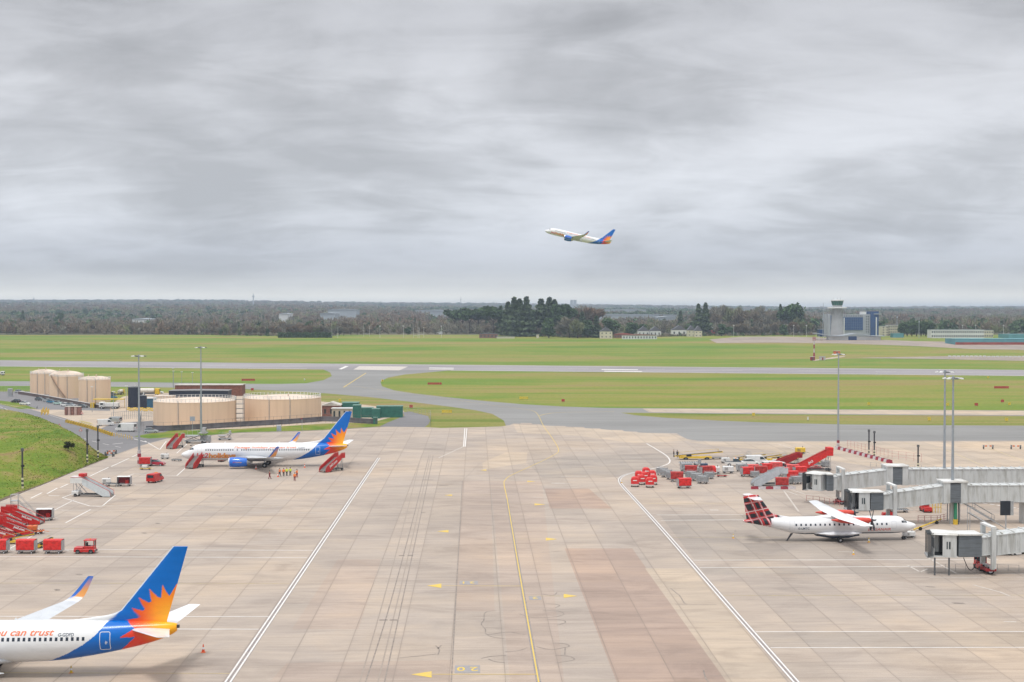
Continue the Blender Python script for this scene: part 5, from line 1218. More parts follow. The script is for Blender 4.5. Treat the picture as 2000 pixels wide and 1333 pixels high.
for i, (key, px, py, a, k, lab) in enumerate((('flat', 1330, 926, .3, .8, 'empty flat dolly between the diagonal row and the red cart'), ('cage', 1385, 936, .2, .9, 'grey mesh trolley right of the second diagonal row'), ('pod', 1388, 928, .4, 1.0, 'rounded red cart beside the white ground unit'), ('flat_red', 1410, 932, .1, .7, 'small red dolly between the two white units'), ('cart_grey', 1340, 921, .2, .9, 'grey covered cart at the left of the scissor loader'), ('gpu', 1365, 922, .1, .7, 'pale power unit right of the scissor loader'),
    ('cart_pink', 1470, 924, .1, .9, 'faded red cart behind the front row of red carts'), ('cage', 1474, 933, .1, .8, 'mesh trolley between two red carts'), ('cart', 1497, 922, .1, .9, 'red cart half hidden by the pale stairs'), ('flat', 1492, 915, .3, .8, 'low flat trailer before the white vans'), ('gpu_w', 1455, 918, .3, .8, 'white ground unit below the pickup'), ('cart_grey', 1448, 921, .2, .8, 'grey covered cart below the pickup'), ('cage', 1567, 938, .3, .9, 'mesh trolley left of the jet bridge head, nearer one'), ('cart', 1562, 930, .2, 1.0, 'red cart in front of the tall red stairs'),
    ('flat', 1575, 934, .3, .9, 'grey flat dolly in front of the tall red stairs'), ('cart_pink', 1530, 930, .1, .9, 'faded red cart behind the pale stairs landing'), ('tug', 1535, 921, .3, .8, 'red tug between the red carts'), ('gpu_y', 1489, 903, .1, .6, 'yellow unit in the back row'), ('flat_y', 1515, 906, .2, .8, 'low white and yellow trailer in the back row'), ('ladder', 1538, 905, .4, .6, 'grey access steps in the back row'), ('ladder', 1456, 903, 2.4, .6, 'grey access steps behind the pickup'), ('cage', 1540, 946, .1, .8, 'mesh trolley between the red carts at right'), ('flat_y', 1605, 905, .1, .9, 'white and yellow trailer beside the bridge roof'), ('cage', 1612, 912, .4, .8, 'grey trolley right of the tall red stairs'), ('flat', 1600, 911, .2, .9, 'grey dolly under the top of the tall red stairs'),
    ('cage', 1580, 945, .2, .8, 'mesh trolley touching the jet bridge head'), ('gpu_w', 1417, 905, .2, .8, 'white ground unit near the white car'), ('flat', 1400, 897, .0, .8, 'flat dolly right of the yellow belt loader'))):
    place(key, None, px, py, YAW + a, lab, 'mixed equipment on the right stands', scale=k)
# tow bar leading from the propeller aircraft
m = MB(); p0 = G(1785, 1040); p1 = G(1838, 1020)
tb = thing('tow_bar', 'yellow tow bar lying between the grey unit and the jet bridge', 'tow bar')
MB().cyl((p0.x, p0.y, .45), (p1.x, p1.y, .5), .12, .12, 8).build('bar', YELV, tb)
for k in (.2, .8):
    q = p0.lerp(p1, k); MB().cyl((q.x, q.y - .5, .3), (q.x, q.y - .3, .3), .3, .3, 12).build('wheel', TYRE, tb)
# barrier of red and white blocks
def block(a, b):
    t = T('barrier_block', 'barrier'); MB().prism([(-.28, 0), (.28, 0), (.16, .55), (.12, .8), (-.12, .8), (-.16, .55)], -.75, .75, 0).build('block', a, t); MB().box(-.05, .05, -.3, .3, .8, .9).build('top_lug', b, t); return t
RBLK = pm('barrier_red', (.30, .03, .05), .6, var=.2); WBLK = pm('barrier_white', (.52, .48, .49), .6, var=.15)
N_ = 20
for i in range(N_):
    f = i / (N_ - 1); px = 1636 + (1737 - 1636) * f; py = 878 + (905 - 878) * f
    place('rb' if i % 2 else 'wb', (lambda a=(RBLK if i % 2 else WBLK): block(a, a)), px, py, .62 + 0, ('white' if i % 2 == 0 else 'red') + ' block in the barrier line on the right stands', 'red and white barrier blocks, right stands')
for i in range(6):
    px = 1474 + i * 14.5; place('rl' if i % 2 == 0 else 'wl', (lambda a=(RBLK if i % 2 == 0 else WBLK): block(a, a)), px, 956, pi / 2 + YAW, ('red' if i % 2 == 0 else 'white') + ' low barrier block in front of the red carts', 'low barrier blocks beside the propeller aircraft tail', scale=(.6, 1, .7))
# upright rails of the barrier
def railfence(pts, h, n, mat, name, label, cat, r=.04, rails=2, posts_mat=None, lean=0.):
    t = thing(name, label, cat)
    P = [Vector(p) for p in pts]; o0 = P[0].copy(); t.location = o0; P = [p - o0 for p in P]
    seg = [(a, b) for a, b in zip(P[:-1], P[1:])]; tot = sum((b - a).length for a, b in seg)
    for k in range(rails):
        m = MB(); z = h * (k + 1) / rails * .97
        for a, b in seg: m.cyl(a + Vector((0, 0, z)), b + Vector((0, 0, z)), r * .7, r * .7, 5)
        m.build('rail', mat, t)
    for i in range(n + 1):
        d = tot * i / n
        for a, b in seg:
            l = (b - a).length
            if d <= l + 1e-6: q = a.lerp(b, d / l if l else 0); break
            d -= l
        MB().cyl(q, q + Vector((0, lean, h)), r, r, 6).build('post', posts_mat or mat, t)
    return t
PKR = pm('pale_red_rail', (.55, .25, .24), .6)
railfence([G(1655, 875), G(1745, 897), G(1800, 903)], 2.0, 16, PKR, 'railing', 'pale red rail fence behind the barrier blocks', 'railing', .035, 3)
railfence([G(1793, 1020), G(1830, 1020), G(1850, 1016)], 1.1, 6, PKR, 'railing', 'pink and white rail beside the propeller aircraft nose', 'railing', .05, 3)
railfence([G(1575, 979), G(1600, 982), G(1640, 990)], 1.1, 6, PKR, 'railing', 'pale red rail under the back jet bridge', 'railing', .04, 2)
railfence([G(1826, 1116), G(1900, 1116), G(1990, 1118)], 1.0, 8, GALV, 'railing', 'thin grey rail under the nearest jet bridge', 'railing', .03, 1)
railfence([G(1700, 912), G(1745, 916), G(1800, 917)], 1.0, 8, GALV, 'railing', 'thin grey rail beyond the back jet bridge', 'railing', .04, 2)
for px, lab in ((1960, 'left orange and white barrier on the far right concrete'), (1836, None),):
    pass
def xbar():
    t = T('striped_barrier', 'barrier'); 
    for k in range(5): MB().box(-1.5 + k * .6, -.9 + k * .6, -.06, .06, .7, 1.0).build('stripe_board', (ORGV if k % 2 else WHV), t)
    for x in (-1.2, 1.2): MB().prism([(x - .05, 0), (x + .05, 0), (x + .05, 1.1), (x - .05, 1.1)], -.4, .4).build('foot', DKG, t)
    return t
for px, py, a, lab in ((1930, 878, 0, 'orange and white striped barrier on the far pale concrete'), (1984, 878, 0, 'orange and white striped barrier near the right edge'), (218, 888, .8, 'orange and white striped barrier at the road end by the bank'), (214, 892, -.5, 'second striped barrier at the road end by the bank')):
    place('xbar', xbar, px, py, YAW + a, lab, 'orange and white striped barriers')
# ================================================================== JET BRIDGES
BRW = pm('bridge_white', (.50, .515, .515), .5, var=.12, scale=.9, dirt=(.34, .34, .32), streak=(1.5, 1.5, .3)); BRG = pm('bridge_bellows_grey', (.17, .19, .21), .75, var=.15, streak=(.3, .3, 4)); BRR = pm('bridge_roof', (.60, .60, .59), .6, var=.14, scale=.5, dirt=(.40, .38, .33)); BRD = pm('bridge_mouth_shade', (.025, .028, .032), .7)
def tunnel(t, name, x0, x1, z0, z1, w, h, mat=BRW, pitch=.62, roofmat=BRR):
    def ring(x, z): return [(x, -w / 2, z), (x, w / 2, z), (x, w / 2, z + h), (x, 0, z + h + .12), (x, -w / 2, z + h)]
    Z = lambda x: z0 + (z1 - z0) * (x - x0) / (x1 - x0)
    b = MB().loft([ring(x0, Z(x0)), ring(x1, Z(x1))], caps=True).build(name, mat, t)
    m = MB(); n = int((x1 - x0) / pitch)
    for s in (-1, 1):
        for i in range(n + 1):
            x = x0 + .08 + (x1 - x0 - .22) * i / max(n, 1); zz = Z(x); a = s * w / 2; c = s * (w / 2 + .07)
            m.hexa([(x, min(a, c), zz + .1), (x + .26, min(a, c), zz + .1), (x + .26, max(a, c), zz + .1), (x, max(a, c), zz + .1), (x + .05, min(a, c), zz + h - .1), (x + .21, min(a, c), zz + h - .1), (x + .21, max(a, c), zz + h - .1), (x + .05, max(a, c), zz + h - .1)])
        for zo in (0, h - .1):
            a, c = sorted((s * w / 2, s * (w / 2 + .09))); m.hexa([(x0, a, Z(x0) + zo), (x1, a, Z(x1) + zo), (x1, c, Z(x1) + zo), (x0, c, Z(x0) + zo), (x0, a, Z(x0) + zo + .12), (x1, a, Z(x1) + zo + .12), (x1, c, Z(x1) + zo + .12), (x0, c, Z(x0) + zo + .12)])
    m.build('corrugation', mat, b)
    m = MB()
    k = 0; x = x0 + .8
    while x < x1 - .3: m.box(x, x + .10, -w / 2 + .05, w / 2 - .05, Z(x) + h + .05, Z(x) + h + .20); x += 1.6
    m.build('roof_ribs', roofmat, b)
    return b
def bridge(label, p, cab_rot, x_in, x_out, x_end, zc, z_end, leg_x, leg_px=None, fixed=None, bellows=True):
    t = thing('jet_bridge', label, 'jet bridge', p, YAW); w = 2.9; h = 2.75
    # cab
    R = Matrix.Rotation(cab_rot, 3, 'Z')
    def rot(mb):
        mb.v = [tuple(R @ (Vector(v) - Vector((3.3, 0, 0))) + Vector((3.3, 0, 0))) for v in mb.v]; return mb
    rb = lambda *a: rot(MB().box(*a))
    c = MB(); c.box(.5, 3.6, -1.6, 1.6, zc - .15, zc + .02); c.box(.5, 3.5, 1.45, 1.6, zc, zc + h + .1); c.box(1.7, 3.5, -1.6, -1.45, zc, zc + h + .1); c.box(.5, .62, -1.6, -.1, zc, zc + 1.0); c.box(.5, .62, -1.6, 1.6, zc + h - .35, zc + h + .1); c.box(3.3, 3.5, -1.45, 1.45, zc, zc + h)
    cb = rot(c).build('cab', BRW, t)
    r = MB(); r.hexa([(.2, -1.75, zc + h + .1), (3.7, -1.75, zc + h + .1), (3.7, 1.75, zc + h + .1), (.2, 1.75, zc + h + .1), (.35, -1.55, zc + h + .38), (3.6, -1.5, zc + h + .30), (3.6, 1.5, zc + h + .30), (.35, 1.55, zc + h + .38)]); rot(r).build('cab_roof', BRR, t)
    rot(MB().box(.64, 3.25, -1.42, 1.42, zc + .03, zc + .05)).build('cab_floor', BRD, t)  # floor coloured near-black: shade of the cab mouth put into the paint
    rot(MB().box(1.5, 1.6, -.3, 1.4, zc + .05, zc + h)).build('mouth_shade_panel', BRD, t)  # near-black panel painted as the shaded inside of the open mouth
    rot(MB().box(.52, .60, -1.5, -.15, zc + 1.05, zc + h - .38)).build('control_window', WINB, t)
    for x0_, wd in ((2.2, .16), (2.5, .22)): rot(MB().box(x0_, x0_ + wd, -1.63, -1.60, zc + .95, zc + 1.95)).build('side_window', WINB, t)
    # folding canopy round the opening
    m = MB()
    for k in range(5):
        x = .42 - k * .16; o = .03 * k
        m.box(x, x + .10, -1.7 - o, -1.5, zc + .0 - .05 * k, zc + h + .3 - .02 * k); m.box(x, x + .10, 1.5, 1.7 + o, zc + .0, zc + h + .3 - .02 * k); m.box(x, x + .10, -1.5, 1.5, zc + h + .05, zc + h + .32 - .02 * k)
    rot(m).build('canopy_bellows', pm('canopy_dark', (.05, .055, .06), .8), t)
    rot(MB().box(-.35, .5, -1.65, 1.65, zc - .3, zc - .05)).build('floor_lip', GALV, t)
    if bellows:
        m = MB(); n = 20
        for k in range(n): x = 3.6 + (x_in - 3.6) * k / n; m.box(x, x + (x_in - 3.6) / n * .6, -1.58, 1.58, zc + .02, zc + h + .02)
        m.box(3.5, x_in, -1.5, 1.5, zc - .1, zc + h - .05); m.build('rotating_curtain', BRG, t)
        MB().slab([(3.4, -1.7), (x_in + .1, -1.7), (x_in + .1, 1.7), (3.4, 1.7)], zc + h + .06, zc + h + .24).build('curtain_roof', BRR, t)
    sl = (z_end - zc) / (x_end - x_in)
    tunnel(t, 'inner_tunnel', x_in, x_out, zc, zc + sl * (x_out - x_in), w - .35, h - .3)
    tunnel(t, 'outer_tunnel', x_out, x_end, zc + sl * (x_out - x_in) - .15, z_end - .15, w, h)
    # column and bogie
    zt = zc + sl * (leg_x - x_in)
    lg = MB()
    for s in (-1, 1): lg.box(leg_x - .28, leg_x + .28, s * 1.95 - .28, s * 1.95 + .28, 1.0, zt + h + .9)
    lg.box(leg_x - .22, leg_x + .22, -1.9, 1.9, zt - .55, zt - .25); lg.box(leg_x - .2, leg_x + .2, -1.9, 1.9, .8, 1.15)
    lift = lg.build('lift_column', BRW, t)
    MB().box(leg_x - .3, leg_x + .3, -2.2, 2.2, zt + h + .9, zt + h + 1.15).build('column_head', BRR, lift)
    bg_ = MB().box(leg_x - .7, leg_x + .7, -1.2, 1.2, .5, .85).build('bogie', REDD, t)
    for y in (-.85, .85): wheelpart(bg_, leg_x, y, .55, .4, RIM)
    return t, w, h
# nearest bridge
pA = G(1815, 1121); tA, w_, h_ = bridge('white jet bridge nearest the camera with a dark open mouth, at the right edge', pA, -.22, 6.6, 8.6, 26, 2.6, 4.9, 8.0)
m = MB()
for x in (3.0, 1.4): pass
MB().cyl((.3, -1.3, 0), (.3, -1.3, 2.4), .12, .12, 8).build('prop_leg', DKG, tA); MB().cyl((2.2, -1.4, 0), (2.2, -1.4, 2.4), .12, .12, 8).build('prop_leg', DKG, tA)
cbm = MB(); pts = [Vector((4.2 + 2.0 * k / 12, -1.3, 2.4 - 1.7 * sin(pi * k / 12))) for k in range(13)]; cbm.tube(pts, .05); cbm.build('hanging_cable', BLACK, tA)
pB = G(1655, 1024); tB, w_, h_ = bridge('white jet bridge in the middle of the three, behind the propeller aircraft', pB, -.12, 5.6, 6.8, 15.6, 2.6, 3.9, 7.4)
pC = G(1575, 985); tC, w_, h_ = bridge('white jet bridge farthest back, its grey windowed head facing left', pC, -.75, 4.6, 5.4, 14.4, 2.7, 3.8, 6.3, bellows=True)
# hub and fixed part of the two back bridges
for t, xe, z0, xend in ((tB, 15.6, 3.85, 60), (tC, 14.4, 3.8, 60)):
    m = MB(); m.box(xe, xe + 1.1, -1.75, 1.75, z0 - .2, z0 + 3.2); m.box(xe + 2.9, xe + 4.0, -1.75, 1.75, z0 - .2, z0 + 3.2); hub = m.build('hub', BRW, t)
    m = MB()
    for k in range(10): m.box(xe + 1.1 + k * .18, xe + 1.1 + k * .18 + .12, -1.7, 1.7, z0 - .1, z0 + 3.0)
    m.box(xe + 1.1, xe + 2.9, -1.6, 1.6, z0 - .05, z0 + 2.95); m.build('hub_curtain', BRG, hub)
    MB().box(xe - .1, xe + 4.1, -1.85, 1.85, z0 + 3.2, z0 + 3.45).build('hub_roof', BRR, hub)
    m = MB(); m.cyl((xe + 2, 0, 0), (xe + 2, 0, z0 - .2), .45, .45, 14); m.build('hub_column', BRW, t)
    tunnel(t, 'fixed_tunnel', xe + 4.0, xend, z0 - .1, z0 - .1, 2.9, 2.85, pitch=1.1)
    for x in (xe + 14, xe + 30): MB().box(x - .2, x + .2, -1.2, 1.2, 0, z0 - .2).build('support_pier', BRW, t)
# outside stairs beside the middle hub
st = thing('service_stairs', 'grey open steel stairs descending right of the middle jet bridge hub', 'stairs', G(1880, 1018), YAW)
m = MB()
for i in range(16): m.box(-1.5 + i * .42, -1.1 + i * .42, -.5, .5, 4.0 - i * .25, 4.05 - i * .25)
m.build('steps', TREAD, st)
for s in (-.55, .55):
    m = MB(); m.cyl((-1.5, s, 4.0), (5.2, s, 0.05), .09, .09, 6); m.cyl((-1.5, s, 5.0), (5.2, s, 1.05), .04, .04, 6); m.cyl((-1.5, s, 4.0), (-1.5, s, 5.0), .04, .04, 6); m.cyl((1.9, s, 2.0), (1.9, s, 3.0), .04, .04, 6); m.cyl((5.2, s, 0), (5.2, s, 1.05), .04, .04, 6); m.build('handrail', GALV, st)
MB().box(-2.9, -1.5, -.7, .7, 3.9, 4.05).build('landing', GALV, st); MB().cyl((-2.6, 0, 0), (-2.6, 0, 3.9), .1, .1, 8).build('post', GALV, st)
st2 = thing('service_stairs', 'second grey steel stairs, lower right, behind the nearest jet bridge', 'stairs', G(1935, 1052), YAW)
m = MB()
for i in range(16): m.box(-3.5 + i * .42, -3.1 + i * .42, -.5, .5, 4.0 - i * .25, 4.05 - i * .25)
m.build('steps', TREAD, st2)
for s in (-.55, .55): m = MB(); m.cyl((-3.5, s, 4.0), (3.2, s, 0.05), .09, .09, 6); m.cyl((-3.5, s, 5.0), (3.2, s, 1.05), .04, .04, 6); m.cyl((-3.5, s, 0), (-3.5, s, 5.0), .05, .05, 6); m.build('handrail', GALV, st2)
# dark sign box on a post
sg = thing('stand_sign', 'black square stand sign on a grey post above the nearest jet bridge', 'sign', G(1963, 1060), YAW)
MB().box(-.75, .75, -.15, .15, 4.2, 6.4).build('sign_box', pm('sign_black', (.02, .025, .035), .4), sg); MB().box(.75, 1.25, -.1, .1, 4.2, 6.4).build('sign_side', GALV, sg); MB().cyl((.1, 0, 0), (.1, 0, 4.2), .12, .12, 8).build('post', GALV, sg)
sg = thing('stand_sign', 'small black sign with yellow number beside the middle bridge hub', 'sign', G(1875, 1020), YAW)
MB().box(-.7, .7, -.1, .1, 4.9, 6.0).build('sign_box', pm('sign_black', (.02, .025, .035), .4), sg); MB().cyl((0, .2, 0), (0, .2, 5.0), .1, .1, 8).build('post', BRW, sg)
me = text_mesh('3', .9, bold=.02)
for v in me.vertices: v.co = (v.co.x - .3, -.12, v.co.y + 5.15)
me.materials.clear(); me.materials.append(pm('sign_yellow', (.75, .5, .08), .5)); o = bpy.data.objects.new('number', me); COL.objects.link(o); o.parent = sg
gp = thing('service_post', 'green and yellow service post between the bridge hub and the red white mast base', 'service post', G(1866, 1025), YAW)
MB().cyl((0, 0, .9), (0, 0, 3.6), .28, .28, 12).build('green_tank', pm('tank_green', (.03, .22, .12), .5), gp); MB().cyl((0, 0, 0), (0, 0, .9), .4, .4, 12).build('yellow_foot', YELV, gp); MB().cyl((.5, 0, 0), (.5, 0, 3.8), .1, .1, 8).build('pole', DKG, gp)
yr = thing('scaffold', 'yellow tubular frame standing left of the middle bridge hub', 'frame', G(1830, 1002), YAW)
m = MB(); 
for k in range(4): m.cyl((k * .5 - .8, 0, 0), (k * .5 - .8, 0, 3.2), .06, .06, 6)
m.build('uprights', YELV, yr)
for z in (1.0, 2.2, 3.2): MB().cyl((-.8, 0, z), (.7, 0, z), .06, .06, 6).build('crossbar', YELV, yr)
# ================================================================== LIGHT MASTS AND SMALL POLES
POLE = pm('mast_grey', (.34, .37, .41), .45, .4, var=.06); POLED = pm('pole_dark', (.05, .05, .06), .6); BASEY = pm('pole_pale_yellow', (.66, .62, .42), .6)
def mast(h=25, base='red', arms=4):
    t = T('light_mast', 'light mast')
    MB().cyl((0, 0, 0), (0, 0, h - .2), .30, .14, 14).build('pole', POLE, t)
    m = MB(); m.cyl((0, 0, h - .6), (0, 0, h), .22, .22, 10)
    for k in range(arms):
        a = pi * k / arms; m.cyl((-1.5 * cos(a), -1.5 * sin(a), h - .35), (1.5 * cos(a), 1.5 * sin(a), h - .35), .05, .05, 6)
    m.build('head_frame', POLE, t)
    for k in range(arms * 2):
        a = pi * k / arms; c, s = cos(a), sin(a); x, y = 1.45 * c, 1.45 * s
        b = MB(); pr = [(-.28, -.22, .0), (.28, -.22, .0), (.34, .30, -.10), (-.34, .30, -.10), (-.24, -.20, .16), (.24, -.20, .16), (.30, .26, .08), (-.30, .26, .08)]
        b.hexa([(x + c * q[1] - s * q[0], y + s * q[1] + c * q[0], h - .35 + q[2]) for q in pr]); b.build('lamp_head', WHV if k % 3 else DKG, t)
    if base == 'red':
        for k in range(4): MB().cyl((0, 0, .0 + k * .8), (0, 0, .8 + k * .8), .42, .42, 14).build('base_band', RBLK if k % 2 == 0 else WBLK, t)
    elif base == 'thin':
        for k in range(3): MB().cyl((0, 0, .0 + k * .7), (0, 0, .7 + k * .7), .36, .36, 14).build('base_band', RBLK if k % 2 == 0 else WBLK, t)
    return t
def mast_at(px, pt, pb, lab, base):
    p = G(px, pb); s = (pb - Y0) / H; h = (pb - pt) / s
    o = mast(h, base); o.location = p; tag(o, lab, None, 'tall floodlight masts'); return o
mast_at(272, 693, 906, 'tall grey light mast with a red and white base on the left stands', 'red')
mast_at(393, 677, 845, 'tall grey light mast on the verge before the pale round tank', 'none')
mast_at(1637, 690, 876, 'slim light mast at the start of the barrier blocks, right side', 'thin')
mast_at(1844, 723, 985, 'left one of the two tall masts behind the jet bridges', 'none')
mast_at(1860, 735, 1023, 'right one of the two tall masts, red and white at its foot', 'red')
def campole(pale=True):
    t = T('camera_pole', 'pole'); MB().cyl((0, 0, .9), (0, 0, 8), .17, .17, 10).build('pole', POLED, t)
    for k in range(5): MB().cyl((0, 0, k * .45), (0, 0, .45 + k * .45), .22, .22, 10).build('base_band', BASEY if k % 2 == 0 else POLED, t)
    MB().bevbox(-.22, .38, -.2, .2, 4.6, 5.0, .04).build('camera_box', BLACK, t); MB().bevbox(-.25, .25, -.25, .25, 7.9, 8.6, .05).build('head_box', DKG, t); return t
for px, pt, pb, lab, bk in ((44, 877, 956, 'dark pole with striped base standing on the grass bank at far left', True), (170.5, 838, 906, 'dark pole with striped base at the edge of the bank', False), (191.5, 831, 897, 'dark pole with a camera box, right of its twin by the road', False),
                        (1697, 839, 893, 'left dark pole of the pair beside the red and white barrier', False), (1707.5, 842, 893, 'right dark pole of the pair beside the barrier', False), (1793, 869, 918, 'single dark pole beyond the back jet bridge', False)):
    p = GB(px, pb) if bk else G(px, pb); s = (pb - Y0) / H if not bk else F / p.y
    o = place('campole', campole, px, pb, 0, lab, 'dark poles with boxes', scale=(1, 1, (pb - pt) / s / 8.6)); o.location = p
sc_ = thing('sign_board', 'small grey sign board on a pole before the round tank', 'sign', G(376, 842), YAW); MB().cyl((0, 0, 0), (0, 0, 3.4), .08, .08, 8).build('pole', POLE, sc_); MB().box(-.75, .75, -.08, .0, 3.0, 4.3).build('board', pm('sign_grey_blue', (.35, .38, .46), .5), sc_)
sp_ = thing('junction_box', 'pale grey box on the verge behind the parked airliner', 'cabinet', G(545, 843), YAW); MB().bevbox(-.7, .7, -.4, .4, 0, 1.9, .06).build('cabinet', SILV, sp_); MB().box(-.5, .5, -.43, -.405, .3, 1.6).build('door', pm('cabinet_blue_grey', (.33, .39, .46), .5), sp_)
lp = thing('lamp_post', 'thin pole with red lamp on the verge behind the parked airliner', 'pole', G(590, 842), YAW); MB().cyl((0, 0, 0), (0, 0, 3.6), .06, .06, 8).build('pole', GALV, lp); MB().box(-.35, .1, -.1, .1, 3.5, 3.8).build('lamp_head', REDD, lp)
# ================================================================== PEOPLE
SKIN = pm('skin', (.45, .25, .17), .6); HV_O = pm('hi_vis_orange', (.90, .22, .03), .7, var=.08, scale=6); HV_Y = pm('hi_vis_yellow', (.70, .80, .05), .7, var=.08, scale=6); TRO = pm('dark_trousers', (.025, .03, .045), .85); HAIR = pm('dark_hair', (.03, .02, .015), .9); MAR = pm('maroon_cloth', (.22, .02, .03), .8)
def skinned(name, V, E, R, mat, parent):
    me = bpy.data.meshes.new(name); me.from_pydata(V, E, []); o = bpy.data.objects.new(name, me); COL.objects.link(o)
    md = o.modifiers.new('skin', 'SKIN'); 
    for i, r in enumerate(R): me.skin_vertices[0].data[i].radius = (r, r) if not isinstance(r, tuple) else r
    me.skin_vertices[0].data[0].use_root = True
    s = o.modifiers.new('sub', 'SUBSURF'); s.levels = s.render_levels = 1
    me.materials.append(mat); o.parent = parent; return o
def person(loc, rz, label, jacket, trousers, stride=.12, arm=(0, 0), bend=0.):
    t = thing('person', label, 'person', loc, rz, 'ground crew standing by the parked airliner'); st = stride
    hip = (0, 0, .95); ch = (bend * .3, 0, 1.32); nk = (bend * .4, 0, 1.52)
    V = [hip, (bend * .15, 0, 1.12), ch, nk, (bend * .45 + .01, 0, 1.60), (bend * .5 + .02, 0, 1.70),
         (0, .10, .90), (st * .5 + .02, .11, .50), (st, .11, .09), (st + .15, .12, .05), (0, -.10, .90), (-st * .3 + .03, -.11, .50), (-st, -.11, .09), (-st + .15, -.12, .05),
         (bend * .35, .20, 1.43), (arm[0] * .3, .27, 1.16), (arm[0], .24, .92 + abs(arm[0]) * .6), (arm[0] + .04, .23, .86 + abs(arm[0]) * .7), (bend * .35, -.20, 1.43), (arm[1] * .3, -.27, 1.16), (arm[1], -.24, .92 + abs(arm[1]) * .6), (arm[1] + .04, -.23, .86 + abs(arm[1]) * .7)]
    E = [(0, 1), (1, 2), (2, 3), (3, 4), (4, 5), (0, 6), (6, 7), (7, 8), (8, 9), (0, 10), (10, 11), (11, 12), (12, 13), (2, 14), (14, 15), (15, 16), (16, 17), (2, 18), (18, 19), (19, 20), (20, 21)]
    R = [.13, .13, .14, .06, .085, .095, .09, .065, .05, .04, .09, .065, .05, .04, .07, .05, .038, .035, .07, .05, .038, .035]
    skinned('body', V, E, R, SKIN, t)
    skinned('trousers', [V[0], V[6], V[7], V[8], V[10], V[11], V[12]], [(0, 1), (1, 2), (2, 3), (0, 4), (4, 5), (5, 6)], [.15, .11, .085, .075, .11, .085, .075], trousers, t)
    skinned('jacket', [V[1], V[2], (V[3][0], 0, 1.47), V[14], V[15], V[16], V[18], V[19], V[20], (0, 0, .92)], [(0, 1), (1, 2), (1, 3), (3, 4), (4, 5), (1, 6), (6, 7), (7, 8), (0, 9)], [.16, .17, .085, .085, .07, .055, .085, .07, .055, .165], jacket, t)
    m = MB(); m.sph((V[5][0] - .015, 0, 1.735), .105, 10); m.build('hair', HAIR, t, True)
    for q in (V[9], V[13]): MB().bevbox(q[0] - .18, q[0] + .07, q[1] - .05, q[1] + .05, 0, .10, .02).build('shoe', BLACK, t)
    return t
for px, py, rz, lab, j, tr, st, arm in ((526.5, 936, .3, 'person in maroon with pale cap walking apart at the left of the crew', MAR, MAR, .28, (.25, -.2)), (546, 931, -.4, 'person in orange jacket leading the standing row', HV_O, TRO, .25, (.1, .1)), (554, 931, 1.6, 'person in orange vest second in the row', HV_O, TRO, .08, (0, .05)),
                                    (560, 930, 1.5, 'person in yellow vest third in the row', HV_Y, TRO, .1, (.05, 0)), (567, 929.5, 2.0, 'person in yellow vest at the right end of the row', HV_Y, TRO, .1, (.3, 0)), (575.5, 940, -1.4, 'person in orange nearest the camera', HV_O, MAR, .12, (.1, .1)), (580, 933, 2.6, 'person in orange with yellow sleeves behind the nearest worker', HV_O, REDD, .1, (.15, .3))):
    person(G(px, py), rz, lab, j, tr, st, arm)
for px, py, rz, lab in ((1316, 893, 0, 'person in dark clothes left of the yellow belt loader'), (1323, 894, 1, 'second person in dark clothes near the yellow belt loader')):
    person(G(px, py), rz, lab, TRO, TRO, .1, (0, .1))['group'] = 'workers near the yellow belt loader'
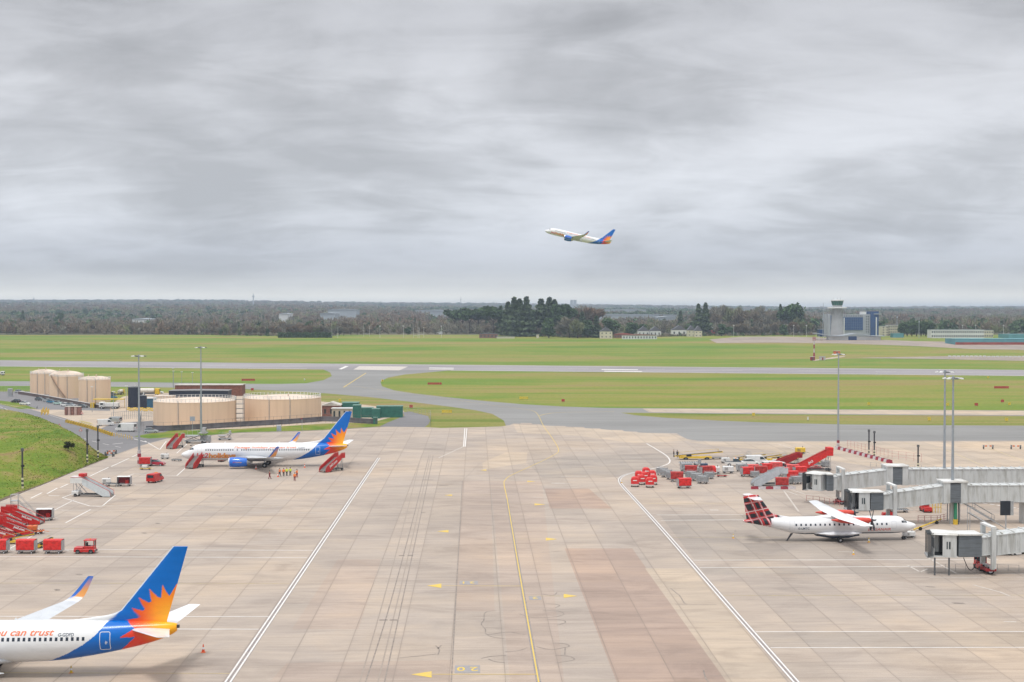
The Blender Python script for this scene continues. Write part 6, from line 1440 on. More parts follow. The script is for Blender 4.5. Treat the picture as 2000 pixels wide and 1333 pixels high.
# ================================================================== TANK FARM, YARD AND CAR PARK
TANKP = pm('tank_cream', (.72, .53, .375), .6, var=.04, scale=.5, dirt=(.65, .47, .33), streak=(1, 1, .06)); TANKR = pm('tank_roof', (.68, .56, .46), .65, var=.10, scale=.12, dirt=(.42, .33, .26))
BUND = pm('bund_grey', (.13, .125, .14), .85, var=.2, scale=.5); BRICK = pm('brick_brown', (.20, .085, .06), .85, var=.2, scale=1.2); BRNP = pm('brown_panel', (.24, .12, .10), .8, var=.2); ROOFL = pm('pale_flat_roof', (.50, .47, .43), .8, var=.15, scale=.3)
GRN = pm('container_green', (.03, .14, .11), .6, var=.15, scale=.8); GRNR = pm('container_green_roof', (.12, .24, .20), .65, var=.15); NAVY = pm('navy_cladding', (.02, .028, .05), .6, var=.1)
def tank(label, px, pb, wpx, h, dome, posts=0, stair=False, cut=0):
    f = G(px, pb); s = F / f.y; r = wpx / 2 / s; c = f + Vector((f.x, f.y, 0)).normalized() * r
    t = thing('storage_tank', label, 'storage tank', c)
    b = MB(); b.lathe([(r, 0), (r, h * .25), (r, h * .5), (r, h - .12)], 72); b.lathe([(r + .06, h - .14), (r + .06, h)], 72)
    for z in (h * .52,): b.lathe([(r + .0, z), (r + .02, z + .03), (r, z + .06)], 72)
    b.build('shell', TANKP, t, True)
    pr = [(r + .05, h)] + [(r * cos(a) , h + dome * sin(a)) for a in [pi / 2 * k / 8 for k in range(1, 8)]] + [(.01, h + dome)]
    MB().lathe(pr, 48).build('roof', TANKR, t, True)
    m = MB(); m.cyl((r * .2, -r * .3, h + dome * .8), (r * .2, -r * .3, h + dome + .7), .25, .25, 8); m.cyl((-r * .4, 0, h + dome * .7), (-r * .4, 0, h + dome + .5), .18, .18, 8); m.build('roof_vents', TANKR, t)
    if posts:
        rm = MB()
        for z in (.55, 1.1):
            P = [(r * .99 * cos(2 * pi * k / 60), r * .99 * sin(2 * pi * k / 60), h + z) for k in range(61)]; rm.tube(P, .06, 4)
        rr = rm.build('roof_rail', WHV, t)
        m = MB()
        for k in range(posts): a = 2 * pi * k / posts; m.cyl((r * .99 * cos(a), r * .99 * sin(a), h), (r * .99 * cos(a), r * .99 * sin(a), h + 1.1), .08, .08, 5)
        m.build('rail_posts', WHV, rr)
    if stair:
        m = MB(); P = []
        for k in range(15):
            a = radians(235 + 3.6 * k); z = h * (1 - k / 14.); P.append((r * 1.0 * cos(a), r * 1.0 * sin(a), z))
        for a, b2 in zip(P[:-1], P[1:]): m.hexa([Vector(a) * 1, Vector(b2), Vector(b2) + Vector((b2[0], b2[1], 0)).normalized() * .8, Vector(a) + Vector((a[0], a[1], 0)).normalized() * .8, Vector(a) + Vector((0, 0, .25)), Vector(b2) + Vector((0, 0, .25)), Vector(b2) + Vector((b2[0], b2[1], 0)).normalized() * .8 + Vector((0, 0, .9)), Vector(a) + Vector((a[0], a[1], 0)).normalized() * .8 + Vector((0, 0, .9))])
        m.build('spiral_stair', pm('stair_tan', (.36, .25, .18), .7), t)
    for a in (-100, -70): m = MB(); a = radians(a); m.cyl(((r + .2) * cos(a), (r + .2) * sin(a), 0), ((r + .2) * cos(a), (r + .2) * sin(a), h + .6), .10, .10, 6); m.build('pipe', GALV, t)
    return t
tank('wide cream round tank nearest the light mast', 381, 834, 163, 7.4, .7, 60)
tank('wide cream round tank right of its twin, behind the parked airliner', 552, 826, 154, 7.4, .7, 56)
tank('tall cream tank with domed roof, right of the group of three at far left', 185, 787, 61, 8.8, 1.4, 24)
tank('tall cream tank with domed roof and diagonal stair, middle of the group of three', 130, 779, 66, 9.0, 2.2, 24, True)
tank('tall cream tank with domed roof, leftmost of the group of three', 87, 771, 54, 8.8, 1.9, 24)
# gangway frame between the wide tanks
gw = thing('gangway_tower', 'grey and white ladder tower in the gap between the two wide tanks', 'gangway', G(468, 827)); m = MB()
for x in (-1.3, 1.3):
    for y in (-1, 1): m.cyl((x, y, 0), (x, y, 8.6), .10, .10, 6)
m.build('frame', GREYV, gw); m = MB()
for k in range(5): m.box(-1.3, 1.3, -1, 1, 1.6 + k * 1.5, 1.7 + k * 1.5)
m.build('landings', DKG, gw)
def building(name, label, px0, px1, pt, pb, depth, wall, roof, cat='building', rz=YAW, ov=.2, yshift=0., windows=None, slope=0., far=False, wmat=None, doors=0, plinth=None, hgt=None):
    p0 = GT(px0, pb) if far else G(px0, pb); p1 = GT(px1, pb) if far else G(px1, pb); s = F / ((p0.y + p1.y) / 2); w = (px1 - px0) / s; h = hgt or (pb - pt) / s
    t = thing(name, label, cat, (p0 + p1) / 2, rz); z0 = -1.0 if far else 0
    MB().box(-w / 2, w / 2, 0, depth, z0, h).build('wall', wall, t)
    if slope:
        r = MB(); r.prism([(-w / 2 - ov, h), (w / 2 + ov, h), (w / 2 + ov, h + .15), (0, h + slope), (-w / 2 - ov, h + .15)], -ov, depth + ov); r.build('roof', roof, t)
    else: MB().box(-w / 2 - ov, w / 2 + ov, -ov, depth + ov, h, h + .25).build('roof', roof, t)
    if windows:
        nx, nz, fw, fh = windows
        for i in range(nx):
            for j in range(nz):
                cx_ = -w / 2 + w * (i + .5) / nx; cz = h * (j + .5) / nz; a = w / nx * fw / 2; b = h / nz * fh / 2
                MB().box(cx_ - a, cx_ + a, -.06, .02, cz - b, cz + b).build('window', wmat or WINB, t)
    if doors:
        for i in range(doors): cx_ = -w / 2 + w * (i + .5) / doors; MB().box(cx_ - .5, cx_ + .5, -.05, .02, 0, 2.1).build('door', DKG, t)
    if plinth: MB().box(-w / 2 - .1, w / 2 + .1, -.12, .0, z0, h * plinth[0]).build('lower_wall', plinth[1], t)
    return t
building('brick_building', 'long brown brick building with cluttered roof behind the wide tanks', 342, 472, 753, 774, 9, BRICK, ROOFL, windows=None)
t = building('dark_shed', 'low dark shed with pale roof in front of the brick building', 330, 445, 764, 783, 8, NAVY, pm('shed_roof', (.22, .22, .23), .8), slope=.35)
building('plant_room', 'small cream roofed block left of the dark shed', 300, 336, 775, 786, 6, TANKP, TANKR)
building('brick_house', 'brick outbuilding with pale sloping roof right of the wide tank', 629, 664, 793, 815, 7, BRNP, ROOFL, slope=1.2, windows=(3, 1, .3, .4))
building('canopy_hut', 'white open fronted hut with pale canopy beside the green containers', 648, 688, 799, 819, 4, pm('hut_cream', (.45, .40, .32), .7), WHV, windows=(4, 1, .35, .6))
for px0, px1, pt, pb, d, lab in ((668, 700, 788, 812, 5, 'green container behind the white hut'), (689, 704, 793, 824, 4, 'tall green container behind the airliner tail'), (704, 728, 798, 816, 3, 'green container with grey top in the middle of the row'), (726, 742, 800, 818, 3, 'small green container left of the long one'), (735, 786, 795, 816, 4, 'long green container at the right end of the row'), (729, 737, 817, 829, 1.2, 'narrow green cabinet at the yard edge')):
    t = building('container', lab, px0, px1, pt, pb, d, GRN, GRNR, 'container', ov=.05)
building('blue_store', 'blue walled store with white top behind the black silos', 284, 300, 779, 797, 5, pm('store_blue', (.04, .12, .20), .6), WHV)
for px, pb, wpx, h, lab in ((259, 797, 23, 7.6, 'tall black ribbed silo left of the light mast'), (277, 800, 15, 4.9, 'shorter black silo right of the light mast')):
    f = G(px, pb); r = wpx / 2 / (F / f.y); t = thing('silo', lab, 'silo', f + Vector((0, r, 0))); b = MB(); n = 36
    b.loft([[((r + (.06 if k % 2 else 0)) * cos(2 * pi * k / n), (r + (.06 if k % 2 else 0)) * sin(2 * pi * k / n), z) for k in range(n)] for z in (0, h)], caps=True); b.build('shell', NAVY, t)
    MB().lathe([(r + .1, h), (r * .5, h + .25), (.01, h + .3)], 24).build('lid', DKG, t); MB().cyl((.3, 0, h + .25), (.3, 0, h + 1.4), .2, .2, 8).build('vent', WHV, t)
def cabin():
    t = T('panel_stack', 'panel stack')
    for k in range(5): MB().box(-2.6 + k * 1.08, -1.7 + k * 1.08, -1.2, 1.2, 0, 2.7 + .2 * (k % 2)).build('panel', BRNP if k % 2 == 0 else pm('pale_brown_panel', (.42, .30, .27), .8), t)
    MB().box(-2.7, 2.7, -1.25, 1.25, 2.9, 3.0).build('cover', ROOFL, t); return t
place('cabin', cabin, 143, 811, YAW, 'stack of brown panels standing in the pale yard')
def tanker():
    t = T('fuel_tanker', 'tanker'); MB().box(-4.5, 4.5, -1.1, 1.1, .7, 1.0).build('chassis', DKG, t)
    MB().lathe([(.3, -4.4), (.95, -4.3), (1.05, -3.8), (1.05, 1.8), (.95, 2.3), (.3, 2.4)], 20, 0, (0, 0, 2.1), 'x').build('tank', pm('tanker_white', (.62, .58, .52), .4), t, True)
    MB().bevbox(2.7, 4.6, -1.15, 1.15, .6, 3.0, .12).build('cab', YELV, t); MB().box(4.58, 4.62, -1.0, 1.0, 1.8, 2.75).build('windscreen', WINB, t)
    for x in (-3.6, -2.4, 3.4):
        for y in (-1.0, 1.0): wheelpart(t, x, y, .48, .3)
    return t
place('tanker', tanker, 291, 773, YAW, 'white tank truck with yellow cab behind the silos'); place('tanker', None, 236, 771, YAW + pi / 2, 'tank truck seen end on, left of the black silo', scale=.7)
def rig():
    t = T('service_truck', 'truck'); MB().bevbox(-3.6, 1.4, -1.2, 1.2, .9, 2.3, .1).build('body', WHV, t); MB().bevbox(1.5, 3.4, -1.2, 1.2, .7, 2.6, .2).build('cab', WHV, t); MB().box(3.38, 3.42, -1.0, 1.0, 1.5, 2.3).build('windscreen', WINB, t)
    MB().box(-3.7, 3.3, -1.0, 1.0, .6, .9).build('chassis', DKG, t)
    for s in (-1, 1): MB().box(1.9, 2.9, s * 1.2 - .02, s * 1.2 + .02, 1.5, 2.2).build('side_window', WINB, t)
    for x in (-2.7, -1.5, 2.4):
        for y in (-1.1, 1.1): wheelpart(t, x, y, .5, .3)
    return t
place('rig', rig, 213, 799, YAW + pi, 'white service truck under the yellow frame canopy')
yc = thing('yellow_canopy', 'yellow tubular canopy over the white service truck', 'canopy', G(213, 797), YAW); MB().box(-5.6, 5.6, -1.6, 1.6, 3.1, 3.35).build('beam', YELV, yc)
for x in (-5.4, -1.8, 1.8, 5.4): MB().cyl((x, 1.4, 0), (x, 1.4, 3.1), .09, .09, 6).build('post', YELV, yc)
MB().box(-6.8, -5.4, -.4, 1.2, 0, 1.9).build('cabinet', YELV, yc)
CP = 'cars in the car park by the tall tanks'
CARM = {'w': WHV, 'k': BLKV, 'b': BLUV, 't': TEALV, 's': SILV, 'm': pm('mint_paint', (.34, .48, .44), .35, coat=.4), 'g': pm('dark_grey_paint', (.07, .08, .09), .35, coat=.4)}
for px, py, c, a, lab in ((31, 787, 'k', 2.7, 'black car beside the white one near the grass strip'), (49, 791.5, 'w', -.3, 'white car near the grass strip'), (78, 783, 'g', -.4, 'dark grey car at the left of the parked row'), (93, 785.5, 's', -.5, 'silver blue car second in the parked row'), (101, 788, 'b', -.5, 'blue car in the parked row'), (114, 791, 'm', -.5, 'mint green car in the parked row'), (128, 794, 'w', -.5, 'white car in the middle of the parked row'), (139, 795, 's', -.5, 'grey silver car behind the brown panels'), (162, 797, 'g', -.5, 'dark car right of the brown panels')):
    place('pc' + c, lambda c=c: car(CARM[c]), px, py, a, lab, CP)
place('van_long', lambda: van(WHV, 6.2, 2.5), 246, 843, pi - .25, 'long white van in the fenced compound'); place('van_white', None, 206, 832, .4, 'white van left of the fenced compound'); place('van_silver', lambda: van(SILV, 4.6, 1.9), 223, 826, pi - .2, 'silver van behind the fenced compound'); place('pcs', None, 295, 846, .2, 'silver car beside the round tank wall', CP)
place('pcw', None, 310, 769, 0, 'white car behind the silos, by the dark shed', CP); place('pcg', None, 218, 773, .8, 'dark car right of the tall tanks', CP); place('pcb', None, 219, 779, .8, 'blue grey car right of the tall tanks', CP); place('rig', None, -2, 733.5, 0, 'white vehicle on the grass by the runway at the left edge', scale=.9)
place('pcs', None, 38, 768, .3, 'pale car behind the low wall at far left', CP)
# yellow and black barrier blocks along the road
YB = pm('barrier_yellow', (.68, .44, .05), .6, var=.1)
def yblock():
    t = T('barrier_block', 'barrier'); MB().bevbox(-.55, .30, -.25, .25, 0, .95, .05).build('block', YB, t); MB().box(-.62, -.50, -.27, .27, .05, .9).build('stripe', BLACK, t); MB().box(-.05, .07, -.27, .27, .05, 1.02).build('stripe', BLACK, t); return t
for i in range(20):
    f = i / 19; place('yb', yblock, 131 + 88 * f, 826 + 26 * f - 1.5 * sin(pi * f), -.62, ['yellow and black barrier block in the road side row, left third', 'yellow and black barrier block in the road side row, middle third', 'yellow and black barrier block in the road side row, right third'][min(2, i // 8)], 'yellow and black barrier blocks along the road')
for i in range(9): place('yp', (lambda: (lambda t: (MB().cyl((0, 0, 0), (0, 0, 1.0), .09, .09, 8).build('post', YB, t), t)[1])(T('bollard', 'bollard'))), 224 + i * 4.2, 853.5 + i * .7 - (i % 2) * 2, 0, 'yellow post continuing the barrier row towards the apron', 'yellow posts at the end of the barrier row')
for i in range(8): place('yp2', (lambda: (lambda t: (MB().cyl((0, 0, 0), (0, 0, 1.8), .16, .16, 8).build('post', YB, t), t)[1])(T('bollard', 'bollard'))), 81 + i * 2, 811 - (i % 3) * 2.5, 0, 'thick yellow post in the cluster left of the brown panels', 'yellow posts in the pale yard')
for i in range(7):
    def hoop():
        t = T('cycle_hoop', 'hoop barrier'); P = [(0, -.6, 0), (0, -.6, .9), (0, -.4, 1.1), (0, .4, 1.1), (0, .6, .9), (0, .6, 0)]; MB().tube(P, .07, 6).build('hoop', pm('pale_yellow_paint', (.66, .58, .16), .5), t); return t
    place('hoop', hoop, 157 + i * 3.4, 829 + i * .8, 1.0, 'pale yellow hoop barrier behind the block row', 'pale yellow hoops behind the block row')
for i in range(12):
    def ob():
        t = T('plastic_barrier', 'barrier'); MB().bevbox(-.6, .6, -.2, .2, 0, .9, .06).build('body', ORGV if False else YELV, t); MB().box(-.5, .5, -.22, .22, .4, .55).build('band', WHTXT, t); return t
    place('ob', ob, 250 + i * 4.4, 801 + (i % 3) * 1.2, 0, 'yellow plastic barrier at the foot of the silos', 'yellow plastic barriers at the silos')
# fences, low walls
def wall(pts, h, th, mat, label, name='low_wall', cap=None):
    P = [G(*p) for p in pts]; o = P[0].copy(); t = thing(name, label, 'wall', o); m = MB(); c = MB()
    for a, b in zip(P[:-1], P[1:]):
        a = a - o; b = b - o; d = (b - a).normalized(); n = Vector((-d.y, d.x, 0)) * th / 2; u = Vector((0, 0, h)); m.hexa([a - n, b - n, b + n, a + n, a - n + u, b - n + u, b + n + u, a + n + u])
        n2 = n * 1.3; v = Vector((0, 0, h + .12)); c.hexa([a - n2 + u, b - n2 + u, b + n2 + u, a + n2 + u, a - n2 + v, b - n2 + v, b + n2 + v, a + n2 + v])
    m.build('wall_face', mat, t); c.build('coping', cap or mat, t); return t
wall([(285, 843), (330, 842), (400, 838.5), (470, 834), (560, 829), (630, 823.5), (660, 824), (735, 829)], 1.5, .3, BUND, 'dark grey low wall round the two wide tanks')
wall([(36, 770), (80, 777), (150, 790), (200, 799)], 1.2, .25, pm('wall_brown', (.12, .09, .085), .8), 'dark low wall with pale top before the tall tanks', cap=WHTXT)
railfence([G(*p) for p in ((262, 845), (330, 844.5), (400, 840.5), (470, 836), (560, 831), (632, 826), (735, 831))], 3.0, 30, pm('fence_wire', (.20, .20, .21), .6), 'wire_fence', 'tall wire fence in front of the two wide tanks', 'fence', .035, 3, pm('fence_post_brown', (.14, .09, .07), .7), 0)
railfence([G(*p) for p in ((218, 823), (262, 818), (300, 822))], 2.8, 22, GREYV, 'wire_fence', 'grey palisade fence at the back of the fenced compound', 'fence', .06, 2)
railfence([G(*p) for p in ((272, 842), (276, 820))], 3.0, 10, GREYV, 'wire_fence', 'grey fence panel beside the light mast', 'fence', .08, 3)
railfence([G(*p) for p in ((-40, 768), (0, 767), (60, 767))], 2.2, 20, pm('fence_green_grey', (.16, .20, .19), .7), 'wire_fence', 'green grey fence at far left beyond the car park', 'fence', .05, 3)
railfence([G(*p) for p in ((60, 799.5), (72, 800), (73, 797))], .9, 4, DKG, 'railing', 'low rail at the corner of the car park', 'railing', .05, 1)
railfence([G(*p) for p in ((786, 805), (815, 809), (841, 815), (840, 834))], 2.2, 16, GREYV, 'wire_fence', 'wire fence beside the curved access road', 'fence', .04, 3)
bx = thing('pump_cabinet', 'tall pale cabinet at far left by the fence', 'cabinet', G(20, 775)); MB().bevbox(-.9, .9, -.6, .6, 0, 3.4, .06).build('cabinet', SILV, bx); MB().box(-.6, .6, -.63, -.6, .3, 2.9).build('door', GREYV, bx)
for i, (px, py) in enumerate(((124, 768), (180, 805), (222, 818), (339, 764), (355, 766), (376, 768), (338, 757), (247, 803))):
    place('slim', (lambda: (lambda t: (MB().cyl((0, 0, 0), (0, 0, 9), .11, .07, 8).build('pole', POLE, t), MB().bevbox(-.5, .5, -.15, .15, 8.9, 9.1, .03).build('lamp_head', WHV, t), t)[2])(T('yard_lamp', 'lamp post'))), px, py, 0, 'thin grey lamp post in the tank yard', 'thin lamp posts in the tank yard')
for px, py, lab in ((116, 848, 'red triangular road sign on the bank side of the road'), (157.5, 858, 'second red road sign nearer the apron'), (160, 822, 'red road sign at the yard entrance')):
    def rs():
        t = T('road_sign', 'road sign'); MB().cyl((0, 0, 0), (0, 0, 2.2), .05, .05, 6).build('pole', GALV, t); MB().prism([(-.5, 2.2), (.5, 2.2), (0, 3.05)], -.03, .03).build('sign_plate', pm('sign_red', (.5, .06, .05), .5), t); MB().prism([(-.28, 2.33), (.28, 2.33), (0, 2.8)], -.04, -.03).build('sign_face', WHTXT, t); return t
    place('rs', rs, px, py, YAW, lab)
# airfield signs and markers
def asign(m1, n=3, w=1.0):
    t = T('airfield_sign', 'sign')
    for k in range(n): MB().box(-n * w / 2 + k * w, -n * w / 2 + k * w + w * .94, -.1, .1, .25, 1.25).build('sign_panel', m1, t)
    for x in (-n * w / 2 + .3, n * w / 2 - .3): MB().cyl((x, 0, 0), (x, 0, .3), .05, .05, 6).build('foot', DKG, t)
    return t
SR = pm('sign_dull_red', (.42, .06, .05), .6, var=.15); SY = pm('sign_yellow_panel', (.62, .48, .06), .6, var=.15)
for px, py, k, m_, n, w, lab in ((485, 745, 'a', SR, 6, 1.15, 'long red airfield sign on the left grass island'), (849, 752.5, 'a', None, 6, 1.15, 'long red airfield sign on the grass right of the taxiway fork'), (1956, 760, 'a', None, 6, 1.15, 'long red airfield sign at the far right'), (1023, 781, 'b', SY, 3, 1.2, 'yellow sign facing away on the middle grass'), (1100, 786, 'c', SR, 1, 1.3, 'small red and white sign on the middle grass'),
                                (763, 799.5, 'c', None, 1, 1.3, 'small red sign right of the green containers'), (873, 808, 'b', None, 3, 1.2, 'yellow sign on the grass wedge by the apron'), (803, 798, 'c', None, 1, 1.3, 'small white and red sign on the grass wedge'), (664, 786, 'd', SY, 1, 1.0, 'small yellow sign behind the green containers'), (1472, 814, 'd', None, 1, 1.6, 'yellow marker on the right grass strip'), (1578, 822, 'e', WHV, 1, .5, 'small pale marker on the right grass strip'),
                                (1815, 823, 'd', None, 1, 1.0, 'orange marker on the right grass strip'), (1966, 824, 'd', None, 1, 1.6, 'yellow marker near the right edge'), (1697, 792.5, 'd', None, 1, 1.6, 'yellow marker beyond the pale path'), (1851, 794, 'd', None, 1, 1.4, 'yellow marker behind the light masts'), (1907, 794, 'c', None, 1, 1.0, 'red marker right of the light masts'), (1958, 787, 'c', None, 1, 1.4, 'red marker near the yellow ones at far right'), (1972, 793, 'd', None, 2, 1.0, 'pair of yellow markers at far right'), (747, 746.5, 'd', None, 1, .9, 'small yellow marker at the taxiway fork'), (1712, 734, 'e', None, 1, .9, 'pale marker beside the runway'), (1930, 740, 'd', None, 1, .9, 'yellow marker beside the runway at right'), (493, 764, 'c', None, 1, .9, 'small red sign behind the brick building'), (595, 744, 'e', None, 1, .6, 'small pale marker on the left grass island')):
    place('as' + k, (lambda m_=m_, n=n, w=w: asign(m_, n, w)), px, py, YAW, lab, 'airfield signs and markers')
place('gpu_y', None, 1660, 850, 0, 'small pale trolley on the dark taxiway beside the slim mast', scale=.7) if False else None
# bush on the bank
# ================================================================== FAR BUILDINGS
FW = pm('far_white_wall', (.62, .63, .63), .7, var=.06, scale=.05); FC = pm('far_cream_wall', (.58, .54, .42), .7, var=.06, scale=.1); FBL = pm('far_blue_glass', (.03, .075, .20), .25, var=.12, scale=.15); FGR = pm('far_slate_roof', (.12, .12, .14), .8, var=.15, scale=.1); FRD = pm('far_red_roof', (.30, .07, .05), .8, var=.15, scale=.1); FBR = pm('far_brown_brick', (.24, .13, .10), .8, var=.15, scale=.1)
FTE = pm('far_teal_roof', (.10, .28, .32), .6, var=.1, scale=.05); FGY = pm('far_grey_roof', (.36, .40, .44), .6, var=.08, scale=.03); WDK = pm('far_dark_window', (.05, .06, .07), .3, var=0.); TGR = pm('tower_glass_green', (.03, .13, .10), .15, var=.1, scale=.3); TW = pm('tower_grey_white', (.38, .385, .39), .6, var=.05, scale=.1)
# control tower
cp = GT(1635, 663); sT = F / cp.y; u = 1 / sT
ct = thing('control_tower', 'pale control tower with a green glazed top beside the blue glass building', 'control tower', cp)
MB().lathe([(12.5 * u, -1), (12.4 * u, 10 * u), (11.3 * u, 30 * u), (10.2 * u, 50 * u), (10.2 * u, 60 * u)], 32).build('shaft', TW, ct, True)
m = MB()
for k in range(16): a = 2 * pi * k / 16; m.cyl((11.6 * u * cos(a), 11.6 * u * sin(a), 22 * u), (10.3 * u * cos(a), 10.3 * u * sin(a), 60 * u), .25, .25, 5)
m.build('shaft_fins', pm('tower_rib', (.36, .38, .38), .6), ct)
m = MB()
for k in range(10): a = 2 * pi * k / 10; m.cyl((10.2 * u * cos(a), 10.2 * u * sin(a), 50 * u), (16 * u * cos(a), 16 * u * sin(a), 60 * u), .3, .3, 5)
m.build('brackets', TW, ct)
MB().lathe([(9 * u, 59.8 * u), (18.5 * u, 60 * u), (18.8 * u, 61 * u), (18.5 * u, 62.6 * u), (9 * u, 63 * u)], 36).build('balcony', FW, ct)
MB().lathe([(8.6 * u, 62.9 * u), (9.2 * u, 66 * u)], 24).build('cab_base', TW, ct)
cabm = MB().lathe([(9.3 * u, 66 * u), (11.8 * u, 74.5 * u)], 16).build('cab_glass', TGR, ct); m = MB()
for k in range(16): a = 2 * pi * k / 16; m.cyl((9.4 * u * cos(a), 9.4 * u * sin(a), 66 * u), (11.9 * u * cos(a), 11.9 * u * sin(a), 74.5 * u), .16, .16, 5)
m.build('mullions', DKG, cabm); MB().lathe([(12 * u, 74.5 * u), (12.4 * u, 75.5 * u), (12 * u, 77 * u), (.01, 77.6 * u)], 24).build('cab_roof', FW, ct)
m = MB()
for x in (-3, 0, 2.5): m.cyl((x * 1.3, 0, 77.5 * u), (x * 1.3, 0, 81.5 * u), .12, .12, 5)
m.build('aerials', GALV, ct)
# terminal block beside the tower
def offs(p, dx): return Vector((p.x + dx, p.y, p.z))
tb_ = thing('office_building', 'large blue glass office block with white frame behind the control tower', 'building', offs(GT(1680, 660), 0) + Vector((0, 12, 0))); 
X = lambda px: (px - 1680) * u * 1.01; Z = lambda py: (661 - py) * u
OFG = pm('office_pale_grey', (.34, .36, .40), .6, var=.06, scale=.1); MB().box(X(1648), X(1707), 0, 22, -1, Z(614)).build('main_block', OFG, tb_); MB().box(X(1706), X(1722), -2, 22, -1, Z(608)).build('blue_tower', FBL, tb_); MB().box(X(1622), X(1627), 2, 22, -1, Z(613)).build('end_pier', OFG, tb_); MB().box(X(1627), X(1648), 4, 22, -1, Z(616)).build('left_block', FBL, tb_)
g = MB().box(X(1650), X(1691), -.5, 0, Z(646), Z(620)).build('curtain_wall', FBL, tb_); m = MB()
for k in range(12): x = X(1650) + (X(1691) - X(1650)) * k / 11; m.box(x - .08, x + .08, -.62, -.5, Z(646), Z(620))
for k in range(6): z = Z(646) + (Z(620) - Z(646)) * k / 5; m.box(X(1650), X(1691), -.62, -.5, z - .08, z + .08)
m.build('mullions', pm('mullion_blue', (.12, .18, .30), .4), g)
for i in range(12): MB().box(X(1650 + i * 3.5) , X(1651.6 + i * 3.5), -.15, 0, Z(618.4), Z(616.4)).build('window', WDK, tb_)
for i in range(2):
    for j in range(7): MB().box(X(1697.5 + i * 4), X(1699.5 + i * 4), -.15, 0, Z(651 - j * 5.2), Z(648.6 - j * 5.2)).build('window', WDK, tb_)
MB().box(X(1689), X(1699), 2, 10, Z(614), Z(608.5)).build('plant_box', FW, tb_); MB().box(X(1652), X(1654), -1.2, 0, -1, Z(621)).build('white_pier', FW, tb_); MB().box(X(1716), X(1718), -3, -2, -1, Z(620)).build('white_pier', FW, tb_); MB().box(X(1712), X(1727), -3, 8, Z(614), Z(612.5)).build('roof_edge', FGY, tb_)
pd = thing('terminal_podium', 'low wide building with a sweeping wave roof at the foot of the control tower', 'building', GT(1660, 665) + Vector((0, -2, 0))); X2 = lambda px: (px - 1660) * u; Z2 = lambda py: (664 - py) * u
MB().box(X2(1618), X2(1718), 0, 9, -1.5, Z2(657)).build('wall', FW, pd); MB().box(X2(1656), X2(1672), -.3, 0, -1, Z2(656.5)).build('glazed_entrance', FBL, pd)
P = [(1592, 651.5), (1605, 653), (1622, 656), (1640, 656.5), (1655, 654), (1668, 652.5), (1685, 654), (1700, 656), (1725, 656.5)]; P2 = bezier_smooth(P, 4)
r = MB(); r.loft([[(X2(a), -3, Z2(b)), (X2(a), 11, Z2(b)), (X2(a), 11, Z2(b) + .7), (X2(a), -3, Z2(b) + .7)] for a, b in P2], caps=True); r.build('wave_roof', FGY, pd)
for px in (1599, 1608): MB().cyl((X2(px), -2, -1.5), (X2(px), -2, Z2(654)), .2, .2, 6).build('column', FW, pd)
def fb(name, lab, px0, px1, pt, pb, d, wall_, roof_, **k): return building(name, lab, px0, px1, pt, pb, d, wall_, roof_, 'building', far=True, rz=0, **k)
fb('hotel', 'cream four storey block with rows of dark windows right of the blue office', 1735, 1760, 636, 657, 12, FC, FGY, windows=(6, 4, .5, .5), wmat=WDK); fb('hotel', 'small cream stair block between the blue office and the hotel', 1722, 1736, 638, 657, 12, FC, FGY, windows=(2, 4, .4, .4), wmat=WDK)
fb('long_building', 'long white two storey building right of the dark hedge trees', 1819, 1922, 645, 661, 14, FW, FGY, windows=(24, 2, .6, .4), wmat=WDK); fb('long_building', 'white end block of the long building with fewer windows', 1922, 1940, 646, 660, 12, FC, FGY, windows=(4, 2, .5, .4), wmat=WDK); fb('roof_plant', 'white box shaped block above the long white building', 1834, 1856, 640, 646, 8, FW, FW)
fb('hangar', 'low teal roofed hangar with red lower walls at the right edge', 1866, 2120, 663, 674, 30, FTE, FTE, plinth=(.45, FRD)); fb('hangar', 'second teal shed behind the long hangar at the right edge', 1970, 2120, 654, 662, 30, FTE, FTE)
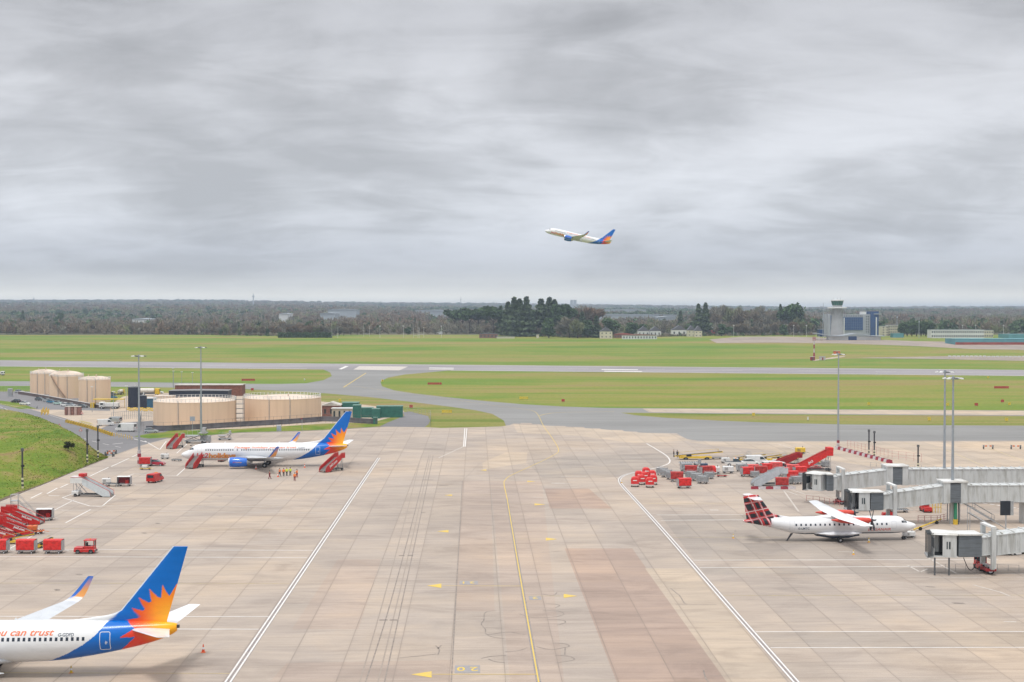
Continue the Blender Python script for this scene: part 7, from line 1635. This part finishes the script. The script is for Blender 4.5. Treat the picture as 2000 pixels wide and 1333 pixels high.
for i, (px0, px1, pt, pb, w_, r_, sl, win, lab) in enumerate(((1172, 1196, 648, 662, FC, FGR, 4.5, (3, 2, .3, .3), 'cream gabled house at the left of the village'), (1200, 1240, 654, 661, FBR, FRD, 1.5, (8, 1, .4, .4), 'long low brown house with red roof'), (1216, 1283, 656, 663, FW, FBR, 1.5, (12, 1, .4, .5), 'long white terrace with brown roof before the village'),
    (1246, 1268, 647, 658, FW, FGR, 5, (3, 1, .3, .4), 'white house with grey gable, left of a pair'), (1269, 1291, 647, 658, FW, FGR, 5, (3, 1, .3, .4), 'white house with grey gable, right of a pair'), (1312, 1341, 645, 656, FW, FGR, 5, (3, 1, .3, .4), 'white house with steep grey roof left of the cream ones'),
    (1343, 1358, 646, 658, FC, FGR, 5.5, (2, 2, .3, .3), 'cream house with pointed gable, left of its twin'), (1357, 1371, 647, 659, FC, FGR, 5.5, (2, 2, .3, .3), 'cream house with pointed gable, right of its twin'), (1370, 1397, 641, 653, FRD, FW, 0, (4, 1, .4, .4), 'red walled shop building with white upper band'), (1366, 1398, 632, 642, FW, FW, 0, None, 'white flat roofed block above the red building'),
    (1318, 1338, 633, 643, FBR, FRD, 2, None, 'red roofed building behind the village houses'), (936, 972, 653, 661, FBR, FGR, 1.0, (5, 1, .4, .4), 'small brown clubhouse at the field edge'), (1048, 1053, 655, 661, FC, FC, 0, None, 'tiny cream hut at the field edge'), (970, 1005, 658, 661.5, FC, FGR, 0, None, 'low cream shed beside the clubhouse'), (850, 864, 649, 653, FW, FW, 0, None, 'small white hut by the sports field'),
    (1460, 1485, 637, 650, FBR, FRD, 1, (4, 2, .4, .4), 'brown brick block among the trees left of the tower'), (1600, 1620, 644, 658, FBL, FGY, 0, None, 'blue low building left of the control tower'), (1744, 1765, 652, 660, FTE, FTE, 0, None, 'small teal shed before the hotel'))):
    fb('house' if sl > 3 else 'building', lab, px0, px1, pt, pb, 10, w_, r_, slope=sl, windows=win, wmat=WDK)
# large sheds in the distance
def farshed(lab, px0, px1, pt, pb, Y, wall_, roof_, name='warehouse', d=60):
    x0, x1 = PX(px0, Y), PX(px1, Y); zt = H - (pt - Y0) / F * Y; zb = H - (pb - Y0) / F * Y
    t = thing(name, lab, 'warehouse', ((x0 + x1) / 2, Y, zb)); w = x1 - x0; h = zt - zb
    MB().box(-w / 2, w / 2, 0, d, -12, h * .75).build('wall', wall_, t); MB().prism([(-w / 2 - 1, h * .75), (w / 2 + 1, h * .75), (w / 2 + 1, h * .8), (0, h), (-w / 2 - 1, h * .8)], -1, d).build('roof', roof_, t)
SHEDS = [(1100, 1322, 613.5, 620, 2600), (1180, 1262, 604, 610, 3600), (812, 884, 605, 612, 3300), (840, 905, 606, 614, 2900), (640, 696, 603.5, 611, 2700), (625, 655, 611, 618, 2500), (1285, 1320, 618, 628, 2300), (258, 285, 622, 628, 2200), (1440, 1500, 603, 607, 3800), (545, 562, 612, 617, 2500)]
for a, lab in zip(SHEDS, ('very long pale warehouse roof across the distance, right of the pines', 'pale warehouse behind the very long one', 'white warehouse on the horizon left of the pines', 'pale warehouse in front of the white one', 'stadium like building with a pale roof in the distance', 'small white gable in front of the stadium like building', 'grey shed beside the village', 'white building among the bare woods at left', 'distant pale shed at right', 'small white roof among the woods')):
    farshed(lab, *a, FGY if a[0] not in (545, 258) else FW, FGY)
def skymast(lab, px, pt, Y, r=.8, name='radio_mast'):
    z = H - (pt - Y0) / F * Y; g = ter(PX(px, Y), Y); t = thing(name, lab, 'mast', (PX(px, Y), Y, g)); MB().cyl((0, 0, -2), (0, 0, z - g), r, r * .4, 8).build('pole', FGY, t); MB().cyl((0, 0, z - g - (z - g) * .25), (0, 0, z - g - (z - g) * .18), r * 1.8, r * 1.8, 8).build('drum', FGY, t)
skymast('slender tower on the skyline above the left woods', 495, 574, 6000, 3.2); skymast('thin mast on the skyline left of centre', 900, 580, 5000, 1.3); skymast('small spire on the left skyline', 66, 581, 6500, 3); skymast('thin mast on the skyline at right', 1608, 592, 1700, .5); skymast('tall thin pole right of the office block', 1752, 610, 1500, .35); skymast('thin pole beside the dark hedge trees', 1795, 620, 1400, .35); skymast('thin pole left of the control tower', 1607, 615, 1450, .3)
for px0, px1 in ((1114, 1119), (1120, 1126)):
    x0, x1 = PX(px0, 5500), PX(px1, 5500); t = thing('tower_block', ['left', 'right'][px0 > 1115] + ' one of two pale tower blocks on the skyline', 'building', ((x0 + x1) / 2, 5500, ter(x0, 5500))); MB().box((x0 - x1) / 2, (x1 - x0) / 2, 0, 12, -5, H - (587 - Y0) / F * 5500 - ter(x0, 5500)).build('wall', FGY, t); MB().box((x0 - x1) / 2 - .5, (x1 - x0) / 2 + .5, -.5, 12, H - (587 - Y0) / F * 5500 - ter(x0, 5500), H - (587 - Y0) / F * 5500 - ter(x0, 5500) + 2).build('roof', FW, t)
# glide mast and huts beyond the runway
gm = thing('antenna_mast', 'short mast with red lattice top on the grass beyond the runway', 'antenna', GT(1590, 697)); sg_ = F / gm.location.y
for k in range(4): MB().cyl((0, 0, k * 5.0 / 1.6), (0, 0, (k + 1) * 5.0 / 1.6), .9 if k == 0 else .55, .55, 8).build('mast_band', RBLK if k % 2 == 0 else WBLK, gm)
for k in range(3): MB().box(-1.3, 1.3, -.3, .3, 12.6 + k * 1.1, 13.1 + k * 1.1).build('antenna_bar', RBLK, gm)
for px, py, w_, a, lab in ((1606, 704, 4, WBLK, 'white hut with orange marks beyond the runway'), (1634, 693, 5, ORGV, 'orange and white hut beyond the runway'), (1587, 705, 3, RBLK, 'small red box at the foot of the antenna mast')):
    t = thing('equipment_hut', lab, 'hut', GT(px, py)); MB().bevbox(-w_ / 2, w_ / 2, -1.5, 1.5, 0, 2.6, .1).build('wall', a, t); MB().box(-w_ / 2 - .2, w_ / 2 + .2, -1.7, 1.7, 2.6, 2.8).build('roof', WBLK, t); MB().box(-.5, .5, -1.54, -1.5, .1, 2.0).build('door', RBLK if a is WBLK else DKG, t)
def goal():
    t = T('rugby_posts', 'goal posts'); MB().cyl((-3, 0, 0), (-3, 0, 11), .12, .1, 6).build('post', FW, t); MB().cyl((3, 0, 0), (3, 0, 11), .12, .1, 6).build('post', FW, t); MB().cyl((-3, 0, 3), (3, 0, 3), .09, .09, 6).build('crossbar', FW, t); return t
for px, py, lab in ((654, 661, 'white rugby posts at the end of the dark hedge'), (716, 658, 'white rugby posts on the left sports field'), (813, 661, 'white rugby posts left of a pair near the hut'), (822, 660, 'white rugby posts right of a pair near the hut')):
    p = GT(px, py)
    if 'goal' not in PROT: PROT['goal'] = goal(); KIDS[PROT['goal'].name] = [(c, []) for c in kids(PROT['goal'])]; o = PROT['goal']; o.location = p; tag(o, lab, None, 'rugby posts')
    else: o = dup(PROT['goal'], p, 0, lab, 'rugby posts')
for i, px in enumerate((742, 788, 862, 1433, 1550, 1575, 1880, 1905, 1960)):
    p = GT(px, 660 if px < 900 else 658)
    if 'flight' not in PROT:
        t = T('sports_lamp', 'lamp post'); MB().cyl((0, 0, 0), (0, 0, 12), .16, .1, 6).build('pole', FW, t); MB().box(-.8, .8, -.1, .1, 11.6, 12.2).build('lamp_head', FW, t); PROT['flight'] = t; KIDS[t.name] = [(c, []) for c in kids(t)]; t.location = p; tag(t, 'thin white lamp post at the edge of the far field', None, 'thin lamp posts along the far field edge')
    else: dup(PROT['flight'], p, 0, 'thin white lamp post at the edge of the far field', 'thin lamp posts along the far field edge')
for i in range(34):
    p = GT(1855 + i * 8.5, 698 + (i * .03), 3000)
    if 'mk' not in PROT:
        t = T('marker_board', 'marker'); MB().box(-1.2, 1.2, -.2, .2, .1, 1.1).build('board', WHV, t); MB().box(-.6, .6, -.3, .3, 0, .12).build('foot', DKG, t); PROT['mk'] = t; KIDS[t.name] = [(c, []) for c in kids(t)]; t.location = p; tag(t, 'white marker board in the row on the far taxiway at right', None, 'white marker boards on the far taxiway')
    elif 1855 + i * 8.5 < 2010: dup(PROT['mk'], p, 0, 'white marker board in the row on the far taxiway at right', 'white marker boards on the far taxiway')
# ================================================================== TREES
rng = np.random.default_rng(5)
def tmat(name, col, var=.25): 
    m = pm(name, col, .95, var=var, scale=.6, spec=.1); return m
LM = {'bare': tmat('bare_twigs_brown', (.215, .178, .128)), 'grey': tmat('bare_twigs_grey', (.215, .20, .155)), 'olive': tmat('budding_twigs', (.21, .225, .115)), 'ever': tmat('evergreen_leaves', (.085, .135, .062)), 'con': tmat('conifer_needles', (.115, .155, .090)), 'rust': tmat('reddish_twigs', (.215, .15, .10))}
BARK = pm('bark', (.09, .07, .055), .95, var=.2)
def cloud(kind, n, seed):
    """many small leaf or twig faces filling an uneven crown, unit tree: height 1, crown radius about .4"""
    r = np.random.default_rng(seed); P = []; 
    if kind == 'con':
        z = r.uniform(.06, 1.0, n); env = (1 - z) ** .85 * .25 * (1 + .25 * np.sin(z * 17 + seed)) + .010; lay = .62 + .38 * np.sin(z * 46 + r.uniform(0, 6)); a = r.uniform(0, 2 * pi, n); rr = env * lay * r.uniform(.35, 1., n) ** .5
        P = np.stack([rr * np.cos(a), rr * np.sin(a), z - rr * .18], 1); size = .035 * r.uniform(.6, 1.5, n)
    else:
        lobes = []; nl = 13 if kind != 'pine' else 9
        for k in range(nl):
            if kind == 'pine': z = r.uniform(.62, .88); q = r.uniform(0, .30); rad = r.uniform(.10, .17)
            elif kind == 'ever': z = r.uniform(.25, .82); q = r.uniform(0, .26) * (1.1 - abs(z - .5)); rad = r.uniform(.14, .22)
            else: z = r.uniform(.32, .82); q = r.uniform(0, .36) * (1.15 - abs(z - .5) * 1.2); rad = r.uniform(.12, .21)
            a = r.uniform(0, 2 * pi); lobes.append((q * cos(a), q * sin(a), z, rad))
        li = r.integers(0, nl, n); d = r.normal(size=(n, 3)); d /= np.linalg.norm(d, axis=1)[:, None]; Lb = np.array(lobes)[li]
        rad = Lb[:, 3:4] * r.uniform(.45, 1.08, (n, 1)) ** .6; P = Lb[:, :3] + d * rad * np.array([1, 1, .8]); size = (.045 if kind in ('ever', 'pine') else .040) * r.uniform(.6, 1.5, n)
    ax = r.normal(size=(n, 3)); ax /= np.linalg.norm(ax, axis=1)[:, None]
    if kind in ('bare', 'grey', 'olive', 'rust'): c = P - np.array([0, 0, .25]); c /= np.linalg.norm(c, axis=1)[:, None]; ax = c + r.normal(size=(n, 3)) * .45; ax /= np.linalg.norm(ax, axis=1)[:, None]; L_, Wd = 1.7, .26
    else: L_, Wd = 1.0, .75
    b = np.cross(ax, r.normal(size=(n, 3))); b /= np.linalg.norm(b, axis=1)[:, None]
    u = ax * (size * L_)[:, None]; v = b * (size * Wd)[:, None]
    V = np.stack([P - u - v, P + u - v * .6, P + u + v * .6, P - u + v], 1).reshape(-1, 3)
    return V
def qmesh(name, V, mats, mi=None):
    n = len(V) // 4; me = bpy.data.meshes.new(name); me.vertices.add(len(V)); me.vertices.foreach_set('co', V.astype(np.float32).ravel()); me.loops.add(len(V)); me.polygons.add(n)
    me.loops.foreach_set('vertex_index', np.arange(len(V), dtype=np.int32)); me.polygons.foreach_set('loop_start', np.arange(0, len(V), 4, dtype=np.int32)); me.polygons.foreach_set('loop_total', np.full(n, 4, dtype=np.int32))
    for m in mats: me.materials.append(m)
    if mi is not None: me.polygons.foreach_set('material_index', mi.astype(np.int32))
    me.update(calc_edges=True); return me
def trunkmesh(kind, seed):
    r = random.Random(seed); m = MB(); top = .55 if kind != 'con' else .9
    m.cyl((0, 0, -.05), (0, 0, top * .5), .028, .020, 7); m.cyl((0, 0, top * .5), (.01, 0, top), .020, .008, 6)
    if kind != 'con':
        for k in range(9):
            a = r.uniform(0, 2 * pi); z = r.uniform(.2, .5); q = r.uniform(.15, .32); zz = z + r.uniform(.15, .38); m.cyl((0, 0, z), (q * .5 * cos(a), q * .5 * sin(a), (z + zz) / 2 + .03), .012, .009, 5); m.cyl((q * .5 * cos(a), q * .5 * sin(a), (z + zz) / 2 + .03), (q * cos(a), q * sin(a), zz), .009, .003, 5)
    return m.mesh('trunk', BARK)
TM = {}
for k, n, cnt in (('bare', 1500, 4), ('grey', 1500, 3), ('olive', 1500, 2), ('rust', 1500, 2), ('ever', 1300, 3), ('con', 1300, 4), ('pine', 1300, 2)):
    for s in range(cnt): TM[(k, s)] = (qmesh('crown', cloud(k, n, hash((k == 'con', len(k), s, ord(k[0]))) % 9999), [LM['ever' if k == 'pine' else k]]), trunkmesh(k, s))
def tree(kind, p, h, wscale, label, group):
    s = random.choice([q for (k, q) in TM if k == kind]); cm, tm = TM[(kind, s)]
    name = {'bare': 'bare_tree', 'grey': 'bare_tree', 'olive': 'budding_tree', 'rust': 'bare_tree', 'ever': 'evergreen_tree', 'con': 'conifer_tree', 'pine': 'pine_tree'}[kind]
    t = thing(name, label, 'tree', p, random.uniform(0, 6.28), group); t.scale = (h * wscale, h * wscale, h)
    for nm, me in (('crown', cm), ('trunk', tm)): o = bpy.data.objects.new(nm, me); COL.objects.link(o); o.parent = t
    return t
# the evergreen group in the middle: image x, top y, base y, width factor
CENT = [('pine', 888, 606, 650, 1.1), ('pine', 903, 603, 650, 1.15), ('pine', 917, 606, 652, 1.0), ('pine', 934, 601, 652, 1.1), ('pine', 964, 599, 655, 1.0), ('con', 978, 600, 655, .8), ('con', 992, 593, 656, 1.0), ('con', 1004, 585, 658, 1.0), ('con', 1015, 587, 658, 1.0), ('con', 1028, 583, 658, .95), ('ever', 1040, 602, 657, .9), ('con', 1057, 587, 657, 1.1), ('con', 1073, 585, 657, 1.0), ('con', 1083, 588, 657, .9), ('pine', 1094, 596, 657, .9), ('pine', 1107, 597, 657, .9), ('con', 1137, 611, 659, 1.0), ('ever', 1148, 624, 660, 1.0), ('con', 1165, 619, 660, 1.0), ('ever', 1192, 622, 660, 1.1),
        ('ever', 1072, 620, 661, .9), ('bare', 1143, 597, 652, 1.2), ('rust', 1152, 600, 652, 1.2), ('grey', 1112, 618, 660, 1.1), ('olive', 1128, 624, 661, 1.0), ('con', 1181, 640, 663, .9), ('ever', 1235, 630, 657, 1.2), ('ever', 1255, 632, 656, 1.3), ('ever', 1227, 636, 658, 1.0), ('con', 1364, 589, 655, .8), ('con', 1378, 586, 655, .8), ('con', 1329, 603, 650, .8), ('ever', 1410, 632, 657, 1.2), ('con', 1313, 627, 648, .9), ('ever', 1531, 633, 657, .9), ('con', 1524, 590, 650, .7), ('ever', 1543, 594, 652, .9), ('ever', 1554, 592, 652, .9), ('ever', 306, 637, 652, 1.0), ('ever', 431, 643, 656, .9), ('ever', 118, 610, 640, .8), ('con', 45, 608, 640, .8)]
KN = {'pine': 'dark flat topped pine', 'con': 'tall dark pointed conifer', 'ever': 'dark rounded evergreen tree', 'bare': 'broad bare brown tree', 'grey': 'bare grey tree', 'olive': 'bare tree with greenish tint', 'rust': 'bare reddish brown tree'}
def ordinal(i): return ['first', 'second', 'third', 'fourth', 'fifth', 'sixth', 'seventh', 'eighth', 'ninth', 'tenth', 'eleventh', 'twelfth', 'thirteenth', 'fourteenth'][i]
cnt = {}
cents = sorted(CENT, key=lambda a: a[1]); 
for kd, px, pt, pb, wf in cents:
    p = GT(px, min(pb, 661)); s = F / p.y; h = (pb - pt) / s * 1.03
    i = cnt.get(kd, 0); cnt[kd] = i + 1
    if px > 1300 and kd == 'con': h *= .88
    tree(kd, p - Vector((0, 0, .3)), h, wf * (1.35 if kd == 'con' else 1.1), '%s, %s of its kind counted from the left' % (KN[kd], ordinal(min(i, 13))), 'individual dark and tall trees beyond the airfield')
for i, px in enumerate((1765, 1772, 1781, 1790, 1799, 1808, 1815)): tree('ever', GT(px, 657.5), (34 - abs(i - 3) * 1.6) / (F / GT(px, 657.5).y), 1.15, 'dense dark green tree in the clump between the hotel and the long building', 'dark tree clump right of the hotel')
LMK = [(0, 'at the left edge'), (90, 'near the left evergreen'), (200, 'in the left woods'), (300, 'by the round evergreen at left'), (420, 'below the slender skyline tower'), (520, 'left of the clipped hedge'), (600, 'behind the clipped hedge'), (690, 'right of the hedge posts'), (770, 'left of the rugby posts'), (850, 'right of the rugby posts'), (910, 'below the flat topped pines'), (960, 'by the brown clubhouse'), (1020, 'below the tall conifers'), (1090, 'by the tiny cream hut'), (1150, 'left of the cream gabled house'), (1230, 'behind the long terrace'), (1300, 'between the village houses'), (1380, 'by the red shop building'), (1450, 'left end of the old apron'), (1540, 'behind the old apron'), (1590, 'beside the control tower'), (1780, 'right of the hotel'), (1960, 'at the right edge')]
def where(px): return min(LMK, key=lambda a: abs(a[0] - px))[1]
GRP = {'bare': 'brown bare tree in the front row beyond the airfield', 'grey': 'grey bare tree in the front row beyond the airfield', 'olive': 'greenish budding tree in the front row beyond the airfield', 'rust': 'reddish bare tree in the front row beyond the airfield', 'ever': 'dark evergreen tree in the front row beyond the airfield'}
def fedge(px):             # image row of the far edge of the grass
    return interp(px, [-200, 0, 300, 540, 650, 760, 870, 1000, 1170, 1400, 1600, 1760, 2000, 2200], [652, 652, 653.5, 657, 657, 653, 650, 657, 660, 657, 656, 656, 658, 659])
HOLES = [(640, 700, 640), (800, 872, 640)]
n_ind = 0; px = -60
while px < 2080:
    px += random.uniform(8, 15)
    if 535 < px < 655 or 700 < px < 870 and random.random() < .5: pass
    for row in range(2 if px < 1600 else 2):
        if 1195 < px < 1400 and row == 0 and random.random() < .75: continue
        if 1590 < px < 1770 or 1815 < px < 2080: 
            continue
        x = px + random.uniform(-4, 4); y = fedge(x) - 1.0 - row * 3.2; 
        if 1195 < px < 1400: y -= 8
        kd = random.choices(['bare', 'grey', 'olive', 'rust', 'ever'], [5, 4, 1.6, 1.3, .35])[0]
        p = GT(x, y); h = random.uniform(9, 15.5) * (1 if row else .8)
        if 700 < px < 870: h *= .55
        if 1395 < px < 1600: h *= 1.3
        w_s = random.uniform(.95, 1.35); tree(kd, p, h, w_s, ' '.join([('tall' if h > 12.6 else 'low' if h < 9.2 else 'middling'), ('wide' if w_s > 1.15 else 'narrow'), GRP[kd].split(' in the')[0], ('in front' if row == 0 else 'in the second row'), where(x)]), {'bare': 'brown', 'rust': 'reddish', 'ever': 'evergreen', 'olive': 'greenish', 'grey': 'grey'}[kd] + ' trees along the far edge of the airfield'); n_ind += 1
for i in range(40):       # taller bare trees at right, left of the tower and behind it
    x = random.uniform(1345, 1590); p = Vector((PX(x, 1750), random.uniform(1600, 1900), 0)); p.x = PX(x, p.y); p.z = ter(p.x, p.y)
    tree(random.choice(['bare', 'grey', 'olive']), p, random.uniform(24, 38) * (1 - .35 * abs(x - 1430) / 170), random.uniform(.75, 1.0), 'tall bare tree of the high wood, ' + where(x), 'tall bare trees left of the control tower')
print('front trees', n_ind)
# clipped dark hedge
hd = GT(543, 660.5); hd2 = GT(648, 660.5); V = []; nh = 9000; r_ = np.random.default_rng(3)
L_ = (hd2 - hd).length; P = np.stack([r_.uniform(0, L_, nh), r_.uniform(0, 4, nh), r_.uniform(0, 5.8, nh)], 1); P[:, 2] = np.minimum(P[:, 2], 5.0 + .6 * np.sin(P[:, 0] * .7)); a_ = r_.normal(size=(nh, 3)) * .35; b_ = r_.normal(size=(nh, 3)) * .35
V = np.stack([P - a_, P - b_, P + a_, P + b_], 1).reshape(-1, 3); me = qmesh('hedge', V, [LM['ever']]); o = bpy.data.objects.new('hedge', me); COL.objects.link(o); o.location = hd; tag(o, 'long clipped dark green hedge at the edge of the sports field', 'hedge')
# the wood behind, thinning into the distance: one mass
Vs = []; Ms = []; Y = 1585.; kinds = ['bare', 'grey', 'olive', 'rust', 'ever', 'con']; PC = {k: [cloud(k, 70, 900 + i * 7 + j) for j in range(5)] for i, k in enumerate(kinds)}
ntree = 0
while Y < 9000:
    sp = 8.0 * (Y / 1600) ** .62; x = -.44 * Y
    while x < .44 * Y:
        x += sp * random.uniform(.6, 1.4); y = Y + random.uniform(-.5, .5) * Y * .026; pxx = 1000 + x / y * F
        g = noise.noise((x * .0016, y * .0011, 9.1)); gf = noise.noise((x * .004, y * .0028, 2.1))
        if gf > .30 and y > 1900 and random.random() < .85: continue
        if any(a - 3 < pxx < b + 3 and YY - 190 < y < YY + 90 for (a, b, c, d_, YY) in SHEDS): continue
        if 1590 < pxx < 1765 and y < 1660: continue
        pe = .10 + (.25 if g > .25 else 0) + (.15 if y > 4500 else 0)
        g2 = noise.noise((x * .0035 + 40, y * .0022, 5.5)); k = 'ever' if random.random() < pe * (2.4 if g2 > .28 else .35) else ('con' if random.random() < .04 else random.choices(['bare', 'grey', 'olive', 'rust'], [5 if g2 < 0 else 2, 5 if g2 > -.1 else 1.5, 3 if g2 > .15 else .6, 2.5 if g2 < -.2 else .5])[0])
        if g < -.2 and k in ('grey',): k = 'rust' if random.random() < .5 else 'bare'
        h = random.uniform(9, 17) * (1 + .10 * (y > 4000)) ; 
        if pxx > 1350 and y < 2400: h *= 1.15
        ww = h * (sp * 1.55 / 12 if k != 'con' else .9)
        c = PC[k][random.randrange(5)]; a = random.uniform(0, 6.28); ca, sa = cos(a), sin(a)
        q = np.empty_like(c); q[:, 0] = (c[:, 0] * ca - c[:, 1] * sa) * ww + x; q[:, 1] = (c[:, 0] * sa + c[:, 1] * ca) * ww + y; q[:, 2] = (c[:, 2] - .12) * h + ter(x, y)
        cen = q.reshape(-1, 4, 3).mean(1, keepdims=True); q = (cen + (q.reshape(-1, 4, 3) - cen) * 2.3).reshape(-1, 3)
        Vs.append(q); Ms.append(np.full(len(q) // 4, kinds.index(k))); ntree += 1
    Y *= 1.024
me = qmesh('far_woods', np.concatenate(Vs), [LM[k] for k in kinds], np.concatenate(Ms)); o = bpy.data.objects.new('far_woods', me); COL.objects.link(o); tag(o, kind='stuff')
print('wood trees', ntree)
# scrub at the foot of the front row
Vs = []; Ms = []
px = -80
while px < 2100:
    px += random.uniform(1.6, 3.2)
    if 1590 < px < 2000 or 655 < px < 870: continue
    p = GT(px, fedge(px) - .6 + random.uniform(-.5, .4)); k = random.choice([0, 1, 3, 4, 1, 0]); c = PC[kinds[k]][random.randrange(5)]; h = random.uniform(2.5, 6.0)
    q = c * np.array([h * 1.5, h * 1.5, h]) + np.array([p.x, p.y, p.z - .3 * h]); cen = q.reshape(-1, 4, 3).mean(1, keepdims=True); q = (cen + (q.reshape(-1, 4, 3) - cen) * 1.8).reshape(-1, 3); Vs.append(q); Ms.append(np.full(len(q) // 4, k))
me = qmesh('scrub', np.concatenate(Vs), [LM[k] for k in kinds], np.concatenate(Ms)); o = bpy.data.objects.new('scrub', me); COL.objects.link(o); tag(o, kind='stuff')
# bushes on the grass bank, rough tufts
for px, py, h, lab in ((133, 884, 2.2, 'dark bush on the grass bank, larger of the two'), (141, 877, 1.4, 'smaller dark bush just behind the larger one')):
    cm = qmesh('foliage', cloud('ever', 500, px), [tmat('bush_leaves', (.045, .055, .018))]); p = GB(px, py); b_ = thing('bush', lab, 'bush', p); b_.scale = (h * 1.5, h * 1.5, h); o = bpy.data.objects.new('foliage', cm); COL.objects.link(o); o.parent = b_; o2 = bpy.data.objects.new('stem', trunkmesh('ever', 2)); COL.objects.link(o2); o2.parent = b_
nt_ = 14000; sel = rng.integers(0, NU * NV, nt_); i_ = sel // NV; j_ = sel % NV; base_i = i_ * (NV + 1) + j_; A = BANKV[base_i]; B_ = BANKV[base_i + NV + 1]; C_ = BANKV[base_i + 1]; D_ = BANKV[base_i + NV + 2]
fu = rng.uniform(0, 1, (nt_, 1)); fv = rng.uniform(0, 1, (nt_, 1)); P = (A * (1 - fu) + B_ * fu) * (1 - fv) + (C_ * (1 - fu) + D_ * fu) * fv
P[:, 2] -= .02; hh = rng.uniform(.05, .18, (nt_, 1)); a = rng.uniform(0, pi, nt_); w_ = np.stack([np.cos(a), np.sin(a), np.zeros(nt_)], 1) * rng.uniform(.06, .2, (nt_, 1)); up = np.concatenate([rng.normal(0, .08, (nt_, 2)), hh], 1)
V = np.stack([P - w_, P + w_, P + w_ * .5 + up, P - w_ * .5 + up], 1).reshape(-1, 3)
gm_ = [tmat('grass_tuft_green', (.17, .245, .03)), tmat('grass_tuft_dry', (.30, .265, .085)), tmat('grass_tuft_dark', (.12, .185, .022))]
nn = np.array([noise.noise((p[0] * .07, p[1] * .045, 1.0)) for p in P]); mi = np.where(nn > .12, 1, np.where(nn < -.22, 2, 0)); mi = np.where(rng.uniform(0, 1, nt_) < .25, rng.integers(0, 3, nt_), mi)
o = bpy.data.objects.new('bank_tufts', qmesh('bank_tufts', V, gm_, mi)); COL.objects.link(o); tag(o, kind='stuff')
# ================================================================== haze
hm = bpy.data.materials.new('haze_air'); hm.use_nodes = True; t = hm.node_tree; t.nodes.clear(); N, L = nodes(t)
o = N('ShaderNodeOutputMaterial'); v = N('ShaderNodeVolumePrincipled'); L(v.outputs[0], o.inputs['Volume'])
v.inputs['Color'].default_value = (.66, .79, .96, 1); v.inputs['Density'].default_value = 1.05e-4; v.inputs['Anisotropy'].default_value = .2
hz = MB().box(-34000, 34000, -300, 15500, -330, 122).build('haze', hm); tag(hz, kind='stuff')
print('objects', len(bpy.data.objects))
